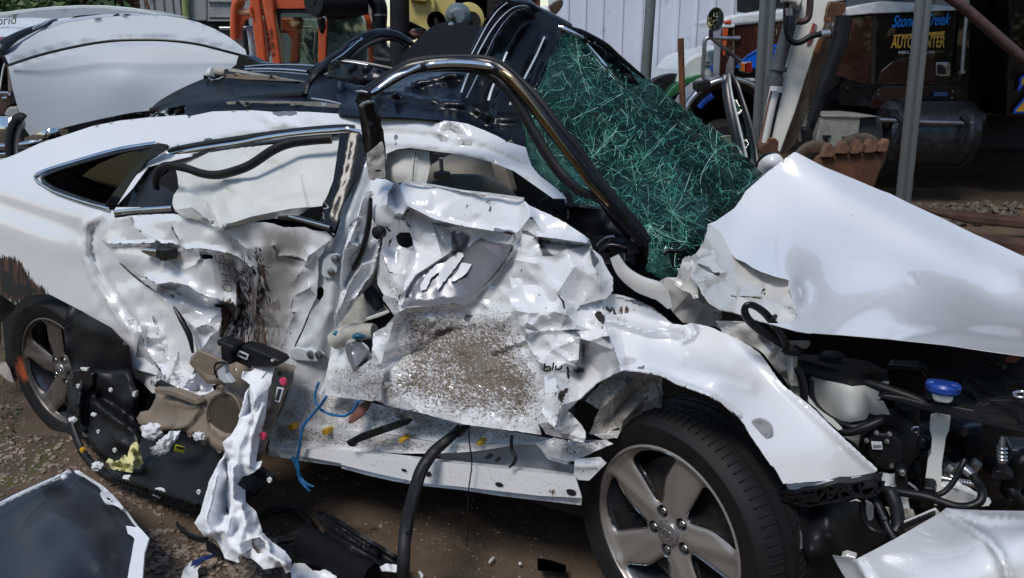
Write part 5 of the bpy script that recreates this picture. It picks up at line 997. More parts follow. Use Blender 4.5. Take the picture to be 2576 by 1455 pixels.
frontd = sheet('front_door', WHITE, CAR, fd, [(940, 460, .12), (1150, 490, .14), (1330, 510, .12), (1450, 590, .10), (1530, 680, .10), (1520, 760, .06), (960, 560, .06), (1000, 640, .10), (1100, 660, .13), (1290, 590, .12), (1050, 740, .05), (1180, 720, .12), (1300, 700, .06), (1000, 830, .02), (960, 920, -.03), (1150, 860, .04), (1320, 860, .05), (1050, 980, -.02), (1250, 980, .0), (1340, 1080, -.02), (1000, 1010, -.05), (830, 980, .02), (890, 900, .05)], step=6.6, jag=.9, seed=2,
    holes=[T('11', '410 330 440 300 515 300 535 350 545 395 500 418 450 405 425 380')],
    ridges=[(T('11', '500 100 700 200 900 250 1150 290 1300 305'), .045, 14), (T('11', '520 120 690 230 900 275 1150 310'), -.035, 26), (T('11', '500 100 450 190 420 170 345 90 350 0'), .040, 18), (T('11', '450 190 380 0'), -.04, 34),
            (T('11', '1320 305 1290 420 1230 510 1120 650 980 790 900 835'), .055, 14), (T('11', '900 835 700 850 490 870 440 900'), .050, 16), (T('11', '1400 90 1430 180 1330 300'), .040, 22), (T('11', '1430 180 1510 290'), .03, 18),
            (T('11', '1480 330 1650 350 1850 380'), .040, 14), (T('11', '1500 360 1700 400 1860 400'), -.03, 26), (T('11', '480 740 560 620 760 490 840 440'), .035, 14), (T('11', '830 300 810 440 900 450 960 330'), -.028, 18),
            (T('11', '470 740 490 560 520 440 540 400'), .035, 20), (T('11', '300 430 360 600 470 620'), .03, 30), (T('11', '310 770 420 800 470 760'), .03, 20), (T('11', '440 890 400 960 340 1010 240 1060 235 1180 300 1290'), .055, 22),
            (T('11', '300 1290 450 1240 600 1190'), -.04, 26), (T('11', '1080 850 1070 800 1120 720'), .03, 16), (T('11', '1160 1200 1250 1160 1390 1115'), .022, 12, 1), (T('11', '1170 1230 1260 1190 1400 1150'), -.02, 26, 1), (T('11', '690 1060 800 1020 1000 990'), .014, 12, 1), (T('11', '690 1080 800 1050 1000 1010'), -.014, 22, 1),
            (T('11', '1880 430 1910 560 1950 680'), .035, 22), (T('11', '1500 450 1620 470 1700 430'), .025, 16), (T('11', '1280 500 1480 540 1500 480'), .02, 20), (T('11', '1640 740 1760 560'), .03, 40), (T('11', '60 1130 110 1330 200 1200'), .05, 26),
            (T('11', '330 1350') + T('12', '310 -30 300 120'), .03, 12), (T('12', '1540 60 1500 200 1490 330'), .03, 14), (T('11', '1000 900 1340 1000'), .02, 40)],
    fold=(180, .012, None, .55), cr=.45, crum=[(.012, 100, 8, 61), (.005, 50, 10, 62), (.003, 18, 12, 63, T('11', '200 900 1300 900 1500 1400') + T('12', '1500 350 0 60'))],
    masks={'grey': [(GREY, 3), (T('11', '1150 262 1190 270 1290 285 1310 310 1210 305 1150 295'), 3), (T('11', '1330 290 1400 285 1470 330 1500 350 1540 420 1600 480 1520 480 1500 400 1440 330 1370 310'), 4), (T('11', '930 920 1000 925 960 975 925 965'), 3), (T('11', '690 1060 820 1020 870 1020 780 1065 740 1090'), 3), (T('11', '1500 350 1850 385 1860 400 1560 375'), 3), (T('11', '1870 420 1900 440 1950 520 1900 580'), 4), (T('11', '380 200 420 150 470 160 500 220 440 210'), 4, .8), (T('11', '20 1150 130 1100 220 1200 200 1280 90 1370 40 1250'), 6, .8), (T('11', '650 230 800 220 900 260 800 262'), 3, .8)],
           'chip': [(fd, 10, .62), (T('11', '230 180 560 200 520 460 300 820'), 12, 1.0), (T('11', '1440 280 1960 380 1960 700 1500 500'), 20, .9)],
           'dirt': [(DIRT, 60, 1.02), (T('11', '850 960 1150 1000 1500 1330 1540 1455') + T('12', '1500 300 900 200') + T('11', '700 1300 600 1050'), 60, 1.15), (T('11', '-100 1300 300 1250') + T('12', '300 150 -100 90'), 14, .72), (T('11', '1650 480 2000 480 2050 760 1650 760'), 20, .4), (T('11', '300 600 480 740 480 850 380 900'), 10, .8)],
           'film': [(T('11', '450 900 1000 900 1450 1200 1540 1455') + T('12', '1500 320 900 250 330 120') + T('11', '330 1300'), 50, .34), (T('11', '850 960 1200 1050 1450 1400') + T('12', '1300 150 900 50') + T('11', '700 1250'), 80, .7)],
           'dark': [(T('11', '300 200 370 270 400 300 380 420 350 410 345 300'), 4, .55), (T('11', '430 760 470 770 430 860 380 900 400 850'), 4, .6), (T('11', '1270 290 1310 310 1300 330 1190 285'), 2.5, .8), (T('11', '1310 320 1250 500 1200 560 1290 440'), 2, .75), (T('11', '470 180 500 110 520 130 490 200 540 280 520 300'), 2.5, .7)],
           'scratch': [(T('11', '1400 400 2050 450 2050 800 1300 850 900 800'), 30, 1.0), (T('11', '200 1050 450 950 400 1290 230 1290'), 10, 1.0)]})
part(frontd, 'crumpled front door skin caked with mud specks and bare grey patches')
# white islands of paint left in the bare patch
for q in ('595 700 640 620 720 540 790 520 880 450 915 455 925 480 860 570 800 640 725 735 720 690 740 600 680 640 640 730 600 740', '815 665 870 600 900 550 905 530 985 540 950 600 905 640 860 665 845 670'):
    sheet('paint_flake', WHITE, frontd, T('11', q), [(u, v, dat('front_door', u, v)[0] - .008) for u, v in resample(T('11', q), 14)], step=7, jag=1.5, thick=.001)
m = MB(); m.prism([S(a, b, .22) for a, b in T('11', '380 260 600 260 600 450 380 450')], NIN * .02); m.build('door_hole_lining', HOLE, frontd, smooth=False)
sheet('upper_door_lip', SHUT, frontd, T('10', '465 1365 700 1398 900 1436') + T('11', '1100 2 1370 40 1376 56 1100 20 880 -12 690 -45 470 -75'), [(1000, 460, .11), (1150, 480, .13), (1320, 500, .11)], step=12, thick=.006)
# door inner seen in the gap between pillar and door
sheet('door_inner_panel', NATDK, CAR, T('11', '110 760 180 740 260 700 300 830 360 890 200 950 190 970 120 1000 80 1030 0 1030 0 960'), [(900, 730, .12), (960, 800, .13), (870, 820, .10)], step=10, crum=[(.01, 30, 6, 3)], ridges=[(T('11', '170 760 190 850 240 940'), .012, 8), (T('11', '90 830 130 900 140 1000'), .012, 10)], masks=None)
tubeS('door_inner_bar', NATDK, CAR, dz(T('11', '-50 1120 50 1060 150 1050 250 1045'), .05, .07), [.028, .026, .026, .022], seg=14)
for k_, q_ in enumerate(('135 1080', '-10 1065')):
    m = MB(); m.blob(S(*T('11', q_)[0], .04), .016, 3, .2, 3 + k_, (1.3, .5, .6)); m.build('blue_clip', TWINEDK, CAR)
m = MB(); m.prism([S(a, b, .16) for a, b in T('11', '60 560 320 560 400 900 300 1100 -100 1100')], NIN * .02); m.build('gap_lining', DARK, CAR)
tubeS('white_edge_strip', CREAM, CAR, dz(T('11', '190 955 280 925 360 895'), .03, .04), [.004, .006, .004], flat=.4)
tubeS('inner_cable_bundle', BLKPLASTIC, CAR, dz(T('11', '180 700 230 780 290 880'), .1, .1), [.014, .022, .014])
# -- front fender
fn = T('11', '1225 735 1290 728 1278 690 1270 632 1300 650 1330 640 1365 655 1368 700 1450 695 1550 690 1600 735 1700 790 1800 822 1900 800 1960 780 1985 765 2080 768 2200 800 2350 870 2500 990 2575 1000') + \
    T('21', '70 985 200 1012 320 1060 440 1120 520 1165 580 1212 640 1290 700 1380 760 1455') + T('22', '850 70 960 150 1100 290 1250 430 1400 570 1465 625 1468 645 1440 665 1200 705 1000 728 760 745 730 690 690 620 660 600 620 540 575 470 540 420 505 370 470 300 420 240 360 185 300 130 200 80 100 40 0 5') + \
    T('11', '2400 1370 2250 1345 2130 1340 2060 1370 1990 1405') + T('12', '1930 -20 1850 50 1790 110 1730 175 1700 200 1745 225 1800 290 1840 350 1842 400 1828 432 1700 405 1600 385 1545 370 1490 290 1495 240 1510 190 1540 60') + T('11', '1530 1400 1480 1280 1440 1200 1400 1120 1350 1010 1330 940 1310 890 1270 800')
fender = sheet('front_fender', WHITE, CAR, fn, [(1290, 740, .0), (1380, 730, .04), (1480, 755, .07), (1600, 750, .12), (1700, 800, .13), (1330, 850, -.02), (1440, 850, .05), (1550, 850, .05), (1650, 860, .08), (1350, 960, -.05), (1480, 930, .05), (1560, 930, -.02), (1640, 930, -.03), (1800, 960, -.02), (1900, 900, .13), (1950, 1000, .06), (2100, 1100, .06), (2200, 1180, .10), (2000, 1215, -.02), (1850, 1050, -.03), (1370, 1060, -.07), (1440, 1090, -.05), (1430, 1000, -.06), (1760, 880, .10)], step=7, jag=.8, seed=4,
    ridges=[(T('11', '1810 1100 1770 1000 1740 960 1690 930'), .03, 20), (T('11', '1640 740 1670 820 1700 920 1770 1030 1800 1100 1790 1260 1770 1310'), .050, 18), (T('11', '1800 1100 1880 1120 1960 1090 2020 1085'), .045, 16), (T('11', '2010 1085 2060 1190 2100 1290 2110 1340'), .055, 24), (T('11', '1820 1120 1830 1240 1780 1350'), -.04, 26),
            (T('11', '1380 1010 1500 1045 1650 1040 1900 1040'), .02, 12), (T('11', '1350 1010 1400 980 1440 1000 1400 1060'), .03, 22), (T('11', '1300 870 1420 910 1600 900'), .03, 26), (T('11', '1420 1060 1480 1180 1640 1230'), -.035, 40, 1), (T('11', '1600 1180 1720 1270 1780 1300'), .04, 16),
            (T('11', '1900 960 2060 970 2300 1040 2575 1075'), .035, 16, 1), (T('11', '1900 900 2200 930 2500 1000'), -.025, 50, 1), (T('11', '2130 1340 2350 1365 2575 1450') + T('22', '200 70 420 230'), .018, 12), (T('21', '0 1130 70 1090 100 1050 60 980'), .02, 12), (T('21', '0 1350 200 1380 500 1455'), .012, 30, 1),
            (T('12', '1500 200 1560 280 1620 330 1640 200 1650 150'), .04, 16), (T('12', '1640 60 1660 150 1720 210'), .03, 16), (T('12', '1500 290 1620 350 1840 410'), .03, 20), (T('11', '1500 1280 1600 1340 1680 1290'), .03, 14), (T('21', '380 1100 760 1455') + T('22', '1460 640'), .012, 20, 1), (T('11', '1990 1400 2100 1345'), .03, 14)],
    fold=(140, .009, T('11', '1150 600 1980 740 2080 1080 2110 1340 1900 1455') + T('12', '1900 200 1860 480 1450 400'), .62), cr=.46, crum=[(.005, 46, 14, 72, T('11', '1200 700 1900 760 2020 1080 1800 1350') + T('12', '1840 420 1480 380')), (.004, 160, 4, 73)],
    masks={'chip': [(T('11', '1300 700 1800 820 2000 1080 1800 1350') + T('12', '1840 420 1480 380'), 20, .75)],
           'dark': [(T('11', '1600 740 1640 750 1690 820 1695 920 1680 900 1660 830'), 3, .75), (T('11', '1890 900 1930 880 1990 910 2000 960 1985 1040 1940 1090 1960 1000 1920 950'), 5, .72), (T('11', '1520 1300 1540 1295 1540 1330 1530 1345'), 1, 0), (T('11', '1690 1290 1720 1310 1740 1455 1700 1455'), 4, .62), (T('12', '1630 90 1700 0 1720 30 1670 130'), 4, .7)],
           'soot': [(T('11', '1960 850 2200 850 2250 900 2150 940 1990 920'), 8, .55), (T('12', '1600 60 1740 0 1660 150'), 8, .8)],
           'grey': [(T('11', '1740 1300 1840 1330 1835 1360 1760 1355'), 3), (T('11', '2240 1310 2300 1300 2280 1340 2230 1330'), 3, .8), (T('11', '1980 770 2200 800 2400 870 2575 990 2575 1010 2350 890 2150 825'), 3, .7)],
           'scratch': [(T('21', '0 1150 700 1400 400 1455 0 1400'), 20, .8), (T('11', '1900 820 2400 900 2300 1200 1900 1000'), 20, .8)], 'dirt': [(T('11', '1400 900 1800 900 1800 1400 1500 1400'), 20, .42), (T('12', '1480 0 1840 0 1840 420 1480 380'), 20, .5), (T('11', '1850 1100 2080 1100 2100 1330 1900 1400'), 20, .35)],
           'film': [(T('11', '1800 1100 2020 1090 2090 1320 1900 1450 1750 1450'), 20, .6), (T('11', '2100 1240 2220 1230 2250 1290 2120 1330'), 6, .75), (T('12', '1490 300 1840 340 1830 430 1500 370'), 8, .6), (T('11', '1225 735 1600 740 1550 900 1320 880'), 30, .3)]})
part(fender, 'creased white front fender torn open above the wheel')
for q in ('1950 758 2040 765 2040 780 1955 775', '2255 770 2350 790 2345 805 2250 790'): pass
m = MB(); q = T('22', '590 330')[0]; m.lathe([(.026, .002), (.024, -.001), (.012, -.0015)], S(q[0], q[1], -.012), NIN, 14); pt = m.build('patch_of_worn_paint', streaky('worn_patch', (.40, .40, .42), (.15, .15, .16), 40, 40, .5, .6), fender)
# 'blu' badge
m = MB()
def sx(u, v, d=-.075): return S(u, v, d)
b0 = T('11', '1525 1300 1520 1345')
def bar(pts, r=.0022): m.tube([S(a, b, -.062) for a, b in pts], r, 8, 3, .8)
bar(T('11', '1538 1290 1530 1342 1572 1340 1578 1316 1535 1314')); bar(T('11', '1602 1285 1594 1338')); bar(T('11', '1622 1306 1616 1332 1655 1330 1662 1304'))
m.build('door_badge', BLKPLASTIC, fender)
# inner crushed fender behind, above the wheel
sheet('inner_fender', CREAM, CAR, T('11', '1990 1405 2120 1350 2350 1375') + T('12', '2420 -60 2420 190 2330 200 2200 270 2100 360 2080 400 1950 380 1880 372 1870 365 1950 185 1840 120'), [(1530, 960, .08), (1660, 990, .10), (1500, 1090, .05), (1600, 1050, .07)], step=8, jag=1,
    ridges=[(T('12', '1950 190 2050 100 2150 0'), .04, 14), (T('12', '2130 260 2250 150 2400 80'), .03, 14), (T('12', '2200 60 2120 150 1990 300'), -.03, 20)], fold=(50, .016, None, .7), crum=[(.006, 26, 10, 82)],
    masks={'dirt': [(T('12', '1800 -200 2450 -100 2420 400 1850 400'), 20, .68)], 'grey': [(T('12', '2150 250 2200 180 2330 60 2250 200'), 3), (T('11', '2130 1455 2150 1380 2200 1400 2180 1455'), 4)], 'chip': [(T('12', '1800 -200 2450 -100 2420 400 1850 400'), 20, 1.0)], 'film': [(T('12', '1800 -200 2450 -100 2420 400 1850 400'), 20, .6)]})
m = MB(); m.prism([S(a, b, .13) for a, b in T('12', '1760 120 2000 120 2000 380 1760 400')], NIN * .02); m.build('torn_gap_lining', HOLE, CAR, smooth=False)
# wheel arch darkness + strut tower
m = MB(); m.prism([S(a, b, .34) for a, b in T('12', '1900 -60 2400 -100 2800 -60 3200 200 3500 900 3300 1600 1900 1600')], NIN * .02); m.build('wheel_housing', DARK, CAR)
sheet('wheel_arch_lip', BLKPLASTIC, CAR, T('22', '-20 15 100 50 200 92 290 140 350 195 410 250 460 310 500 375 520 430 440 350 400 290 330 220 250 160 150 110 0 60'), [(1720, 980, .02), (1850, 1050, .03), (1890, 1110, .03)], step=10, thick=.02)
# -- windscreen pillar base, wiper area
sheet('cowl_area', BLKPLASTIC, CAR, T('11', '1990 130 2100 200 2310 400 2290 540 2240 700 2100 620 1960 470 1880 380 1700 240 1690 100'), [(1520, 560, .28), (1620, 640, .28), (1440, 570, .3)], step=12, crum=[(.03, 45, 5, 7)], thick=.01)
m = MB()
for i in range(16):
    q = T('11', f'{1900 + rnd.random() * 300} {380 + rnd.random() * 160}')[0]; m.box(S(q[0], q[1], .2 + rnd.random() * .1), .03 + rnd.random() * .04, .03, .02 + rnd.random() * .03, (Matrix.Rotation(rnd.random() * 3, 3, 'X') @ Matrix.Rotation(rnd.random() * 3, 3, 'Z')).col)
bevel(m.build('hinge_debris', BLKPLASTIC, CAR, smooth=False), .003)
tubeS('torn_wire_stub', STEEL, CAR, dz(T('11', '1930 400 1990 345 2060 330'), .2, .2), .004); tubeS('torn_wire_stub', BLKTRIM, CAR, dz(T('11', '1950 450 2010 400 2080 400 2150 420'), .18, .2), .006)
m = MB(); m.lathe([(.007, .004), (.007, 0), (.0045, 0), (.0045, .004)], S(*T('11', '2207 350')[0], .2), NIN, 12); m.build('bolt_ring', STEEL, CAR)
tubeS('pillar_metal_edge', CREAM, CAR, dz(T('11', '2060 480 2130 600 2250 690 2380 740 2440 800 2480 870'), .09, .10, .12), [.012, .018, .022, .024, .016, .006], flat=.5)
sheet('strut_tower', CREAM, CAR, T('11', '2380 680 2450 640 2575 640') + T('21', '20 480 40 620 90 700 180 810 290 880 300 960 420 1080 500 1140 440 1130 250 1010 0 980') + T('11', '2500 900 2400 740'), [(1690, 720, .25), (1770, 800, .25), (1860, 850, .2)], step=9, fold=(45, .015), crum=[(.006, 30, 6, 91)], ridges=[(T('21', '20 700 150 850 280 900'), .03, 16)], masks={'grey': [(T('21', '150 830 290 880 440 1080 500 1140 250 1020'), 12, .5)], 'chip': [(T('21', '0 400 500 1140 0 1000'), 20, .7)]})
sheet('torn_metal_tab', CREAM, CAR, T('21', '0 500 50 480 60 600 110 690 120 795 80 800 60 760 0 740 -60 690'), [(1710, 650, .17), (1750, 740, .17)], step=8, jag=1, crum=[(.015, 30, 6, 9)])
# -- hood
hood_o = T('20', '840 1150 860 1152 1070 1262 1300 1355 1500 1440') + T('21', '1560 5 1700 75 1950 190 2200 312 2400 400 2575 482 2800 600') + T('21', '2800 1262 2575 1232 2300 1195 2000 1150 1560 1103 1200 1072 985 1058 960 1062 860 1045 700 1000 640 985') + \
    T('21', '838 990 838 930 860 905 845 850 825 770 800 700 805 660 780 650 700 632 650 615 590 595 520 560 470 525 400 495 370 460 345 410 300 350 280 310 240 260 190 238 250 215 330 160 390 118 440 50 475 -10') + T('20', '560 1370 650 1290')
hood = sheet('hood', WHITE, CAR, hood_o, [(1997, 385, .95), (2150, 455, 1.02), (2300, 525, 1.08), (2576, 645, 1.12), (1850, 520, .68), (1780, 565, .5), (1840, 650, .40), (1985, 700, .26), (1990, 810, .10), (2030, 838, .08), (2240, 852, .10), (2576, 895, .12), (2100, 600, .68), (2300, 700, .68), (2500, 750, .78), (2050, 720, .38), (2200, 760, .42), (2400, 800, .40), (2000, 500, .80), (2650, 900, .12), (2650, 700, 1.0)], step=10, jag=0, seed=6,
    ridges=[(T('21', '870 900 925 830 930 740 900 700'), -.022, 24, 1), (T('21', '880 900 940 800 1050 620 1250 520 1500 530 1690 610 1745 690'), .018, 70, 1), (T('21', '1690 605 1735 650 1745 700'), .012, 6), (T('20', '860 1160 1200 1455') + T('21', '1500 150 2000 420 2575 700'), .04, 60, 1), (T('21', '1600 1110 1900 1080 2200 1080 2575 1110'), .02, 30, 1)],
    bumps=[(2180, 720, 110, -.03), (1900, 560, 80, -.02)], masks={'scratch': [(T('21', '200 100 700 100 700 600 300 400'), 30, .3)], 'dark': [(T('21', '1265 155 1290 175 1325 238 1300 220'), 1.2, .55), (T('21', '1690 608 1730 640 1745 690 1735 655'), 1, .5)]}, thick=.0015)
part(hood, 'buckled white hood raised at its rear corner')
hc = sheet('hood_torn_corner', CREAM, CAR, T('21', '190 238 240 258 290 305 320 360 350 420 400 495 470 525 530 560 600 600 650 618 780 652 805 665 800 705 830 780 850 850 862 900 838 940 838 992 700 1000 560 960 400 905 280 880 200 825 150 760 110 680 70 640 45 560 40 495 100 460 130 420 160 370 185 290'), [(1780, 570, .5), (1735, 655, .22), (1850, 700, .36), (1900, 780, .20), (1990, 810, .12), (1800, 760, .16), (1990, 700, .30), (1850, 640, .44)], step=7, jag=.8, seed=8,
    ridges=[(T('21', '40 495 110 530 200 570 240 620 290 610'), .04, 14), (T('21', '110 680 180 660 290 660'), .03, 14), (T('21', '600 860 590 780 620 700'), .03, 12), (T('21', '280 880 420 780 600 800 750 860 840 880'), .03, 30), (T('21', '200 330 250 420 200 520'), -.03, 40, 1)], fold=(70, .014, None, .6), cr=.47, crum=[(.005, 34, 12, 112)],
    masks={'grey': [(T('21', '50 510 200 560 240 620 180 590'), 4), (T('21', '340 760 420 780 400 800 350 790'), 4, .7)], 'chip': [(T('21', '40 480 300 550 280 700 100 700'), 8, .9)], 'dark': [(T('21', '250 600 295 600 270 630'), 3), (T('21', '600 850 625 700 630 660 640 700 610 830'), 2, .7)]})
part(hc, 'torn crumpled corner of the hood')
# dark mass under the hood
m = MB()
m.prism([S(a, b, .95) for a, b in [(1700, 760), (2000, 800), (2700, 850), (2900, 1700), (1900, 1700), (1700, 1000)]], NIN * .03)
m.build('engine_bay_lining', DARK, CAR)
# -- sill: stacked ledges from the pillar foot to the front wheel
def strip(name, mat, top, bot, dt, db, step=10, **k):
    out = list(top) + list(bot)[::-1]; c = [(p[0], p[1], dt) for p in top[::2]] + [(p[0], p[1], db) for p in bot[::2]]
    return sheet(name, mat, CAR, out, c, step=step, **k)
SD = dict(masks=None)
def sm_(poly, a, f=.5): return {'dirt': [(poly, 12, a + .08)], 'film': [(poly, 12, f + .1)], 'chip': [(poly, 12, .9)]}
t1 = T('02', '2240 -40 2440 60 2575 80') + T('12', '60 90 300 150 700 240 1000 300 1400 370 1700 420 1950 410')
t2 = T('02', '2090 275 2300 300 2575 345') + T('12', '200 355 400 375 700 425 850 430 1100 440 1300 440 1480 450 1600 560 1720 580')
strip('sill_upper_ledge', WHITE, t1, t2, .09, .05, step=9, masks=sm_(t1 + t2[::-1], .62, .4), crum=[(.012, 60, 5, 201)], seed=3)
t3 = T('02', '2030 440 2300 450 2575 480') + T('12', '200 500 430 515 700 515 850 510 1000 500 1200 470 1350 440 1460 430 1560 560 1700 600')
strip('sill_clip_ledge', WHITE, T('02', '2090 275 2300 300 2575 345') + T('12', '200 360 400 380 700 430 850 432 1100 445 1300 442 1480 450 1600 556 1720 580'), t3, .045, .035, step=9, masks=sm_(t2 + t3[::-1], .72, .5), crum=[(.008, 50, 5, 202)])
t4 = T('02', '2030 440 2300 450 2575 478') + T('12', '0 470 400 520 750 558 1000 585 1300 612 1500 632 1765 668')
t5 = T('02', '2025 470 2300 480 2575 500') + T('12', '0 495 400 545 750 580 1000 605 1300 640 1500 660 1765 690')
strip('sill_seam', WHITE, t4, t5, .03, .005, step=9, masks=sm_(t4 + t5[::-1], .75, .7), noi=[(.004, 20, 3)])
sheet('sill_inner_web', BRKT, CAR, T('12', '700 500 1000 495 1350 440 1480 440 1560 560 1750 600 1765 668 1500 632 1000 585 760 560'), [(1100, 1145, .10), (1440, 1180, .10)], step=10, crum=[(.01, 60, 4, 5)])
t6 = T('02', '2030 500 2300 540 2575 590') + T('12', '0 600 200 650 400 695 620 740 900 765 1200 800 1500 835 1815 850')
rk = strip('rocker_panel', WHITE, t5, t6, .0, -.005, step=10, masks={'dirt': [(t5 + t6[::-1], 14, .42)], 'chip': [(t5 + t6[::-1], 14, .5)], 'soot': [(T('12', '1540 760 1620 760 1620 840 1540 840'), 8, .5)], 'film': [(T('12', '1480 780 1815 780 1815 850 1480 850'), 20, .75)]}, seed=4)
t7 = T('02', '2025 530 2300 575 2575 612') + T('12', '0 625 200 680 400 725 620 760 900 790 1200 835 1500 870 1810 905')
strip('sill_pinch_flange', WHITE, t6, t7, .02, .015, step=9, masks=sm_(t6 + t7[::-1], .6, .75))
strip('sill_under_shadow_face', BLKPLASTIC, T('02', '2040 445 2300 465 2575 490') + T('12', '0 500 200 520'), T('02', '2040 520 2300 560 2575 620') + T('12', '0 640 200 690'), .06, .06)
sheet('sill_end_box', WHITE, CAR, T('12', '1760 560 1950 545 2000 590 1870 720 1790 715 1755 680'), [(1450, 1180, .0), (1500, 1190, .0)], step=8, masks={'dirt': [(T('12', '1760 560 1950 545 2000 590 1870 720 1755 680'), 9, .55)]}, ridges=[(T('12', '1760 610 1930 605'), .012, 10)])
sheet('sill_bent_flange', WHITE, CAR, T('12', '1460 430 1600 400 1850 440 2050 400 2080 375 1900 372 2050 440 1960 480 1800 555 1740 575 1700 575 1560 540'), [(1400, 1130, .02), (1540, 1110, .03)], step=8, masks={'dirt': [(T('12', '1460 400 2080 375 1960 480 1740 580'), 9, .7)], 'chip': [(T('12', '1460 400 2080 375 1960 480 1740 580'), 9, 1)]}, crum=[(.015, 30, 6, 9)], jag=1)
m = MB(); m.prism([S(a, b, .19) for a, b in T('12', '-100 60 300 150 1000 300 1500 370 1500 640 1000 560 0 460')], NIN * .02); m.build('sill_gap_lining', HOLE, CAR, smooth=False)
for q in ('1095 532 1120 530 1130 545 1110 560 1080 550', '1160 560 1175 552 1188 562 1180 578 1165 575', '450 635 475 638 490 652 465 650', '1160 740 1195 740 1220 762 1180 765', '1700 790 1750 795 1770 820 1750 835 1710 825', '635 660 660 658 675 680 655 690 638 680', '725 420 760 420 760 438 728 440', '1830 560 1865 558 1865 588 1832 588'):
    m = MB(); pts = smoothline(T('12', q), 3, True); m.prism([S(a, b, -.007 if pts[0][1] > 1165 else .03) for a, b in pts], NIN * .012); m.build('drain_hole', HOLE, rk, smooth=False)
for tl, q in (('02', '2168 300 2208 300 2208 342 2168 342'), ('02', '2425 335 2468 335 2470 378 2428 378'), ('12', '420 415 455 390 485 410 450 445'), ('12', '1012 425 1062 423 1055 465 1015 450')):
    m = MB(); m.prism([S(a, b, .015) for a, b in T(tl, q)], NIN * .03); bevel(m.build('yellow_clip', YELLOW, CAR, smooth=False), .004)
sheet('lower_trim_blade', BLKPLASTIC, CAR, T('12', '35 425 140 370 440 268 500 262 520 275 500 300 330 360 105 440 100 465 60 460'), [(880, 1115, -.03), (1020, 1060, .0)], step=9, thick=.015)
sheet('door_bottom_bracket', ALU, CAR, T('12', '370 160 540 210 520 255 490 270 410 240 395 200'), [(1000, 1040, .02)], step=7, crum=[(.02, 25, 6, 2)], thick=.004)
tubeS('strap_of_red_cloth', REDRUST, CAR, dz(T('12', '215 120 150 190 90 250 55 285'), .03, -.01), [.006, .018, .012, .003], flat=.35)
tubeS('dangling_wire', HOSEBLK, CAR, dz(T('12', '1285 380 1285 480 1315 540 1300 590 1265 620'), .0, -.02), [.0045, .005, .005, .005, .002])
tubeS('thin_wire', HOSEBLK, CAR, dz(T('12', '965 310 965 420 985 590 960 800 950 1080 950 1210 970 1268'), -.02, -.03, -.06), .0018, seg=6)
# -- window frame of the front door, bent up over the roof
DF = T('10', '120 712 200 690 300 610 400 550 500 498 600 470 700 458 850 448 1000 452 1100 468 1200 505 1300 590 1450 745 1600 930 1750 1110 1900 1320 1990 1440') + T('11', '2080 95 2180 215 2290 350')
dfd = [.02, .05, .08, .10, .12, .14, .16, .18]
tubeS('door_frame', BLKPAINT, CAR, dz(T('10', '180 715 300 640 400 580 500 525 600 500 700 485 850 475 1000 478 1100 492 1180 520 1300 620 1440 780 1580 960 1730 1150 1850 1310 1960 1455') + T('11', '2060 120 2160 230 2290 375'), 0.0, .05, .10, .12, .12, .14, .18), .017, flat=.4, seg=14)
tubeS('frame_outer_seal', RUBBER, CAR, dz(T('10', '165 690 300 600 480 490 600 455 800 440 1000 440 1120 455 1230 505 1330 590 1480 740 1640 950 1790 1130 1930 1330') + T('11', '2110 100 2220 220 2320 370'), .03, .08, .13, .15, .15, .17, .21), .010, flat=.6)
tubeS('frame_chrome', CHROME, CAR, dz(T('10', '225 700 300 655 400 585 500 545 600 498'), -.028, .02, .05), [.003, .008, .010, .006, .007], flat=.5)
tubeS('frame_chrome', CHROME, CAR, dz(T('10', '640 500 700 488 850 478 1000 485 1100 500 1150 515'), .055, .085, .09), [.006, .008, .009, .009, .008, .003], flat=.5)
tubeS('frame_bronze_strip', pm('bronze_reflecting_trim', (.30, .21, .11), .16, 1.0, var=.4, vs=5), CAR, dz(T('10', '1190 535 1260 590 1380 720 1500 880 1620 1040 1740 1200 1860 1370') + T('11', '1960 30 2020 100'), .09, .09, .11, .13), [.004, .009, .008, .008, .007, .007, .006, .005, .003], flat=.5)
tubeS('frame_inner_seal', RUBBER, CAR, dz(T('10', '600 535 700 520 850 515 1000 528 1090 555 1180 610 1270 700 1360 830 1430 960 1500 1080 1600 1240 1700 1360 1800 1445') + T('11', '1880 20 1980 80 2020 110'), .12, .12, .12, .12, .16), [.006, .009, .010, .010, .011, .012, .013, .014, .014, .014, .014, .014, .012, .01, .008, .006], flat=.7)
part(sheet('broken_frame_post', BLKPAINT, CAR, T('10', '130 700 230 705 225 760 250 830 285 920 305 1010 318 1130 325 1250 325 1345 280 1340 210 1350 200 1290 190 1200 172 1130 150 980 135 850 118 780 100 770'), [(900, 240, -.01), (960, 330, .01), (940, 450, .05)], step=7, jag=.5, ridges=[(T('10', '180 800 230 1000 250 1300'), .014, 16)], crum=[(.006, 25, 6, 5)], thick=.008), 'bent glossy black window post')
sheet('frame_post_foot', CREAM, CAR, T('10', '190 1160 230 1130 300 1070 322 1130 328 1250 328 1345 260 1350 245 1365 210 1352 200 1300 192 1220'), [(930, 400, .0), (950, 450, .02)], step=6, jag=.8, crum=[(.006, 20, 6, 6)], masks={'chip': [(T('10', '180 1100 330 1100 330 1360 180 1360'), 5)], 'dark': [(T('10', '205 1100 240 1050 280 1020 270 1070 230 1110'), 3, .7), (T('10', '245 1285 300 1275 300 1300 250 1305'), 1.5, .8)]})
m = MB(); q = T('10', '128 800 150 775 205 755 212 778 180 790 140 815'); m.prism([S(a, b, -.03) for a, b in q], NIN * .02); bevel(m.build('frame_clip', ALU, CAR, smooth=False), .003)
tubeS('splinter_of_trim', ALU, CAR, dz(T('10', '105 690 150 690 200 700'), -.01, -.01), [.001, .004, .002])
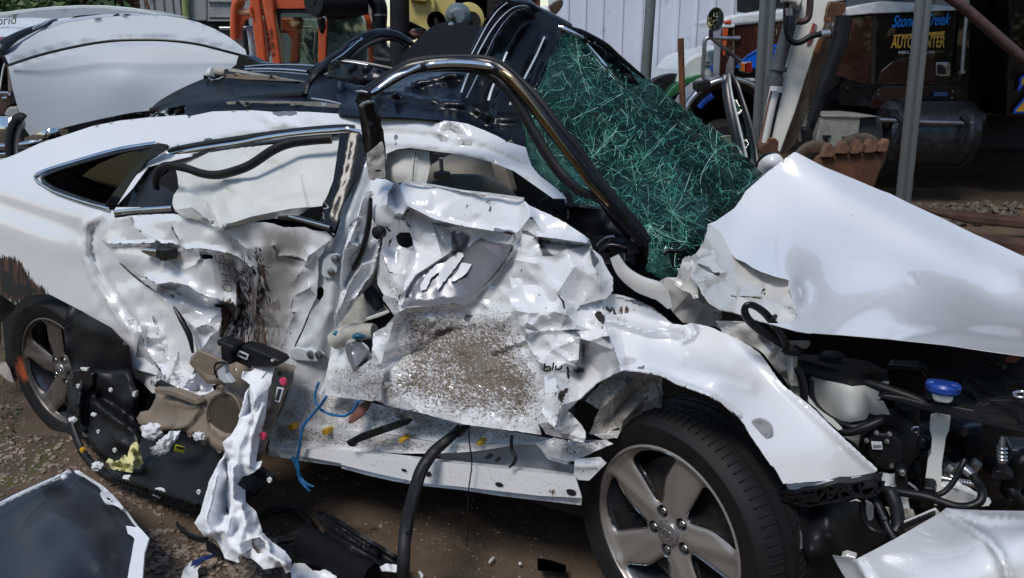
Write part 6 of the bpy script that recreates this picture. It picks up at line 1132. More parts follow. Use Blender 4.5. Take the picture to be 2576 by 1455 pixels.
# -- the black roof, peeled back and folded up
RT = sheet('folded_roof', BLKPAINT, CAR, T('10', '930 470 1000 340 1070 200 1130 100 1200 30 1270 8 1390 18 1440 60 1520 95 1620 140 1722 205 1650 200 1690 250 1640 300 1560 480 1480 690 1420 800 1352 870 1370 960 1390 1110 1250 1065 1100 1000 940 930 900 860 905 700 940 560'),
    [(1180, 150, .55), (1260, 10, .75), (1320, 20, .85), (1420, 70, 1.05), (1330, 150, .8), (1240, 200, .6), (1180, 300, .42), (1300, 340, .42), (1360, 200, .75)], step=9, seed=2,
    ridges=[(T('10', '1000 430 1100 250 1200 110 1300 50 1400 60'), .05, 14), (T('10', '1090 440 1160 280 1250 150 1340 90 1420 100'), .05, 12), (T('10', '960 430 1060 230 1180 40 1260 18'), .04, 10), (T('10', '1240 400 1320 250 1400 160'), -.04, 30), (T('10', '1390 600 1440 470 1520 300'), .05, 14), (T('10', '1480 640 1560 440 1640 270'), .05, 14), (T('10', '1100 900 1150 700 1200 520'), .04, 18), (T('10', '1000 820 1200 900 1350 900'), .03, 16)],
    crum=[(.008, 70, 5, 121), (.010, 20, 7, 122, T('10', '900 560 1150 560 1150 950 900 950'))], thick=.006)
part(RT, 'folded black roof sheet standing on edge')
for q, r_, mt, dd in [('965 445 1030 320 1100 190 1180 80 1250 22', .0045, SHUT, (.42, .6, .7)), ('1015 435 1060 350 1130 230 1210 130 1290 65 1370 45 1420 60', .006, SHUT, (.4, .6, .9)), ('1080 440 1150 290 1220 180 1300 95 1370 70 1430 90', .003, ALU, (.4, .6, .9)),
                      ('1215 480 1235 430 1250 395', .006, SHUT, (.38, .4)), ('1375 605 1430 500 1480 400 1530 285', .0085, BRKT, (.36, .5, .7)), ('1110 760 1130 690 1165 605', .007, SHUT, (.3, .33)), ('905 700 930 630 960 550', .006, ALU, (.38, .4)), ('945 740 990 650 1035 555', .004, ALU, (.36, .38))]:
    tubeS('roof_seam', BRKT if mt is SHUT else mt, RT, dz(T('10', q), *[x - .02 for x in dd]), r_ * .6, flat=.5)
m = MB(); m.prism([S(a, b, .28) for a, b in T('10', '1275 745 1300 740 1285 790 1265 795')], NIN * .01); m.build('white_clip', LABEL, RT, smooth=False)
tubeS('header_ridge', BLKPAINT, CAR, dz(T('10', '1250 10 1320 15 1400 30 1480 80 1560 120 1640 160 1720 203'), .72, .95, 1.15), .022, flat=.6)
tubeS('header_shine', CHROME, CAR, dz(T('10', '1445 205 1530 215 1600 205 1680 225 1760 260 1830 290'), 1.0, 1.02, 1.05), [.002, .010, .006, .011, .009, .004], flat=.4)
# sagging black headliner / roof mid part
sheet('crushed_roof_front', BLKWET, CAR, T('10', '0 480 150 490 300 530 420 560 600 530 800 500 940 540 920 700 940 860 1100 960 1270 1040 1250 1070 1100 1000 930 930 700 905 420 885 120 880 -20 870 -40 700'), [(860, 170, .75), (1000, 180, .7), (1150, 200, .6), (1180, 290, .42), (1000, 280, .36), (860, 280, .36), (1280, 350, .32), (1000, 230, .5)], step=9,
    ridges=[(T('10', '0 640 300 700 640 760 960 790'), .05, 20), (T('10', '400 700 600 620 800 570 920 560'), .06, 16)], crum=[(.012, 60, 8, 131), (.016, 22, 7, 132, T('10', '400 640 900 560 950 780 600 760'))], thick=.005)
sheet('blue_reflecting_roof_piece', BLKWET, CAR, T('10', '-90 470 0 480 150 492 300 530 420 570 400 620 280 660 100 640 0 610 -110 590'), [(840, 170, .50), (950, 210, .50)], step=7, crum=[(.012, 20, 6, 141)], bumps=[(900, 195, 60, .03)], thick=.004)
sheet('rear_roof', ROOFDK, CAR, T('00', '1390 878 1400 790 1190 840 1140 848 1170 800 1205 770 1350 690 1480 635 1560 600 1640 560 1700 555 1850 492 2000 484 2370 488 2440 560 2575 600 2640 720 2700 870 2575 862 2230 840 1900 833 1600 843'), [(400, 280, .5), (470, 285, .36), (520, 200, .7), (620, 165, .85), (790, 165, .85), (640, 270, .38), (860, 280, .38), (820, 210, .62), (600, 220, .6)], step=9,
    ridges=[(T('00', '1200 800 1700 760 2300 740'), .05, 22, 1), (T('00', '1700 600 2300 640'), .04, 16)], crum=[(.007, 70, 8, 151)], thick=.005)
tubeS('rear_glass_seal', RUBBER, CAR, dz(T('00', '1145 845 1190 790 1300 720 1430 655 1560 600'), .55, .62, .75), .012, flat=.6)
tubeS('rear_glass_lower_seal', RUBBER, CAR, dz(T('00', '1140 840 1240 810 1400 782 1600 765 1800 755 2050 738 2290 715'), .50, .48, .45, .45), .013, flat=.6)
tubeS('roof_bow', RUBBER, CAR, dz(T('00', '2300 720 2320 640 2380 560 2480 450 2575 385') + T('10', '60 320 130 290'), .45, .50, .75, .9), [.014, .016, .017, .016, .015, .012, .009], flat=.6)
for q, r_, mt, dd in [('1850 505 2000 492 2200 490 2370 497', .0035, CHROME, (.80, .78)), ('1850 525 2000 522 2200 530 2350 545', .0055, CHROME, (.76, .74)), ('1900 540 2100 545 2330 565', .003, ALU, (.74, .72)), ('1570 590 1620 610 1720 570', .006, ALU, (.68, .7)), ('1540 580 1600 585 1700 560', .009, BLKTRIM, (.68, .7))]:
    tubeS('roof_edge_strip', mt, CAR, dz(T('00', q), *dd), r_, flat=.6)
sheet('silver_wedge_strip', ALU, CAR, T('00', '1700 520 1730 515 1860 538 2000 565 2200 600 2310 622 2200 612 2000 585 1850 555 1740 540'), [(570, 175, .70), (770, 206, .62)], step=8, thick=.006)
sheet('brown_headliner_edge', TAN, CAR, T('00', '1690 600 1720 560 1900 565 2100 590 2250 615 2000 606 1860 600 1800 605 1780 625'), [(570, 190, .68), (740, 205, .62)], step=9, thick=.01)
tubeS('beige_grab_tube', BEIGE, CAR, dz(T('00', '1600 548 1650 545 1710 550'), .7, .7), .016); tubeS('beige_tube_cap', NATPLAS, CAR, dz(T('00', '1588 555 1615 548'), .69, .69), .020)
sheet('roof_rail_bracket', ALU, CAR, T('00', '1705 770 1800 762 2100 762 2400 770 2560 790 2560 815 2300 800 2270 790 2200 800 2180 780 2060 785 1900 775 1880 800 1850 805 1830 785 1720 790'), [(570, 258, .36), (850, 266, .36)], step=7, thick=.004)
for q in ('1790 778', '1860 785', '2235 805', '2080 795'):
    m = MB(); a = T('00', q)[0]; m.lathe([(.006, .004), (.006, -.002)], S(a[0], a[1], .355), NIN, 12); m.build('bracket_hole', HOLE, CAR, smooth=False)
tubeS('headliner_ledge', ALU, CAR, dz(T('00', '2350 745 2480 765 2575 790') , .37, .37), .004, flat=.5)
m = MB(); q = T('00', '1790 500 1800 425 1850 420 1900 445 1950 470 2005 484 1900 500'); m.prism([S(a, b, .88) for a, b in smoothline(q, 3, True)], NIN * .05); bevel(m.build('shark_fin_antenna', BLKPAINT, CAR, smooth=False), .012, 3)
sheet('antenna_base', BLKPAINT, CAR, T('00', '1740 520 1800 475 1860 470 1990 480 1870 500 1800 520'), [(600, 165, .84)], step=8, thick=.02)
sheet('broken_glass_heap', pm('crushed_clear_glass', (.30, .36, .34), .15, .3, var=.9, vs=60, bmp=1.0, bs=80), CAR, T('00', '1100 895 1190 850 1300 805 1395 790 1390 870 1250 890'), [(370, 295, .36), (460, 270, .5)], step=5, crum=[(.05, 12, 7, 7), (.02, 6, 7, 8)], jag=2)
# far side: second window arch and the dark felt flap
tubeS('far_window_arch', BLKPAINT, CAR, dz(T('10', '-240 560 -100 490 0 430 120 320 230 265 320 250 420 268 500 310 540 335'), .70, .9, 1.1, 1.2), [.02, .026, .026, .024, .022, .022, .022, .02, .016], flat=.6, seg=14)
tubeS('far_arch_shine', CHROME, CAR, dz(T('10', '-150 500 0 410 120 310 225 265'), .66, .86, 1.0), [.004, .009, .008, .003], flat=.5)
tubeS('far_window_run', BLKTRIM, CAR, dz(T('10', '20 470 120 400 220 330 330 295 420 300 480 340'), .95, 1.1, 1.2), .012, flat=.6)
tubeS('far_belt_strip', BLKTRIM, CAR, dz(T('10', '-50 465 100 480 250 505 420 540'), .72, .75, .8), .012, flat=.6); tubeS('far_belt_edge', ALU, CAR, dz(T('10', '-40 460 80 474 200 495'), .70, .73), .0035, flat=.5)
FL = sheet('felt_flap', MATTE, CAR, T('10', '400 530 440 470 470 400 530 345 580 290 650 225 720 180 800 162 840 160 900 175 980 195 1080 208 1060 260 1000 370 960 440 900 445 780 450 600 480 480 530'), [(1000, 150, .95), (1130, 60, 1.15), (1200, 80, 1.1), (1150, 145, .8)], step=12, crum=[(.05, 150, 3, 161)], bumps=[(1080, 120, 60, .05)], thick=.01)
m = MB(); m.lathe([(.012, .004), (.012, -.004), (.006, -.006)], S(*T('10', '828 190')[0], 1.12), NIN, 10); m.build('flap_rivet', STEEL, FL)
# -- shattered windscreen
ws = sheet('windscreen', SHATTER, CAR, T('10', '1655 225 1750 240 1850 290 1990 350 2100 440 2200 520 2300 590 2420 690 2575 800') + T('20', '0 815 120 900 250 1000 400 1130 520 1230 605 1312 560 1350 510 1400 475 1455') + T('21', '440 60 390 118 330 170 190 240 180 310 155 380 110 440 45 490') + T('11', '2540 600 2500 640 2440 655 2400 650 2350 610 2310 590 2290 530 2320 470 2325 400 2240 310 2130 200 1985 120 1975 222 1850 140 1690 40') +
    T('10', '1560 1400 1455 1320 1425 1200 1395 1100 1370 1000 1352 900 1400 800 1470 690 1530 560 1590 400'), [(1415, 90, 1.10), (1500, 120, 1.25), (1600, 190, 1.35), (1720, 270, 1.45), (1915, 440, 1.5), (1850, 500, 1.05), (1780, 570, .62), (1690, 695, .42), (1640, 640, .42), (1520, 550, .40), (1350, 420, .42), (1310, 300, .50), (1360, 220, .62), (1500, 350, .75), (1650, 450, .80), (1640, 300, 1.1)], step=10, seed=12,
    ridges=[(T('10', '1830 310 1950 480 2100 660 2300 800 2575 1010') + T('20', '300 1200 550 1330'), .08, 40), (T('10', '2000 800 2300 1100 2575 1300'), .05, 60, 1)], bumps=[(1600, 420, 110, -.08), (1480, 250, 70, .05)], crum=[(.035, 110, 5, 171), (.010, 34, 5, 172)],
    masks={'fine': [(T('10', '1352 900 1400 1100 1500 1350 1700 1455 1980 1455 1800 1200 1500 900') + T('11', '1980 220 1700 50'), 30, .6), (T('11', '2050 60 2250 250 2350 400 2450 640 2300 600 2310 400 2130 200'), 16, 1.0), (T('10', '1600 250 1650 250 1560 520 1500 650'), 12, .6)],
           'milk': [(T('11', '2180 200 2300 350 2420 520 2450 640 2330 600 2330 420 2200 260'), 20, .8), (T('10', '1370 950 1500 1300 1750 1400 1900 1400 1650 1150 1450 1000'), 24, .5), (T('10', '1560 560 1640 420 1680 300 1720 330 1640 520 1560 700'), 12, .3), (T('10', '2300 1150 2420 1250 2450 1400 2300 1330'), 20, .18), (T('20', '30 940 110 900 130 910 40 960'), 4, .3)]}, thick=.005)
rc = random.Random(44); WP = SHEETD['windscreen'][0]
foci = [T('10', q)[0] for q in ('1790 480', '2150 700', '2300 1180', '1900 1180')] + [T('11', '2500 150')[0], T('20', '250 1150')[0], T('11', '2330 250')[0]]
cpt = []
while len(cpt) < 900:      # a connected angular web, denser round the impact points
    q = WP[rc.randrange(len(WP))]
    if rc.random() < .5: f = foci[rc.randrange(len(foci))]; a = rc.random() * 6.28; r_ = 95 * rc.random() ** .8; q = (f[0] + math.cos(a) * r_, f[1] + math.sin(a) * r_)
    q = (q[0] + rc.uniform(-6, 6), q[1] + rc.uniform(-6, 6))
    if dat('windscreen', *q)[1] < 150: cpt.append(Vector(q))
_, ce_, *_ = delaunay_2d_cdt(cpt, [], [], 0, 1.0); 
for cm, keep, r_ in ((CRACKA, .50, .00075), (CRACKB, .12, .0007)):
    m = MB(); re2 = random.Random(3 if cm is CRACKA else 8)
    for a, b in ce_:
        if b >= len(cpt) or a >= len(cpt): continue
        A, Bq = cpt[a], cpt[b]; L_ = (A - Bq).length
        if L_ > 75 or re2.random() > keep: continue
        k = max(1, int(L_ / 12)); nx_ = Vector((-(Bq - A).y, (Bq - A).x)) * re2.uniform(-.10, .10); pts = []
        for t in range(k + 1):
            q = A.lerp(Bq, t / k) + nx_ * math.sin(math.pi * t / k); dd, g_ = dat('windscreen', q.x, q.y)
            if g_ < 160: pts.append(S(q.x, q.y, dd - .004))
        if len(pts) > 1: m.tube(pts, r_ * re2.uniform(.5, 1.3), 3, 1, cap=False)
    for i in range(70 if cm is CRACKA else 45):
        f = foci[re2.randrange(len(foci))]; a = re2.random() * 6.28; u, v = f; pts = []
        for k in range(re2.randint(6, 18)):
            dd, q = dat('windscreen', u, v)
            if q > 140: break
            pts.append(S(u, v, dd - .004)); a += re2.gauss(0, .10); u += math.cos(a) * 11; v += math.sin(a) * 11
        if len(pts) > 2: m.tube(pts, .0008, 3, 1, cap=False)
    m.build('crack_web', cm, ws, fix=False)
part(ws, 'green cracked laminated windscreen folded over itself')
tubeS('windscreen_upper_shine', CHROME, CAR, dz(T('10', '1850 330 1930 440 1990 530 2060 610 2150 700 2220 760'), 1.08, 1.10, 1.15), [.003, .012, .018, .014, .010, .003], flat=.4)
tubeS('windscreen_top_edge', BLKPAINT, CAR, dz(T('10', '1700 215 1800 255 1900 300 2000 355 2080 420 2200 520 2290 590'), 1.15, 1.25, 1.35), [.01, .018, .016, .014, .010, .008, .004], flat=.5)
sheet('black_screen_band', BLKPAINT, CAR, T('10', '1700 250 1760 255 1850 300 1980 370 2080 450 2180 540 2250 640 2200 680 2100 590 2000 480 1880 370 1800 300'), [(1440, 95, 1.10), (1600, 210, 1.24)], step=7, crum=[(.02, 22, 6, 8)], thick=.004)
tubeS('pillar_under_screen', BLKPAINT, CAR, dz(T('11', '2000 60 2100 190 2200 300 2310 390'), .20, .24), [.02, .024, .022, .016], flat=.6)
tubeS('windscreen_hook', HOSEBLK, CAR, dz(T('11', '2430 465 2460 440 2520 440 2575 435') + T('21', '40 420'), .38, .42), [.004, .006, .006, .004, .002])
# things glimpsed behind the screen
for q, mt, d0, th in [('1850 880 1890 850 1960 920 2040 950 2130 1060 2230 1160 2150 1170 2050 1090 1960 1010', BEIGE, 1.15, .02), ('1930 1080 1990 1090 2100 1160 2180 1250 2130 1320 2000 1220', SEAT, 1.2, .1), ('2200 1180 2500 1230 2560 1330 2300 1290', BEIGE, 1.3, .04), ('1700 800 1850 900 1960 1090 1900 1130 1760 960', TAN, 1.2, .03)]:
    m = MB(); m.prism([S(a, b, d0) for a, b in T('10', q)], NIN * th); bevel(m.build('broken_interior_trim', mt, CAR, smooth=False), .008)
# -- cabin seen through the front window opening
sheet('front_curtain_airbag', AIRBAG, CAR, T('10', '325 1150 420 1135 540 1128 660 1142 665 1200 672 1250 660 1310 640 1395 500 1370 430 1385 325 1350'), [(970, 390, .34), (1075, 400, .34), (1000, 450, .30)], step=9, crum=[(.012, 50, 4, 181)], ridges=[(T('10', '560 1140 545 1250 535 1370'), .012, 8)])
tubeS('airbag_stitch', BLKTRIM, CAR, dz(T('10', '562 1135 548 1240 538 1370'), .285, .275), .0012, seg=6)
m = MB(); m.blob(S(1165, 548, .72), .165, 4, .04, 3, (1.3, .6, .95)); st = m.build('front_seat', SEAT, CAR)
m = MB(); m.tube([S(*T('10', '752 1195')[0], .60), S(*T('10', '760 1340')[0], .60)], .007, 10, 1); m.build('headrest_rod', CHROME, st)
m = MB(); m.lathe([(.03, 0), (.028, .02), (.012, .024)], S(*T('10', '760 1345')[0], .58), (0, 0, 1), 16); m.build('headrest_collar', SEAT, st)
m = MB(); m.blob(S(1180, 445, 1.15), .14, 3, .06, 5, (1.3, .6, .7)); m.build('far_headrest', BEIGE, CAR)
m = MB(); m.prism([S(a, b, .95) for a, b in T('10', '1120 1225 1220 1230 1240 1280 1290 1455 1230 1500 1150 1340')], NIN * .05); bevel(m.build('pillar_trim', SEAT, CAR, smooth=False), .01)
m = MB(); m.prism([S(a, b, 1.3) for a, b in T('10', '680 1150 900 1150 1100 1230 1050 1310 950 1280 800 1260 660 1400 660 1200')], NIN * .05); bevel(m.build('crushed_headliner', DARK, CAR, smooth=False), .01)
MB_ = MB(); q = smoothline(T('11', '1480 80 1530 40 1600 5 1660 0 1690 60 1715 160 1700 225 1640 150 1560 110'), 3, True); MB_.prism([S(a, b, .30) for a, b in q], NIN * .05); bevel(MB_.build('door_mirror_shell', BLKPLASTIC, CAR, smooth=False), .008)
tubeS('mirror_edge', ALU, CAR, dz(T('11', '1660 0 1690 60 1712 150 1712 200'), .29, .29), .003)
m = MB(); m.prism([S(a, b, 1.0) for a, b in T('11', '1540 110 1700 240 2000 420 2100 300 1900 150 1750 60')], NIN * .1); bevel(m.build('dashboard', BLKPLASTIC, CAR, smooth=False), .02)
m = MB(); m.tube([S(*T('11', '1700 90')[0], .75), S(*T('11', '1780 110')[0], .75), S(*T('11', '1830 190')[0], .75), S(*T('11', '1750 210')[0], .75)], .012, 10, 4); m.build('steering_wheel', BLKPLASTIC, CAR)
# far side of the car and floor, so that the cabin closes
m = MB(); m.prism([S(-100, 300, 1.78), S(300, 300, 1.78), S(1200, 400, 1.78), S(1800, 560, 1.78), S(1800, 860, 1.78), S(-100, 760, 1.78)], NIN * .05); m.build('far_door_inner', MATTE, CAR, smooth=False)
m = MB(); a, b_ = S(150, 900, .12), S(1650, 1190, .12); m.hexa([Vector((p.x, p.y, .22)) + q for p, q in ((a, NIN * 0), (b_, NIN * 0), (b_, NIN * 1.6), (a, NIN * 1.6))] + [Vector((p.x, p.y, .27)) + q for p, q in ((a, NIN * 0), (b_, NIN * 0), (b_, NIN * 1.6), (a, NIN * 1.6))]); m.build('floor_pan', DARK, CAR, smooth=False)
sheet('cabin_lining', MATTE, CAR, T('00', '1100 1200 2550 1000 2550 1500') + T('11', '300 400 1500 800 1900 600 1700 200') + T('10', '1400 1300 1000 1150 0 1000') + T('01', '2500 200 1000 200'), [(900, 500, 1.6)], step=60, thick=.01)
# the far door, hanging open beyond the windscreen
FD = tubeS('far_door_frame', BLKTRIM, CAR, dz(T('20', '335 560 330 650 350 800 385 960 420 1130 450 1200'), 1.9, 1.8, 1.75), .020, flat=.5)
tubeS('far_door_edge', GALV, FD, dz(T('20', '316 570 320 700 345 850 375 1000 400 1120'), 1.88, 1.78), .010, flat=.5)
tubeS('far_door_edge', GALV, FD, dz(T('20', '348 555 365 700 400 850 440 1020 480 1190'), 1.86, 1.72), .007, flat=.5)
tubeS('far_door_edge', BLKTRIM, FD, dz(T('20', '370 570 410 640 450 760 490 880 530 1020 550 1150 560 1250'), 1.9, 1.75), .011, flat=.6)
sheet('far_door_glass', GLASSGR, FD, T('20', '365 580 410 650 450 760 490 880 530 1030 550 1200 490 1190 445 1050 405 880 380 740'), [(1850, 230, 1.9), (1880, 390, 1.76)], step=16, thick=.005)
sheet('far_mirror_shell', WHITE, CAR, T('20', '560 1260 600 1200 650 1170 710 1160 745 1185 770 1240 700 1330 600 1330'), [(1940, 410, 1.6)], step=8, bumps=[(1940, 410, 30, .05)], round_=3, thick=.03)
tubeS('far_mirror_edge', BLKTRIM, CAR, dz(T('20', '552 1262 590 1195 640 1165 720 1155'), 1.59, 1.59), .007)
# -- wheels
def make_wheel(name, hub, out, tr, rim_r, width, up, detail=True, lab=None, mark=None, twist=0.0):
    """hub = centre of the outer face, out = outward axis, up = wheel's own up"""
    W = bpy.data.objects.new(name, None); COL.objects.link(W); W.parent = CAR; W.location = Vector(hub) - wloc(CAR)
    if lab: W['label'] = lab
    out = Vector(out).normalized(); inn = -out; r0 = rim_r; hub = Vector(hub)
    prof = [(r0 - .004, .012), (r0 + .004, .004), (r0 + .014, .001), (r0 + .03, -.004), (r0 + .055, -.008), (tr - .035, -.006), (tr - .018, .006), (tr - .006, .022), (tr - .001, .038)]
    for gx in (.06, .10, .14, .18):
        prof += [(tr, gx - .014), (tr, gx - .004), (tr - .007, gx - .003), (tr - .007, gx + .003), (tr, gx + .004)]
    prof += [(tr, width - .03), (tr - .01, width - .014), (tr - .03, width - .004), (r0 + .03, width), (r0, width - .01)]
    m = MB(); m.lathe(prof, hub, inn, 160, up, closed=True)
    o = m.build('tyre', TYRE, W)
    if mark is not None:
        at = o.data.attributes.new('mark', 'FLOAT', 'POINT'); L = wloc(W)
        at.data.foreach_set('value', [max(0., 1 - (((v.co + L) - mark[0]).length / mark[1])) for v in o.data.vertices])
    # shoulder sipes
    m = MB(); e1 = (Vector(up) - out * Vector(up).dot(out)).normalized(); e2 = inn.cross(e1)
    if detail:
        for k in range(90):
            a = 2 * math.pi * k / 90; rd_ = e1 * math.cos(a) + e2 * math.sin(a); tg = inn.cross(rd_)
            c = hub + rd_ * (tr - .003) + inn * .030; m.box(c, .034, .0022, .007, ((inn * .9 - rd_ * -.25).normalized(), tg, rd_))
            c = hub + rd_ * (tr + .0003) + inn * .080; m.box(c, .026, .003, .002, ((inn + tg * .5).normalized(), tg, rd_))
            c = hub + rd_ * (tr + .0003) + inn * .120; m.box(c, .026, .003, .002, ((inn - tg * .5).normalized(), tg, rd_))
            c = hub + rd_ * (tr + .0003) + inn * .165; m.box(c, .026, .003, .002, ((inn + tg * .5).normalized(), tg, rd_))
        sp_ = m.build('tread_sipes', HOLE, W, smooth=False)
    # alloy face as a pierced dish
    def dish(x, y):
        r = math.hypot(x, y) / r0; a = math.atan2(y, x)
        z = .020 - .012 * math.exp(-((r - .98) / .06) ** 2) + .012 * (1 - min(1, r / .9)) * 0 + .010 * (1 - r) - .010 * math.exp(-(r / .16) ** 2)
        return z
    holes = []
    base = [(87, .93), (100, .945), (112, .935), (121, .90), (124.5, .84), (124, .70), (122.5, .52), (120, .38), (115, .335), (109, .345), (103, .42), (96, .62), (88.5, .80), (85.5, .88)]
    base = [(105 + (a_ - 105) * 1.16, r_) for a_, r_ in base]
    for k in range(5):
        h = [(r_ * r0 * math.cos(R(a + twist + 72 * k - 2)), r_ * r0 * math.sin(R(a + twist + 72 * k - 2))) for a, r_ in base]; holes.append(smoothline(h, 4, True))
    bolts = [(.233 * r0 * math.cos(R(112 + twist + 72 * k)), .233 * r0 * math.sin(R(112 + twist + 72 * k))) for k in range(5)]
    bh = [[(bx + .0165 * math.cos(t * math.pi / 8), by + .0165 * math.sin(t * math.pi / 8)) for t in range(16)] for bx, by in bolts]
    circ = [(r0 * math.cos(t * math.pi / 60), r0 * math.sin(t * math.pi / 60)) for t in range(120)]
    def w3(x, y, z): return hub + e2h * x + e1 * y + inn * z
    e2h = e1.cross(out); e2h = e2h.normalized()      # to the right as seen from outside
    if e2h.dot(FWD) < 0: e2h = -e2h
    stp = .0085 if detail else .014
    g = [(x + (stp / 2 if j % 2 else 0), y) for j, y in enumerate(np.arange(-r0, r0, stp * .87)) for x in np.arange(-r0, r0, stp)]
    g = np.array(g); kp = np.hypot(g[:, 0], g[:, 1]) < r0 - stp * .5
    for h in holes + bh: kp &= ~inpoly(g, h) & (pdist(g, h, True) > stp * .4)
    g = g[kp]; vs = [Vector(p) for p in circ]; ed = [(i, (i + 1) % 120) for i in range(120)]
    for h in holes + bh:
        n = len(vs); vs += [Vector(p) for p in h]; ed += [(n + i, n + (i + 1) % len(h)) for i in range(len(h))]
    vs += [Vector(p) for p in g]
    rv, _, rf, *_ = delaunay_2d_cdt(vs, ed, [], 0, 1e-6); P = np.array([(q.x, q.y) for q in rv])
    cen = np.array([P[list(f)].mean(0) for f in rf]); ok = np.hypot(cen[:, 0], cen[:, 1]) < r0
    for h in holes + bh: ok &= ~inpoly(cen, h)
    dh = np.full(len(P), 1e9)
    for h in holes: dh = np.minimum(dh, pdist(P, h, True))
    z = np.array([dish(x, y) for x, y in P]) + .007 * np.maximum(0, 1 - dh / .012) ** 2
    # sculpted groove running along each spoke
    for k in range(5):
        ln = [(r_ * r0 * math.cos(R(a + twist + 72 * k)), r_ * r0 * math.sin(R(a + twist + 72 * k))) for a, r_ in ((140, .30), (146, .6), (148, .93))]
        dl = pdist(P, ln); z -= .006 * np.maximum(0, 1 - dl / .026)
    me = bpy.data.meshes.new('rim'); fs = [f for f, q in zip(rf, ok) if q]; me.from_pydata([w3(P[i, 0], P[i, 1], z[i]) for i in range(len(P))], [], fs)
    bm = bmesh.new(); bm.from_mesh(me); lo = [v for v in bm.verts if not v.link_faces]; bmesh.ops.delete(bm, geom=lo, context='VERTS'); bmesh.ops.recalc_face_normals(bm, faces=bm.faces)
    if sum(f.normal.dot(out) for f in bm.faces) < 0: bmesh.ops.reverse_faces(bm, faces=bm.faces)
    bm.to_mesh(me); bm.free()
    rim = link('rim', me, [RIMFACE if detail else RIMREAR, RIMDK], W)
    so_ = rim.modifiers.new('solidify', 'SOLIDIFY'); so_.thickness = .036 if detail else .02; so_.offset = -1; so_.material_offset = 1; so_.material_offset_rim = 1; so_.use_rim = True
    b2 = rim.modifiers.new('bevel', 'BEVEL'); b2.width = .0025; b2.segments = 2; b2.limit_method = 'ANGLE'; b2.angle_limit = R(50)
    m = MB(); m.lathe([(r0 + .002, .006), (r0 - .004, .004), (r0 - .010, .012), (r0 - .010, .020), (r0 + .002, .020)], hub, inn, 120, up, closed=True); m.build('rim_lip', RIMFACE if detail else RIMREAR, rim)
    m = MB(); m.lathe([(r0 + .003, .02), (r0 - .006, .03), (r0 - .02, .09), (r0 - .02, width - .03), (r0 + .002, width - .01), (r0 + .006, .1)], hub, inn, 72, up, closed=True); m.build('rim_barrel', RIMDK, rim)
    if detail:
        for h in holes:
            m = MB(); m.tube([w3(x, y, dish(x, y) + .005) for x, y in h + h[:1]], .0022, 6, 1); m.build('opening_edge', CHROME, rim)
    for bx, by in bolts:
        c = w3(bx, by, .030); m = MB(); m.lathe([(.0165, -.002), (.0165, .022), (.0135, .022), (.0135, -.001)], c, inn, 24, up, closed=True); m.build('bolt_well', RIMDK, rim)
        m = MB(); m.lathe([(.0105, .014), (.0105, -.004), (.0085, -.008), (.004, -.0085)], c + inn * .006, inn, 6, up); bevel(m.build('wheel_nut', STEEL, rim, smooth=False), .0012)
    m = MB(); m.lathe([(.032, .012), (.032, .002), (.030, -.001), (.020, -.004), (.001, -.005)], hub + inn * .018, inn, 48, up); cap = m.build('centre_cap', ALU, rim)
    # slanted H in an oval
    m = MB(); cz = .0125
    def cp_(pts, r_): m.tube([w3(x, y, cz - (.0005 if abs(x) + abs(y) > .02 else .0015)) for x, y in pts], r_, 8, 4, .6)
    cp_([(.021 * math.cos(t * math.pi / 12), .013 * math.sin(t * math.pi / 12)) for t in range(25)], .0010)
    cp_([(-.006, -.011), (-.010, -.002), (-.004, .006), (-.003, .011)], .0013); cp_([(.006, .011), (.010, .002), (.004, -.006), (.003, -.011)], .0013); cp_([(-.009, -.003), (-.002, -.001), (.002, .001), (.009, .003)], .0013)
    m.build('cap_emblem', CHROME, cap)
    m = MB(); m.lathe([(r0 * .78, .10), (r0 * .78, .085), (.06, .085), (.06, .06), (.001, .06)], hub, inn, 60, up); m.build('brake_disc', DISC, W)
    m = MB(); m.lathe([(r0, width - .012), (.001, width - .012)], hub, inn, 40, up); m.build('wheel_back', DARK, W, smooth=False)
    vx = w3(-.62 * r0, -.03 * r0, .05) if detail else w3(-.6 * r0, 0, .05); m = MB(); m.tube([vx, vx - inn * .03 + e2h * .004], [.006, .004], 10, 1); m.build('valve_stem', HOSEBLK, W)
    return W
a_f = R(52); fo = Vector((-math.sin(a_f), -math.cos(a_f), 0.02))
make_wheel('wheel', (0.366, 1.709, .316), fo, .306, .2235, .225, (0, 0, 1), True, 'front wheel turned outward', twist=8)
ro_ = Vector((-SA, -CA, 0.0)); hr = S(140, 938, .03); pr = S(62, 930, .0)
make_wheel('wheel', hr, ro_, .297, .222, .22, (0, 0, 1), False, 'rear wheel with an orange smear on its tyre', (S(55, 935, .02), .11), twist=24)
# ------------------------------------------------------------------ engine bay
def Z(s):
    n = [float(q) for q in s.replace(',', ' ').split()]
    return [(1889 + n[i] * .2951, 772.8 + n[i + 1] * .2951) for i in range(0, len(n), 2)]
def slab(name, mat, parent, pts, d, th, bv=.004, rnd_=0, mp=S):
    if rnd_: pts = smoothline(pts, rnd_, True)
    dd = d if isinstance(d, (list, tuple)) else [d] * len(pts)
    m = MB(); m.prism([mp(p[0], p[1], dd[i]) for i, p in enumerate(pts)], NIN * th if mp is S else Vector((0, th, 0))); o = m.build(name, mat, parent, smooth=False)
    if bv: bevel(o, bv, 3)
    return o
UPV = Vector((0, 0, 1))
# reservoir: a real box standing in the bay

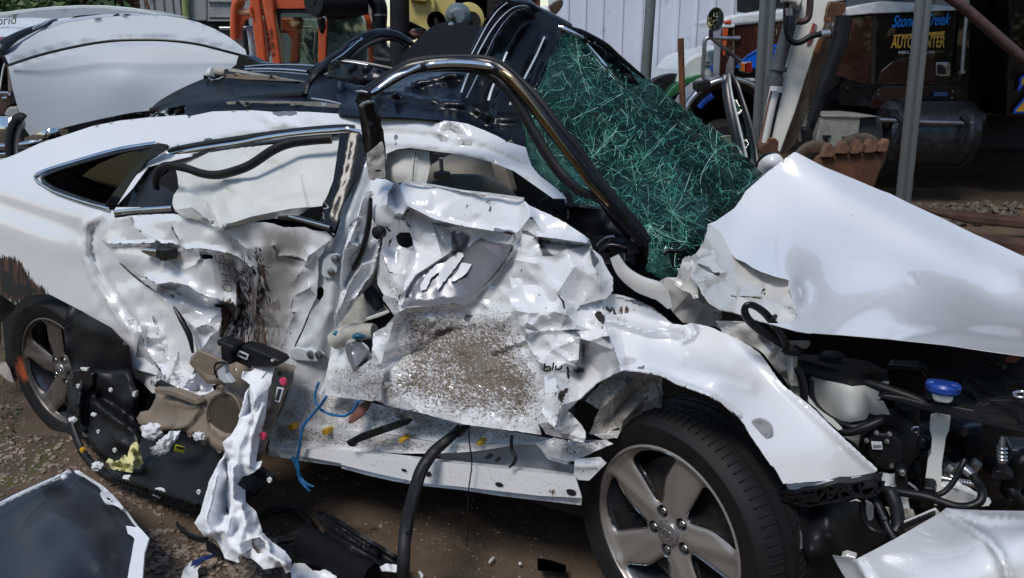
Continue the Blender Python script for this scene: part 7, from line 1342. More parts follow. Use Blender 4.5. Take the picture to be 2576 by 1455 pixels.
def rbox(name, mat, parent, c, sx, sy, sz, bv=.012, rot=0):
    ax = (Matrix.Rotation(rot, 3, 'Z') @ FWD, Matrix.Rotation(rot, 3, 'Z') @ NIN, UPV)
    m = MB(); m.box(c, sx, sy, sz, ax); return bevel(m.build(name, mat, parent, smooth=False), bv, 4)
sheet('coolant_tank', NATPLAS, CAR, Z('515 590 700 640 880 680 1180 632 1150 740 1075 800 1130 800 1190 920 1140 942 1010 905 980 960 850 985 740 960 620 900 540 820 512 750'), [(2041, 947, .27), (2080, 970, .22), (2140, 975, .175), (2150, 1050, .185), (2180, 980, .21), (2237, 960, .29), (2200, 1020, .24), (2060, 1000, .25), (2090, 1040, .22), (2190, 1050, .25)], step=8, thick=.01, crisp=60)
sheet('tank_lid', BLKPLASTIC, CAR, Z('395 440 640 505 885 590 1165 545 1170 625 1000 660 880 668 640 610 398 545'), [(2006, 910, .31), (2076, 935, .25), (2145, 955, .195), (2150, 968, .195), (2185, 960, .22), (2232, 945, .33)], step=8, thick=.004, crisp=60)
m = MB(); m.prism([S(p[0], p[1], d_) for p, d_ in zip(Z('395 440 640 505 885 590 1165 545 1170 560 1000 460 800 430 430 400'), (.32, .26, .205, .34, .34, .50, .56, .50))], (0, 0, -.012)); bevel(m.build('tank_lid_top', BLKPLASTIC, CAR, smooth=False), .004)
m = MB(); c = S(*Z('700 440')[0], .40); m.lathe([(.034, -.03), (.034, .0), (.028, .012), (.01, .014)], c, UPV, 24); m.build('tank_cap', BLKPLASTIC, CAR)
slab('tank_label_edge', ALU, CAR, Z('400 548 640 614 880 672 1000 664 1000 670 880 680 640 622 400 556'), .20, .003, 0) if False else None
sheet('lower_washer_tank', NATPLAS, CAR, Z('740 1062 830 1075 920 1060 1000 1045 1005 1140 990 1260 960 1235 880 1150 800 1110'), [(2130, 1090, .24), (2185, 1100, .30)], step=8, thick=.02, bumps=[(2150, 1110, 30, .02)])
sheet('cream_bay_panel', CREAM, CAR, Z('20 200 60 190 150 260 250 330 300 420 310 600 330 680 300 640 200 520 110 400 60 360 -60 300 -200 280 -300 120') + T('21', '470 980'), [(1900, 860, .18), (1970, 930, .2)], step=8, crum=[(.018, 36, 6, 211)], masks={'grey': [(Z('40 230 150 260 200 380 160 380'), 4)]})
sheet('cream_bay_panel', CREAM, CAR, Z('230 290 500 290 505 320 480 350 420 360 330 350'), [(2000, 870, .35)], step=8)
sheet('washer_tank_neck', NATDK, CAR, Z('330 680 400 660 430 700 440 790 380 740 340 700'), [(2000, 985, .18)], step=7, thick=.02)
sheet('fender_inner_edge', NATPLAS, CAR, Z('460 710 500 780 560 860 620 910 700 960 780 1040 745 1050 640 960 560 870 500 820 470 790'), [(2060, 1050, .16)], step=6, thick=.004)
br = slab('fender_brace', NATDK, CAR, Z('300 415 385 415 388 560 410 620 420 680 340 678 318 640 308 560'), .16, .02, .003)
slab('brace_groove', CREAM, br, Z('330 430 362 430 362 620 350 640 336 600'), .157, .004, .001)
slab('brace_top_mount', BLKPLASTIC, CAR, Z('250 375 300 350 360 350 430 385 425 415 380 425 330 415 280 410'), .14, .03, .005)
tubeS('hood_release_cable', HOSEBLK, CAR, dz(T('21', '785 1160 745 1080 680 980 610 900 540 855 490 848 468 880 478 930 520 985 600 1050 700 1110 785 1165'), .12, .08, .02, .02, .06, .14), .0095, flat=.7)
slab('cable_clip', HOSEBLK, CAR, T('21', '640 960 680 940 700 955 690 985 650 985'), .06, .03, .003)
tubeS('bay_hose', HOSEBLK, CAR, dz(Z('395 520 430 600 450 700 452 790'), .14, .15), .009)
tubeS('bay_hose', HOSEBLK, CAR, dz(Z('515 620 520 760 580 870 700 960 850 1020 980 1000 1110 960'), .20, .18, .2), .007)
tubeS('bay_hose', HOSEBLK, CAR, dz(Z('700 960 760 1050 850 1065 960 1030 1060 990 1120 960'), .19, .18, .2), .010)
PU = S(*Z('1150 1230')[0], .22)
m = MB(); m.lathe([(.0, .12), (.060, .12), (.062, .04), (.058, .0), (.030, -.004), (.0, -.004)][1:-1] + [(.004, -.005)], PU, NIN, 40); pu = m.build('brake_pump', BLKPLASTIC, CAR)
slab('pump_cover', BLKPLASTIC, pu, Z('985 1140 1070 1080 1200 1080 1290 1160 1290 1330 1210 1400 1060 1370 985 1260'), .195, .03, .008)
slab('pump_label', LABEL, pu, Z('1025 1150 1115 1155 1122 1215 1035 1212'), .187, .004, 0)
for i in range(9):
    x = 1042 + i * 8; slab('label_bar', INK, pu, Z(f'{x} 1178 {x + 4} 1178 {x + 5} 1200 {x + 1} 1200'), .185, .002, 0)
for q in ('1160 1145', '1200 1357', '1070 1075', '1180 1085', '985 1140'):
    m = MB(); m.lathe([(.0055, .006), (.0055, -.002), (.003, -.003)], S(*Z(q)[0], .19), NIN, 12); m.build('pump_screw', ALU, pu)
m = MB(); m.tube([S(*Z('1130 960')[0], .24), S(*Z('1135 1090')[0], .25)], .022, 16, 1); m.build('pump_pipe', HOSEBLK, CAR)
m = MB(); m.tube([S(*Z('1350 860')[0], .34), S(*Z('1350 1040')[0], .34), S(*Z('1355 1240')[0], .36)], .022, 16, 3); rh = m.build('radiator_hose', HOSEBLK, CAR)
m = MB(); m.lathe([(.0235, -.008), (.0255, -.008), (.0255, .008), (.0235, .008)], S(*Z('1350 1045')[0], .34), UPV, 24, closed=True); m.build('hose_clamp', CHROME, rh)
tubeS('clamp_tab', CHROME, rh, dz(Z('1370 1025 1428 1022 1428 1065 1370 1068'), .305, .305), .0025, seg=6, sm=1)
# washer filler
wf = slab('washer_filler_tube', NATPLAS, CAR, Z('1565 912 1585 908 1590 925 1612 925 1618 935 1650 938 1700 942 1695 1000 1690 1050 1662 1110 1650 1200 1630 1330 1615 1460') + T('22', '1955 700 1945 800 1815 795 1830 720 1850 560') + Z('1535 1250 1543 1110 1525 1050 1525 985 1555 975'), .20, .05, .012)
slab('filler_neck', NATPLAS, wf, Z('1545 700 1730 715 1722 842 1620 828 1540 815'), .105, .05, .012)
c = S(*Z('1640 678')[0], .125)
m = MB(); m.lathe([(.026, -.014), (.033, -.008), (.034, .002), (.030, .008), (.016, .011), (.004, .011)], c, (UPV * .985 + NIN * .12), 40, FWD); m.build('blue_washer_cap', BLUECAP, wf)
slab('cap_tab', BLUECAP, wf, Z('1482 655 1510 632 1570 640 1570 700 1520 685'), .10, .02, .004); slab('cap_tab', BLUECAP, wf, Z('1700 660 1760 670 1800 705 1790 718 1710 722'), .10, .02, .004)
# upper crossbar
slab('radiator_support_bar', BLKPLASTIC, CAR, Z('1070 762 1140 748 1300 770 1500 825 1620 828 1740 850 1900 880 1960 830 2100 800 2330 800 2440 860 2440 1100 2328 1082 2050 1020 1900 985 1700 930 1500 890 1300 830 1120 785'), .13, .03, .008)
slab('support_bar_recess', DARK, CAR, Z('1940 925 2050 910 2200 930 2290 985 2320 1010 2100 985 1980 950'), .127, .004, 0)
slab('bar_rib', BLKPLASTIC, CAR, Z('2030 795 2180 860 2270 900 2310 1010 2328 1010 2328 820 2200 790'), .118, .01, .004)
tubeS('support_rod', BLKPLASTIC, CAR, dz(Z('975 640 1100 680 1250 730 1400 785 1500 835'), .17, .14), [.007, .011, .011, .011, .013])
tubeS('radiator_cap_ring', CHROME, CAR, dz(Z('2235 735 2270 722 2328 722 2330 765 2280 765 2235 745'), .10, .10), .003, sm=4)
tubeS('air_intake_rim', BLKTRIM, CAR, dz(Z('1170 520 1350 530 1460 545 1500 580 1530 620'), .5, .45), .010)
slab('intake_box', BLKPLASTIC, CAR, Z('1160 520 1460 540 1520 640 1480 800 1250 760 1170 640'), .5, .08, .01)
tubeS('bay_hose', HOSEBLK, CAR, dz(Z('1850 650 1920 720 2000 790 2080 840'), .30, .25), .018)
tubeS('bay_hose', HOSEBLK, CAR, dz(Z('2180 690 2210 650 2270 640 2330 660'), .3, .3), .012)
slab('orange_bay_label', pm('faded_orange_label', (.25, .06, .02), .5), CAR, Z('2165 470 2200 410 2300 430 2260 480'), .6, .01, 0)
tubeS('hood_edge_cable', HOSEBLK, CAR, dz(Z('1930 400 2050 480 2160 510'), .55, .5), .008)
m = MB(); m.tube([S(*T('22', '2418 385')[0], .2), S(*T('22', '2408 450')[0], .2), S(*T('22', '2410 580')[0], .2)], [.004, .007, .009], 14, 2); sn = m.build('oxygen_sensor', ALU, CAR)
for y in (470, 500, 530, 555):
    m = MB(); m.lathe([(.009, -.003), (.011, 0), (.009, .003)], S(*T('22', f'2411 {y}')[0], .2), UPV, 16); m.build('sensor_ridge', ALU, sn)
slab('sensor_plug', BLKPLASTIC, CAR, T('22', '2380 590 2440 585 2440 650 2500 690 2490 720 2340 720 2330 690 2380 650'), .19, .04, .005)
slab('sensor_plug_ring', CHROME, CAR, T('22', '2368 648 2405 648 2402 656 2370 656'), .185, .004, 0)
for q1, q2, r_, sg_ in (('2010 620', '2050 660', .016, 16), ('1990 670', '2045 715', .015, 8)):
    m = MB(); m.tube([S(*T('22', q1)[0], .25), S(*T('22', q2)[0], .24)], r_, sg_, 1); bevel(m.build('pipe_fitting', STEEL, CAR), .002)
tubeS('aluminium_pipe', STEEL, CAR, dz(T('22', '2070 605 2120 630 2190 690 2225 740'), .24, .22), [.009, .012, .011, .008])
tubeS('aluminium_pipe', ALU, CAR, dz(T('22', '2170 660 2210 600 2230 580'), .27, .27), .012)
for i in range(7):
    x = 2070 + i * 22; m = MB(); m.lathe([(.006, -.004), (.008, 0), (.006, .004)], S(*T('22', f'{x} {722 + i * 4.5}')[0], .21), FWD, 14); m.build('bellows_ring', ALU, CAR)
tubeS('bellows_core', STEEL, CAR, dz(T('22', '1955 700 2060 722 2220 752'), .21, .21), .007)
sheet('front_crossmember', NATPLAS, CAR, T('22', '1945 745 2100 790 2250 850 2330 880 2310 910 2220 920 1900 905 1880 860 1890 800'), [(2400, 1250, .16)], step=9, thick=.02, crum=[(.006, 40, 5, 3)])
sheet('bay_front_panel', BRKT, CAR, T('22', '1490 660 1600 670 1600 740 1640 790 1700 800 1740 830 1700 860 1715 930 1640 935 1560 890 1540 800 1500 730'), [(2260, 1240, .2)], step=8, crum=[(.02, 30, 6, 4)], masks=None)
sheet('bay_front_panel', NATDK, CAR, T('22', '1530 920 1600 945 1700 930 1740 940 1760 1000 1680 1040 1600 1100 1560 1090 1570 1000'), [(2270, 1300, .15)], step=8, crum=[(.02, 30, 6, 5)])
sheet('torn_white_tab', NATPLAS, CAR, T('22', '1380 870 1440 900 1440 1000 1420 1022 1395 1010 1380 950'), [(2190, 1290, .08)], step=7)
slab('bay_connector', HOSEBLK, CAR, T('22', '1815 770 1890 775 1915 810 1900 880 1840 880 1810 840'), .12, .05, .005)
slab('fitting_bracket', BLKPLASTIC, CAR, T('22', '1600 640 1640 630 1680 660 1690 740 1680 800 1620 800 1600 720'), .16, .04, .006)
m = MB(); m.lathe([(.007, .004), (.007, -.006), (.004, -.008)], S(*T('22', '1658 655')[0], .15), NIN, 12); m.build('bracket_bolt', ALU, CAR)
tubeS('wire_bail', ALU, CAR, dz(T('22', '1560 785 1580 760 1640 800 1740 800 1770 790 1720 750 1700 735'), .13, .13), .003, seg=6)
tubeS('wiring_loom', HOSEBLK, CAR, dz(T('22', '1520 790 1600 800 1720 820 1850 845 1950 880 2060 915 2160 915 2240 880 2260 820 2240 760 2190 680'), .06, .05, .05, .07, .12), .009)
tubeS('wiring_loom', HOSEBLK, CAR, dz(T('22', '1920 830 1980 800 2050 720 2100 620 2130 560'), .08, .12), .006)
tubeS('wiring_loom', HOSEBLK, CAR, dz(T('22', '1560 800 1600 880 1620 980 1625 1060 1600 1110'), .04, .0), .014)
tubeS('wiring_loom', HOSEBLK, CAR, dz(T('22', '1440 850 1480 920 1520 1010 1555 1090 1600 1160'), .03, -.02), .008)
tubeS('wiring_loom', HOSEBLK, CAR, dz(T('22', '1360 880 1360 960 1390 1050 1450 1100 1530 1110'), .04, .02), .007)
tubeS('wiring_loom', BLKPLASTIC, CAR, dz(T('22', '2150 5 2230 60 2300 120 2280 140'), .3, .25), .02)
slab('cable_band', ALU, CAR, T('22', '1510 1000 1538 998 1536 1010 1512 1014'), -.01, .003, 0)
for i in range(26):
    x, y = 1500 + rnd.random() * 1150, 280 + rnd.random() * 700; q = T('22', f'{x} {y}')[0]; d0 = .42 + rnd.random() * .25
    if i % 2: tubeS('engine_hose', HOSEBLK if i % 4 else RIMDK, CAR, [(q[0], q[1], d0), (q[0] + rnd.uniform(-40, 60), q[1] + rnd.uniform(10, 50), d0 - .03), (q[0] + rnd.uniform(-80, 80), q[1] + rnd.uniform(50, 110), d0)], rnd.uniform(.008, .022))
    else: rbox('engine_casting', (BLKPLASTIC, DISC, RIMDK)[i % 3], CAR, S(q[0], q[1], d0 + .05), rnd.uniform(.05, .12), .08, rnd.uniform(.04, .1), .012, rnd.random())
rbox('engine_block', DISC, CAR, S(2480, 1130, .85), .5, .3, .35, .03); 
# wheel arch liner in front of the wheel
sheet('wheel_arch_liner', BLKPLASTIC, CAR, T('22', '780 895 950 905 1080 890 1250 870 1370 880 1450 1000 1540 1160 1400 1240 1310 1310 1130 1275 1230 1455 1300 1700 850 1700 900 1300 870 1130'), [(1990, 1270, .10), (2060, 1330, .02), (2010, 1440, .04), (2200, 1340, .16), (2120, 1500, .10)], step=12, bumps=[(2040, 1390, 30, .05)], ridges=[(T('22', '1080 900 1120 1100 1200 1300'), .02, 30, 1)], thick=.006)
sheet('liner_metal_strip', STEEL, CAR, T('22', '800 920 840 925 870 1030 900 1130 905 1230 880 1245 870 1200 860 1120 830 1010'), [(1995, 1290, .02), (2015, 1380, -.01)], step=7, thick=.003)
slab('strip_slot', HOLE, CAR, T('22', '872 1118 880 1116 884 1155 876 1158'), -.012, .003, 0)
m = MB(); m.lathe([(.009, .004), (.009, -.001), (.006, -.003)], S(*T('22', '1097 1143')[0], .015), NIN, 14); m.build('liner_clip', BLKTRIM, CAR)
# ribbed bumper bracket
rb = MB(); 
def rl(q, r=.0028, d=-.005):
    pts = T('22', q); rb.tube([S(a, b, d) for a, b in pts], r * 1.2, 6, 1, 1.0)
def tw(q, d=-.005, th=.03):
    pts = T('22', q)
    for a, b in zip(pts, pts[1:]):
        A, Bq = S(a[0], a[1], d), S(b[0], b[1], d); dn = Vector((0, 0, .0025)) if abs(a[0] - b[0]) > abs(a[1] - b[1]) else FWD * .0025
        rb.hexa([A - dn, Bq - dn, Bq - dn + NIN * th, A - dn + NIN * th, A + dn, Bq + dn, Bq + dn + NIN * th, A + dn + NIN * th])
tw('725 820 760 812 850 820 900 800 940 795 1000 790 1060 775 1120 760 1165 745 1270 745 1330 735 1430 715 1500 715')
tw('725 850 800 880 900 905 950 915 1050 895 1200 870 1290 840 1400 850 1470 820 1510 770')
for q in ('775 815 810 885', '735 830 850 900', '850 822 905 905', '900 800 910 900', '800 890 910 810', '740 845 900 850', '1000 790 1015 885', '1095 765 1100 868', '1015 880 1080 785', '1170 745 1190 860', '1265 745 1290 845', '1100 815 1275 790', '1175 755 1285 835', '1110 860 1170 800', '1330 735 1350 845', '1455 715 1470 820', '1350 780 1460 760', '1400 850 1460 770', '915 840 1005 835', '915 860 1005 855', '915 880 1005 875'): tw(q)
rb.build('bumper_bracket_ribs', BLKPLASTIC, CAR, smooth=False)
slab('bumper_bracket', BLKPLASTIC, CAR, T('22', '725 830 760 812 850 820 1000 790 1165 745 1430 715 1500 715 1515 780 1470 825 1290 848 1200 872 950 917 900 908 740 860'), .022, .01, .004)
sheet('fender_lower_flange', WHITE, CAR, T('22', '780 750 1000 735 1250 705 1440 672 1430 690 1300 725 1170 745 1000 790 980 810 900 800 840 822 810 800'), [(1990, 1225, .01), (2190, 1200, .02)], step=8)
sheet('peeled_scrap', CREAM, CAR, T('22', '1255 880 1310 862 1345 880 1300 870'), [(2150, 1260, -.01)], step=5)
# far rear bumper end by the rear wheel
sheet('rear_bumper_end', BLKPLASTIC, CAR, T('01', '-200 770 0 770 60 820 110 865 90 900 0 985 0 1150 -200 1300'), [(0, 760, .04), (30, 790, .06), (-60, 850, .04)], step=12)
sheet('exhaust_shield', SEAT, CAR, T('01', '-150 1250 40 1280 70 1330 110 1455') + T('02', '110 40 160 100 60 60 0 30 -150 60'), [(0, 940, .25), (30, 990, .2)], step=12)
sheet('rear_wheel_liner', BLKPLASTIC, CAR, T('01', '515 845 640 910 840 1020 970 1160 985 1250 1000 1400') + T('02', '1010 30 960 60 700 -40') + T('01', '540 1320 500 1200 480 1050 500 900'), [(190, 800, .02), (300, 900, .0), (210, 920, -.02), (320, 960, .02)], step=10, crum=[(.02, 70, 5, 221)], ridges=[(T('01', '510 850 490 1100 520 1290'), .015, 12)])
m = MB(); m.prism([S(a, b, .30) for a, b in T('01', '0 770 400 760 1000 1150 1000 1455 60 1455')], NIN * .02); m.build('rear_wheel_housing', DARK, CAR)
# ------------------------------------------------------------------ loose things around the car
CLIPW = NATPLAS
# black plastic underbody cover hanging from the car
UC = thing('underbody_cover', 'black plastic wheel liner and undercover with yellow sticker, slumped in front of the rear wheel', 'plastic cover', tuple(G(330, 1240)))
sheet('liner_shell', BLKPLASTIC, UC, T('01', '530 1330 700 1330 980 1330 1010 1440') + T('02', '1050 80 1040 160 1030 260 1070 330 1100 420 1070 640 850 620 700 500 600 380 520 200 505 60'), [(200, 930, -.04), (330, 960, -.02), (300, 1130, -.12), (360, 1160, -.12), (210, 1030, -.08)], step=9, thick=.006,
    ridges=[(T('02', '720 130 800 200 900 280 1000 330'), .03, 16), (T('02', '750 80 870 150 980 230 1000 300'), -.03, 20), (T('02', '900 420 950 470 1000 480'), .02, 20), (T('02', '610 -20 590 200 640 380'), .03, 12), (T('02', '700 0 650 180 650 370'), -.02, 12)], crum=[(.03, 70, 5, 231)], edge=(.02, 8))
sheet('flat_cover', BLKPLASTIC, UC, T('02', '1050 330 1200 380 1370 350 1450 380 1680 470 1700 560 1900 620 1980 680 2000 760 1960 800 1700 1000 1490 950 1300 900 1000 760 860 690 800 640 1000 630'), [(360, 1120, -.12), (520, 1130, -.10), (300, 1190, -.22), (500, 1280, -.26), (650, 1200, -.14)], step=11, thick=.008, crum=[(.02, 110, 4, 241)], edge=(.02, 10))
m = MB(); q = T('02', '530 -20 545 100 530 220 540 300 575 400 620 500 680 580 750 640 850 700 1000 760 1200 830 1490 920'); m.tube([S(a, b, -.06 - .19 * i / len(q)) for i, (a, b) in enumerate(q)], .017, 12, 4, .6); m.build('cover_lip', BLKPLASTIC, UC)
m = MB()
for i in range(26):
    t = i / 25; a = T('02', f'{860 + t * 620} {705 + t * 200}')[0]; m.box(S(a[0], a[1], -.262), .010, .012, .014, (FWD, NIN, UPV))
m.build('lip_teeth', BLKTRIM, UC, smooth=False)
slab('yellow_sticker', YLABEL, UC, T('02', '1322 450 1392 468 1383 515 1312 494'), -.165, .003, 0)
for i in range(8):
    x = 1332 + i * 6.5; slab('sticker_bar', INK, UC, T('02', f'{x} {460 + i * 1.6} {x + 3} {461 + i * 1.6} {x + 1} {476 + i * 1.6} {x - 2} {475 + i * 1.6}'), -.168, .002, 0)
m = MB(); m.lathe([(.010, .006), (.010, -.004), (.006, -.006)], S(*T('02', '622 490')[0], -.17), NIN, 14); m.build('yellow_push_pin', YELLOW, UC)
for q in ('590 5', '865 490', '742 350', '1500 805', '2035 715', '835 35'):
    a = T('02', q)[0]; m = MB(); m.lathe([(.0075, .003), (.0075, -.003), (.004, -.003), (.004, .003)], S(a[0], a[1], -.11 - (a[1] > 1130) * .13), NIN, 14, closed=True); m.build('washer_clip', CLIPW, UC)
slab('cover_bracket', BLKPLASTIC, UC, T('02', '1880 600 1960 640 2050 700 2040 740 2000 730 1900 680'), -.18, .02, .004)
slab('torn_white_clip', CLIPW, UC, T('02', '1000 50 1025 45 1015 90 995 80'), -.05, .01, 0)
slab('dark_mount', BLKTRIM, UC, T('01', '545 1340 640 1330 700 1370 700 1455') + T('02', '640 60 540 60'), -.07, .02, .006)
slab('light_bracket_end', CLIPW, UC, T('01', '600 1322 660 1325 655 1350 620 1345'), -.08, .01, .002)
# tan door trim card
DC = thing('door_trim_card', 'tan plastic door trim card, back side out, with speaker grille and red dots', 'door card', tuple(G(580, 1180)))
dc = sheet('trim_panel', TAN, DC, T('02', '1175 55 1300 70 1400 110 1480 145 1500 100 1590 50 1700 0') + T('01', '1560 1440 1480 1350 1430 1290 1440 1240 1490 1190 1620 1240 1700 1290 1760 1260 1870 1240 1900 1330 2000 1280 2080 1265 2225 1310 2210 1430') + T('02', '2150 80 2060 320 1990 520 1950 570 1900 620 1690 580 1690 500 1640 490 1560 440 1540 410 1440 370 1370 340 1330 330 1200 350 1120 330 1070 300 1050 290 1030 250 1060 200 1120 190 1150 150 1175 90'),
    [(480, 900, -.04), (740, 920, .02), (640, 1180, -.16), (350, 1050, -.12), (540, 1100, -.14), (650, 1050, -.08)], step=8, thick=.006,
    holes=[T('01', '1905 1350 1940 1345 1960 1380 1930 1400'), T('01', '1768 1320 1785 1320 1785 1345 1768 1345'), T('01', '2098 1348 2125 1348 2122 1385 2110 1375 2095 1390 2085 1370'), T('02', '1490 140 1505 140 1505 155 1490 155'), T('02', '1425 365 1445 365 1440 385 1428 385')],
    ridges=[(T('02', '1480 155 1520 165 1420 290 1330 330'), .02, 12), (T('02', '1240 120 1500 165'), .012, 8), (T('02', '2130 -40 2000 300 1950 520'), .010, 8), (T('02', '2060 60 2150 80'), .008, 5), (T('02', '2010 180 2110 190'), .008, 5), (T('02', '2040 120 2130 130'), .008, 5), (T('02', '1990 260 2080 260'), .006, 5), (T('02', '1600 60 1540 150 1580 300 1680 390 1800 380'), .012, 8)], edge=(.012, 8), noi=[(.012, 60, 4)], seed=3)
e = [(T('02', '1690 225')[0][0] + 43 * math.cos(t * math.pi / 20), T('02', '1690 225')[0][1] + 57 * math.sin(t * math.pi / 20)) for t in range(40)]
sg = sheet('speaker_grille', TANDK, DC, e, [(560, 1040, -.125)], step=7, thick=.006, edge=(.01, 6))
m = MB()
for i in range(-12, 13):
    x = 43 * i / 12.7; hgt = 57 * math.sqrt(max(0, 1 - (x / 43) ** 2)); c = T('02', '1690 225')[0]; m.tube([S(c[0] + x, c[1] - hgt, -.128), S(c[0] + x, c[1] + hgt, -.128)], .0012, 6, 1)
m.build('grille_ribs', TANDK, sg)
m = MB(); m.tube([S(a, b, -.132) for a, b in e + e[:1]], .0035, 8, 1); m.build('grille_rim', TAN, sg)
slab('armrest_flap', TAN, DC, T('01', '1425 1285 1490 1190 1620 1240 1700 1290 1640 1330 1610 1380 1560 1370'), -.14, .012, .004)
slab('handle_bowl_edge', TAN, DC, T('02', '1160 20 1300 40 1480 110 1500 145 1480 150 1290 80 1170 60'), -.13, .03, .004)
slab('dark_foam_strip', RUBBER, DC, T('02', '1160 10 1180 -30 1300 30 1450 100 1480 125 1470 140 1350 100'), -.11, .02, .003)
slab('control_module', BLKPLASTIC, DC, T('01', '1790 1150 1880 1165 2080 1250 2110 1285 2060 1320 2000 1330 1880 1330 1750 1270'), -.09, .05, .008)
ml = slab('module_label', LABEL, DC, T('01', '1800 1190 1875 1225 1862 1262 1788 1232'), -.095, .003, 0)
for i in range(9):
    x = 1806 + i * 6; y = 1205 + i * 2.7; slab('label_bar', INK, DC, T('01', f'{x} {y} {x + 3} {y + 1.4} {x - 2} {y + 22} {x - 5} {y + 21}'), -.098, .002, 0)
slab('latch_mechanism', BLKPLASTIC, DC, T('01', '1628 1110 1680 1130 1760 1165 1750 1200 1725 1230 1740 1300 1700 1300 1665 1260 1660 1180 1630 1140'), -.12, .05, .008)
slab('pale_switch', BEIGE, DC, T('01', '1632 1168 1660 1160 1666 1215 1635 1212'), -.125, .02, .003)
slab('regulator_bracket', BRKT, DC, T('01', '1610 1280 1690 1290 1700 1370 1730 1410 1750 1440 1690 1440 1640 1400 1620 1360'), -.135, .02, .004)
slab('barcode_label', LABEL, DC, T('02', '2090 15 2140 25 2110 130 2075 120'), -.088, .003, 0)
for i in range(13):
    y = 28 + i * 6.6; x = 2098 - i * 1.9; slab('label_bar', INK, DC, T('02', f'{x} {y} {x + 24} {y + 5} {x + 23} {y + 8} {x - 1} {y + 3}'), -.091, .002, 0)
for tl, q in (('01', '2135 1425'), ('02', '1983 382')):
    a = T(tl, q)[0]; m = MB(); m.lathe([(.0115, .006), (.0115, -.003), (.004, -.004)], S(a[0], a[1], -.075 if tl == '01' else -.155), NIN, 18); m.build('red_dot', PINK, DC)
for tl, q in (('02', '1075 325'), ('02', '1548 430'), ('02', '1435 368'), ('02', '1660 488'), ('02', '1660 25')):
    a = T(tl, q)[0]; m = MB(); m.lathe([(.010, .008), (.010, -.004), (.005, -.004), (.005, .008)], S(a[0], a[1], -.145), NIN, 14, closed=True); m.build('screw_boss', TAN, DC)
m = MB(); m.lathe([(.005, .0), (.005, -.01), (.003, -.012)], S(*T('01', '2070 1262')[0], -.09), NIN, 10); m.build('brass_screw', ALU, DC)
tubeS('module_wire', HOSEBLK, DC, dz(T('01', '1640 1400 1620 1340 1630 1290 1680 1280 1720 1290'), -.14, -.14), .003)
# the long white cloth
sheet_cl = sheet('torn_insulation_cloth', CLOTH, None, T('01', '2010 1290 2050 1285 2068 1310 2060 1370 2040 1455') + T('02', '2025 20 2015 130 2000 250 1960 400 1945 480 1930 580 1980 570 1960 620 1925 650 1870 680 1830 690 1790 750 1850 790 1855 880 1930 950 1965 1050 1980 1110 2050 1180 2150 1250 2200 1320 2200 1400 2160 1420 2130 1370 1990 1390 1940 1340 1900 1310 1830 1285 1800 1340 1700 1310 1670 1240 1640 1180 1600 1150 1540 1140 1500 1090 1465 1040 1510 970 1540 860 1580 720 1640 610 1690 550 1700 500 1680 430 1740 380 1790 300 1830 180 1860 60') + T('01', '1890 1450 1820 1400 1840 1350 1890 1350 1920 1330 1900 1310 1960 1300'),
    [(680, 920, -.06), (640, 1000, -.13), (660, 1040, -.12), (600, 1110, -.19), (640, 1170, -.20), (560, 1240, -.27), (520, 1310, -.32), (620, 1280, -.27), (600, 1400, -.36), (720, 1420, -.36), (540, 1350, -.33)], step=6, jag=.8, seed=3,
    holes=[T('02', '1900 1165 1960 1155 1990 1175 2010 1240 1985 1265 1940 1270 1905 1225'), T('01', '2020 1340 2035 1335 1985 1400 1965 1410')],
    ridges=[(T('02', '1840 130 1780 330 1720 420'), .03, 16), (T('02', '1930 100 1860 350 1800 480 1790 600'), .03, 14), (T('02', '1985 150 1900 400 1880 600'), .03, 12), (T('02', '1700 560 1720 700 1700 820 1720 960'), -.045, 14), (T('02', '1760 620 1760 760 1760 900 1720 1100'), .05, 22), (T('02', '1640 680 1600 860 1560 1000 1580 1120'), .05, 26), (T('02', '1820 900 1850 1050 1800 1200'), .05, 26), (T('02', '1700 1100 1750 1230 1820 1270'), .04, 18), (T('02', '1890 1160 1960 1145 2020 1200 2040 1280 2150 1350'), .04, 14), (T('02', '1870 30 1890 200'), -.03, 10)],
    fold=(34, .012, None, .6), crum=[(.010, 34, 4, 251), (.006, 13, 5, 252, T('02', '1460 600 2200 600 2250 1455 1460 1455'))], thick=.004)
tag(sheet_cl, 'long white torn insulation cloth trailing from the tan door card to the ground', 'cloth')
c2 = sheet('torn_cloth_scrap', CLOTH, None, T('02', '2220 1340 2300 1345 2360 1400 2450 1400 2540 1440 2560 1520 2200 1520 2200 1400'), [(780, 1440, .02)], step=6, jag=1, mp=lambda u, v, d: G(u, v, d), crum=[(.03, 26, 5, 261)], thick=.004)
tag(c2, 'crumpled white cloth scrap at the bottom edge beside the long cloth', 'cloth')
lp = sheet('cloth_inner_fold', CLOTH, sheet_cl, T('02', '1905 1225 1920 1160 1960 1150 2000 1190 2010 1240 1985 1268 1940 1272'), [(650, 1380, -.33)], step=5, crum=[(.02, 14, 5, 3)])
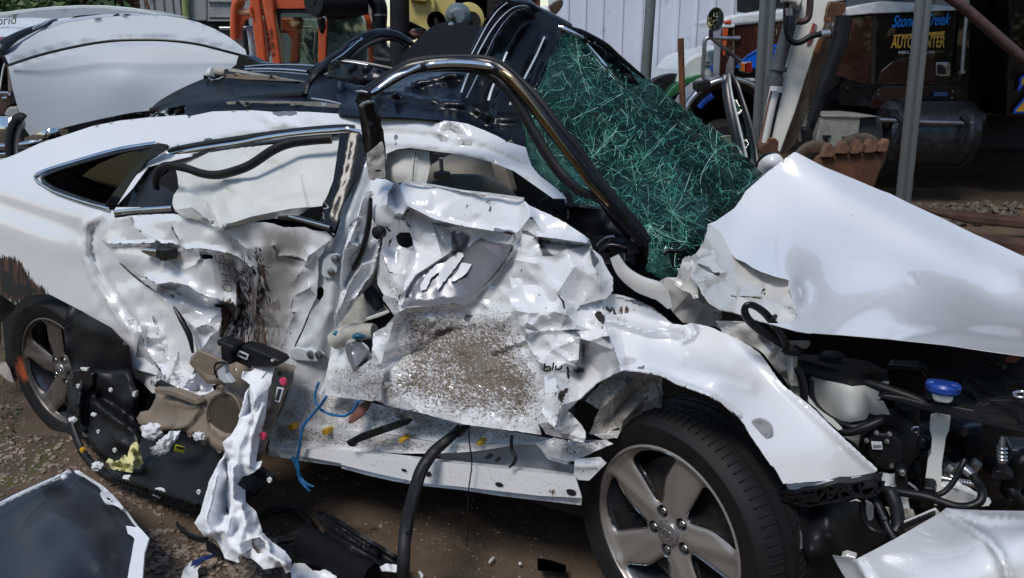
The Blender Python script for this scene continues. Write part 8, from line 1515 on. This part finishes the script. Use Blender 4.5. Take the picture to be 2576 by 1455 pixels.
# fibre and foam scraps
FG = 'white fibre tufts on the black undercover'
def scrap(name, mat, q, d, r, lab, cat, grp, seed, sc=(1, .5, .8), sub=4, amp=.22, fr=2.0):
    a = T('02', q)[0]; m = MB(); m.blob(S(a[0], a[1], d), r, sub, amp, seed, sc, fr); return tag(m.build(name, mat, None), lab, cat, grp)
scrap('fibre_tuft', FOAM, '1145 350', -.17, .032, 'round white fibre ball under the left edge of the tan card', 'fibre tuft', FG, 1)
scrap('fibre_tuft', FOAM, '1503 385', -.17, .018, 'small white fibre tuft below the speaker grille', 'fibre tuft', FG, 2)
scrap('fibre_tuft', FOAM, '735 610', -.20, .020, 'white fibre tuft on the black lip, left of the yellow foam', 'fibre tuft', FG, 3)
scrap('fibre_tuft', FOAM, '965 712', -.22, .019, 'white fibre tuft just below the yellow foam', 'fibre tuft', FG, 4)
scrap('fibre_tuft', FOAM, '1200 812', -.25, .021, 'lowest white fibre tuft on the undercover lip', 'fibre tuft', FG, 5)
scrap('fibre_tuft', FOAM, '550 262', -.12, .015, 'white tuft beside the rear tyre near the black lip', 'fibre tuft', FG, 6)
scrap('fibre_tuft', FOAM, '708 222', -.13, .010, 'tiny white chip high on the black wheel liner', 'fibre tuft', FG, 7)
ft = sheet('fibre_tuft', FOAM, None, T('02', '1360 345 1345 400 1310 440 1270 500 1200 510 1165 480 1180 430 1240 380 1290 345'), [(420, 1110, -.19)], step=4, jag=2, bumps=[(422, 1110, 20, .03)], crum=[(.02, 10, 4, 7)], thick=.004)
tag(ft, 'large frayed white fibre tuft hanging under the tan card', 'fibre tuft', FG)
m = MB()
for i in range(50):
    a = T('02', f'{1170 + rnd.random() * 110} {450 + rnd.random() * 50}')[0]; p = S(a[0], a[1], -.20); m.tube([p, p + Vector((rnd.uniform(-.02, -.005), -.005, rnd.uniform(-.02, .0)))], [.0008, .0003], 4, 1)
m.build('loose_fibres', FOAM, ft)
yf = sheet('yellow_foam_scrap', YFOAM, None, T('02', '1020 425 1040 430 1045 520 1070 590 1060 635 1015 630 1000 660 950 655 900 630 855 640 830 620 820 590 795 580 820 550 850 560 860 590 900 570 930 530 960 550 970 500 985 460'), [(310, 1160, -.21), (345, 1120, -.19)], step=4.5, jag=1, crum=[(.03, 20, 5, 8)], ridges=[(T('02', '990 480 1010 560 1000 620'), .03, 10), (T('02', '880 600 960 620'), -.02, 10)], thick=.006)
tag(yf, 'torn pale yellow foam piece on the black liner', 'foam')
# blue twine
tw_ = thing('blue_twine', 'frayed blue twine dangling in front of the white sill', 'twine', tuple(G(760, 1240)))
m = MB(); m.tube([S(a, b, .0 - i * .006) for i, (a, b) in enumerate(T('02', '2405 -20 2380 60 2385 130 2430 190 2500 220 2575 232') + T('12', '40 225 90 190 130 120'))], .0042, 8, 4); m.build('loop', TWINE, tw_)
m = MB(); m.tube([S(a, b, -.03) for a, b in T('02', '2465 85 2420 150 2360 220 2290 300 2270 380 2260 470 2240 560')], .0045, 8, 4); m.build('strand', TWINE, tw_)
m = MB(); m.tube([S(a, b, -.036) for a, b in T('02', '2450 100 2400 170 2330 260 2285 330 2262 450 2250 560')], .003, 8, 4); m.build('strand', TWINE, tw_)
for k, q in enumerate(('2190 560 2230 580 2260 680 2290 740 2355 770', '2210 540 2250 640 2270 700 2310 740 2370 765', '2240 560 2250 610 2260 700 2300 760 2340 800')):
    m = MB(); m.tube([S(a, b, -.04 - k * .004) for a, b in T('02', q)], [.004, .006, .005, .004, .002], 8, 4); m.build('frayed_end', TWINE, tw_)
# strips on the ground, under the sill
hs = thing('rubber_door_seal', 'black rubber door seal hanging from under the torn door to the dirt', 'rubber seal', tuple(G(1020, 1440)))
m = MB(); m.tube([S(a, b, dd) for (a, b), dd in zip(T('12', '900 310 850 370 780 430 700 500 640 580 600 650 570 740 540 850 510 960 490 1080 475 1200 470 1330 462 1440'), (.05, .03, .0, -.02, -.05, -.07, -.1, -.14, -.18, -.22, -.25, -.27, -.28))], [.010, .013, .015, .017, .018, .018, .018, .018, .018, .018, .017, .017, .016], 14, 4, .6); m.build('seal_strip', RUBBER, hs)
m = MB(); m.tube([S(a, b, dd - .012) for (a, b), dd in zip(T('12', '640 600 600 680 575 780 545 900 520 1000 500 1120'), (-.05, -.08, -.12, -.16, -.2, -.24))], .006, 10, 4); m.build('seal_lip', BLKTRIM, hs)
slab('seal_end_block', BLKPLASTIC, hs, T('12', '845 345 900 312 930 305 940 330 890 400 860 395'), .03, .03, .004)
def gtube(name, q, tile, zs, r, mat, lab, cat, flat=1.0, grp=None, sm=5):
    p = T(tile, q); m = MB(); m.tube([G(a, b, zs[i] if isinstance(zs, list) else zs) for i, (a, b) in enumerate(p)], r, 12, sm, flat); o = m.build(name, mat, None); return tag(o, lab, cat, grp)
ring = T('02', '1960 1010') + T('02', '2040 955 2160 940 2270 975 2335 1030 2340 1080 2290 1130 2200 1165 2100 1180')
m = MB(); m.tube([G(a, b, .012) for a, b in ring], .011, 12, 5); tag(m.build('rubber_hoop', RUBBER, None), 'thin black rubber hoop lying on the dirt beside the white cloth', 'rubber hoop')
gtube('rubber_strip', '1335 1045 1370 1090 1430 1130 1500 1150 1570 1155', '02', .008, .009, RUBBER, 'short curved black strip poking out left of the white cloth', 'rubber strip', .5)
wt = sheet('bumper_trim', BLKPLASTIC, None, T('02', '2375 975 2400 945 2440 960 2575 1050') + T('12', '100 1120 200 1180 300 1240 400 1300 455 1310 465 1330 450 1400 430 1415 380 1410 300 1400 190 1350 100 1270 0 1200') + T('02', '2500 1160 2440 1090'), [(800, 1300, .05), (880, 1350, .10), (1000, 1420, .05)], step=7, mp=lambda u, v, d: G(u, v, d), ridges=[(T('02', '2400 985 2480 1060 2575 1110') + T('12', '100 1180 260 1270'), -.03, 12), (T('02', '2440 960 2575 1050') + T('12', '200 1180 400 1300'), -.03, 9)], crum=[(.01, 30, 6, 9)], thick=.01)
tag(wt, 'broken curved black bumper trim on the dirt under the sill', 'bumper trim')
tr2 = sheet('torn_edge', FOAM, wt, T('12', '290 1370 340 1345 440 1360 455 1395 430 1412 310 1400'), [(990, 1430, .09)], step=5, jag=1, mp=lambda u, v, d: G(u, v, d), crum=[(.01, 15, 6, 3)])
m = MB(); m.tube([G(*T('02', '2290 1180')[0], .06), G(*T('02', '2500 1290')[0], .05), G(*T('12', '230 1460')[0], .04)], [.055, .052, .045], 24, 6, .8); pp = tag(m.build('black_duct_pipe', MATTE, None), 'smooth black duct lying beside the broken bumper trim', 'duct')
fl = sheet('black_flat_scrap', BLKPLASTIC, None, T('02', '2110 1190 2250 1215 2380 1240 2350 1310 2200 1300 2130 1250'), [(760, 1390, .02)], step=7, mp=lambda u, v, d: G(u, v, d), thick=.01)
tag(fl, 'flat black plastic scrap between the cloth end and the duct', 'plastic scrap')
tg_ = sheet('plastic_guard_scrap', BLKPLASTIC, None, T('02', '1550 1180 1620 1195 1680 1260 1700 1300 1600 1250 1560 1230'), [(540, 1380, .03)], step=6, mp=lambda u, v, d: G(u, v, d), thick=.01)
tag(tg_, 'grey-black curved plastic piece under the lower hem of the cloth', 'plastic scrap')
pr_ = thing('painted_scrap', 'torn white scrap with a dark blue upper edge on the gravel', 'metal scrap', tuple(G(480, 1430)))
sheet('white_piece', SHUT, pr_, T('02', '1440 1330 1500 1320 1520 1350 1490 1400 1500 1500 1360 1500 1380 1400 1400 1370'), [(480, 1430, .02)], step=6, mp=lambda u, v, d: G(u, v, d), jag=1.2, crum=[(.01, 20, 6, 4)])
sheet('blue_edge', pm('dark_blue_paint', (.012, .03, .14), .3, coat=.4), pr_, T('02', '1440 1365 1450 1330 1520 1295 1625 1270 1590 1300 1500 1335'), [(500, 1405, .035)], step=6, mp=lambda u, v, d: G(u, v, d))
cl = thing('broken_trim_clip', 'small black broken clip with an orange tab lying near the front tyre', 'clip', tuple(G(1370, 1430)))
slab('clip_body', BLKPLASTIC, cl, T('12', '1480 1340 1500 1335 1600 1355 1700 1390 1690 1420 1560 1400 1480 1400'), .0, .02, .004, mp=lambda u, v, d: G(u, v, .03))
slab('orange_tab', YELLOW, cl, T('12', '1505 1375 1532 1378 1530 1408 1505 1405'), .0, .02, .002, mp=lambda u, v, d: G(u, v, .045))
for k, (q, lab) in enumerate((('590 1410 610 1440 600 1455', 'tiny white chip on the dirt at the bottom edge'), ('1345 1340 1350 1348 1340 1352', 'tiny pale chip on the dirt left of the front tyre'), ('1150 1300 1130 1320 1115 1340', 'thin pale splinter on the dirt below the sill'))):
    p = T('12', q); m = MB(); m.tube([G(a, b, .005) for a, b in p], [.004, .005, .002], 6, 2); tag(m.build('paint_chip', SHUT, None), lab, 'chip')
# fallen white door skin, inside up, lower left
BP = thing('fallen_hood_panel', 'dark underside of a white-edged body panel lying on the dirt, lower left corner', 'body panel', tuple(G(200, 1400)))
def H(u, v, d): return G(u, v, d)
INNER = pm('dark_blue_grey_inner_panel', (.014, .017, .026), .42, coat=.1, var=.25, vs=3)
sheet('inner_face', INNER, BP, T('02', '-200 1000 0 910 250 790 450 700 560 650 650 690 740 760 900 930 980 1010 1050 1090 1060 1150 1020 1200 960 1560 -200 1560'), [(0, 1280, .10), (190, 1190, .13), (350, 1330, .14), (200, 1400, .14), (0, 1450, .10), (330, 1450, .12)], step=14, mp=H, bumps=[(200, 1350, 60, -.035), (150, 1460, 80, -.04)], ridges=[(T('02', '450 730 700 1020 900 1300'), .015, 40, 1), (T('02', '300 1100 430 1000 600 960 750 1100 800 1300'), -.03, 70, 1)], thick=.004)
sheet('white_rim', WHITE, BP, T('02', '560 640 600 645 700 710 790 770 870 850 960 950 1050 1070 1125 1155 1090 1260 1075 1455 1075 1560 945 1560 980 1350 1015 1160 1000 1140 965 1120 950 1060 990 1065 1050 1078 960 960 860 860 770 790 740 755 640 680 570 665'), [(190, 1185, .15), (350, 1330, .16), (345, 1450, .14)], step=8, mp=H, jag=.4, thick=.006, ridges=[(T('02', '600 660 900 920 1060 1100'), -.01, 8)], masks={'chip': [(T('02', '940 1050 1050 1060 1020 1150 960 1140'), 5, 1)]})
for q in ('0 900 120 840 240 785 350 735 450 695 530 650', '0 880 200 790 400 700 540 645'):
    m = MB(); m.tube([G(a, b, .15) for a, b in T('02', '-200 985 ' + q)], .008 if '900' in q[:6] else .005, 8, 4, .5); m.build('folded_edge', SHUT if '900' in q[:6] else BLKTRIM, BP)
m = MB()
for i in range(8):
    x = 30 + i * 62; y = 885 - i * 29.5; m.tube([G(*T('02', f'{x} {y}')[0], .162), G(*T('02', f'{x + 45} {y - 22}')[0], .162)], [.004, .007], 8, 1)
m.build('sealer_beads', SHUT, BP)
sheet('hinge_pocket', SHUT, BP, T('02', '755 815 790 800 830 810 900 880 930 935 850 900 790 880'), [(280, 1265, .175)], step=5, mp=H, round_=3, thick=.004, crum=[(.006, 20, 5, 3)])
slab('pocket_slot', HOLE, BP, T('02', '805 850 825 858 830 868 812 864'), 0, .003, 0, mp=lambda u, v, d: G(u, v, .187))
m = MB(); m.blob(G(*T('02', '485 695')[0], .165), .010, 2, .1, 2); m.build('sealer_blob', SHUT, BP)
# white bumper cover in the lower right corner
BC = thing('bumper_cover', 'loose white bumper cover in the lower right corner, below the engine bay', 'bumper', tuple(G(2400, 1600)))
bc = sheet('cover_skin', WHITE, BC, T('22', '1128 1280 1200 1295 1310 1312 1450 1240 1600 1160 1800 1045 1940 965 1990 925 2080 935 2300 945 2575 948 2900 950 2900 1900 1500 1900 1230 1460 1170 1360'), [(2100, 1400, -.02), (2150, 1410, -.10), (2370, 1285, .02), (2576, 1290, .0), (2460, 1350, -.16), (2576, 1455, -.22), (2300, 1455, -.22), (2150, 1560, -.14), (2500, 1600, -.25), (2576, 1340, -.14)], step=10, seed=4, thick=.002,
    ridges=[(T('22', '1960 960 2100 1040 2300 1160 2400 1280 2460 1460'), .028, 24), (T('22', '1128 1280 1310 1312 1400 1460'), .02, 20), (T('22', '2000 935 2300 1010 2575 1010'), .02, 14)], masks={'dark': [(T('22', '2440 1215 2450 1215 2452 1230 2440 1230'), 1.2, .7)]})
m = MB(); m.tube([S(a, b, .01) for a, b in T('22', '1620 1085 1700 1050 1800 1010 1880 975 1930 955')], .010, 8, 4, .5); m.build('clip_rail', CREAM, BC)
m = MB()
for i in range(16):
    a = T('22', f'{1640 + i * 17} {1075 - i * 7}')[0]; m.box(S(a[0], a[1], .0), .006, .012, .008, (FWD, NIN, UPV))
m.build('rail_teeth', BLKTRIM, BC, smooth=False)
slab('corner_tab', CREAM, BC, T('22', '1195 1292 1230 1280 1300 1300 1310 1312 1200 1300'), -.06, .02, .002)
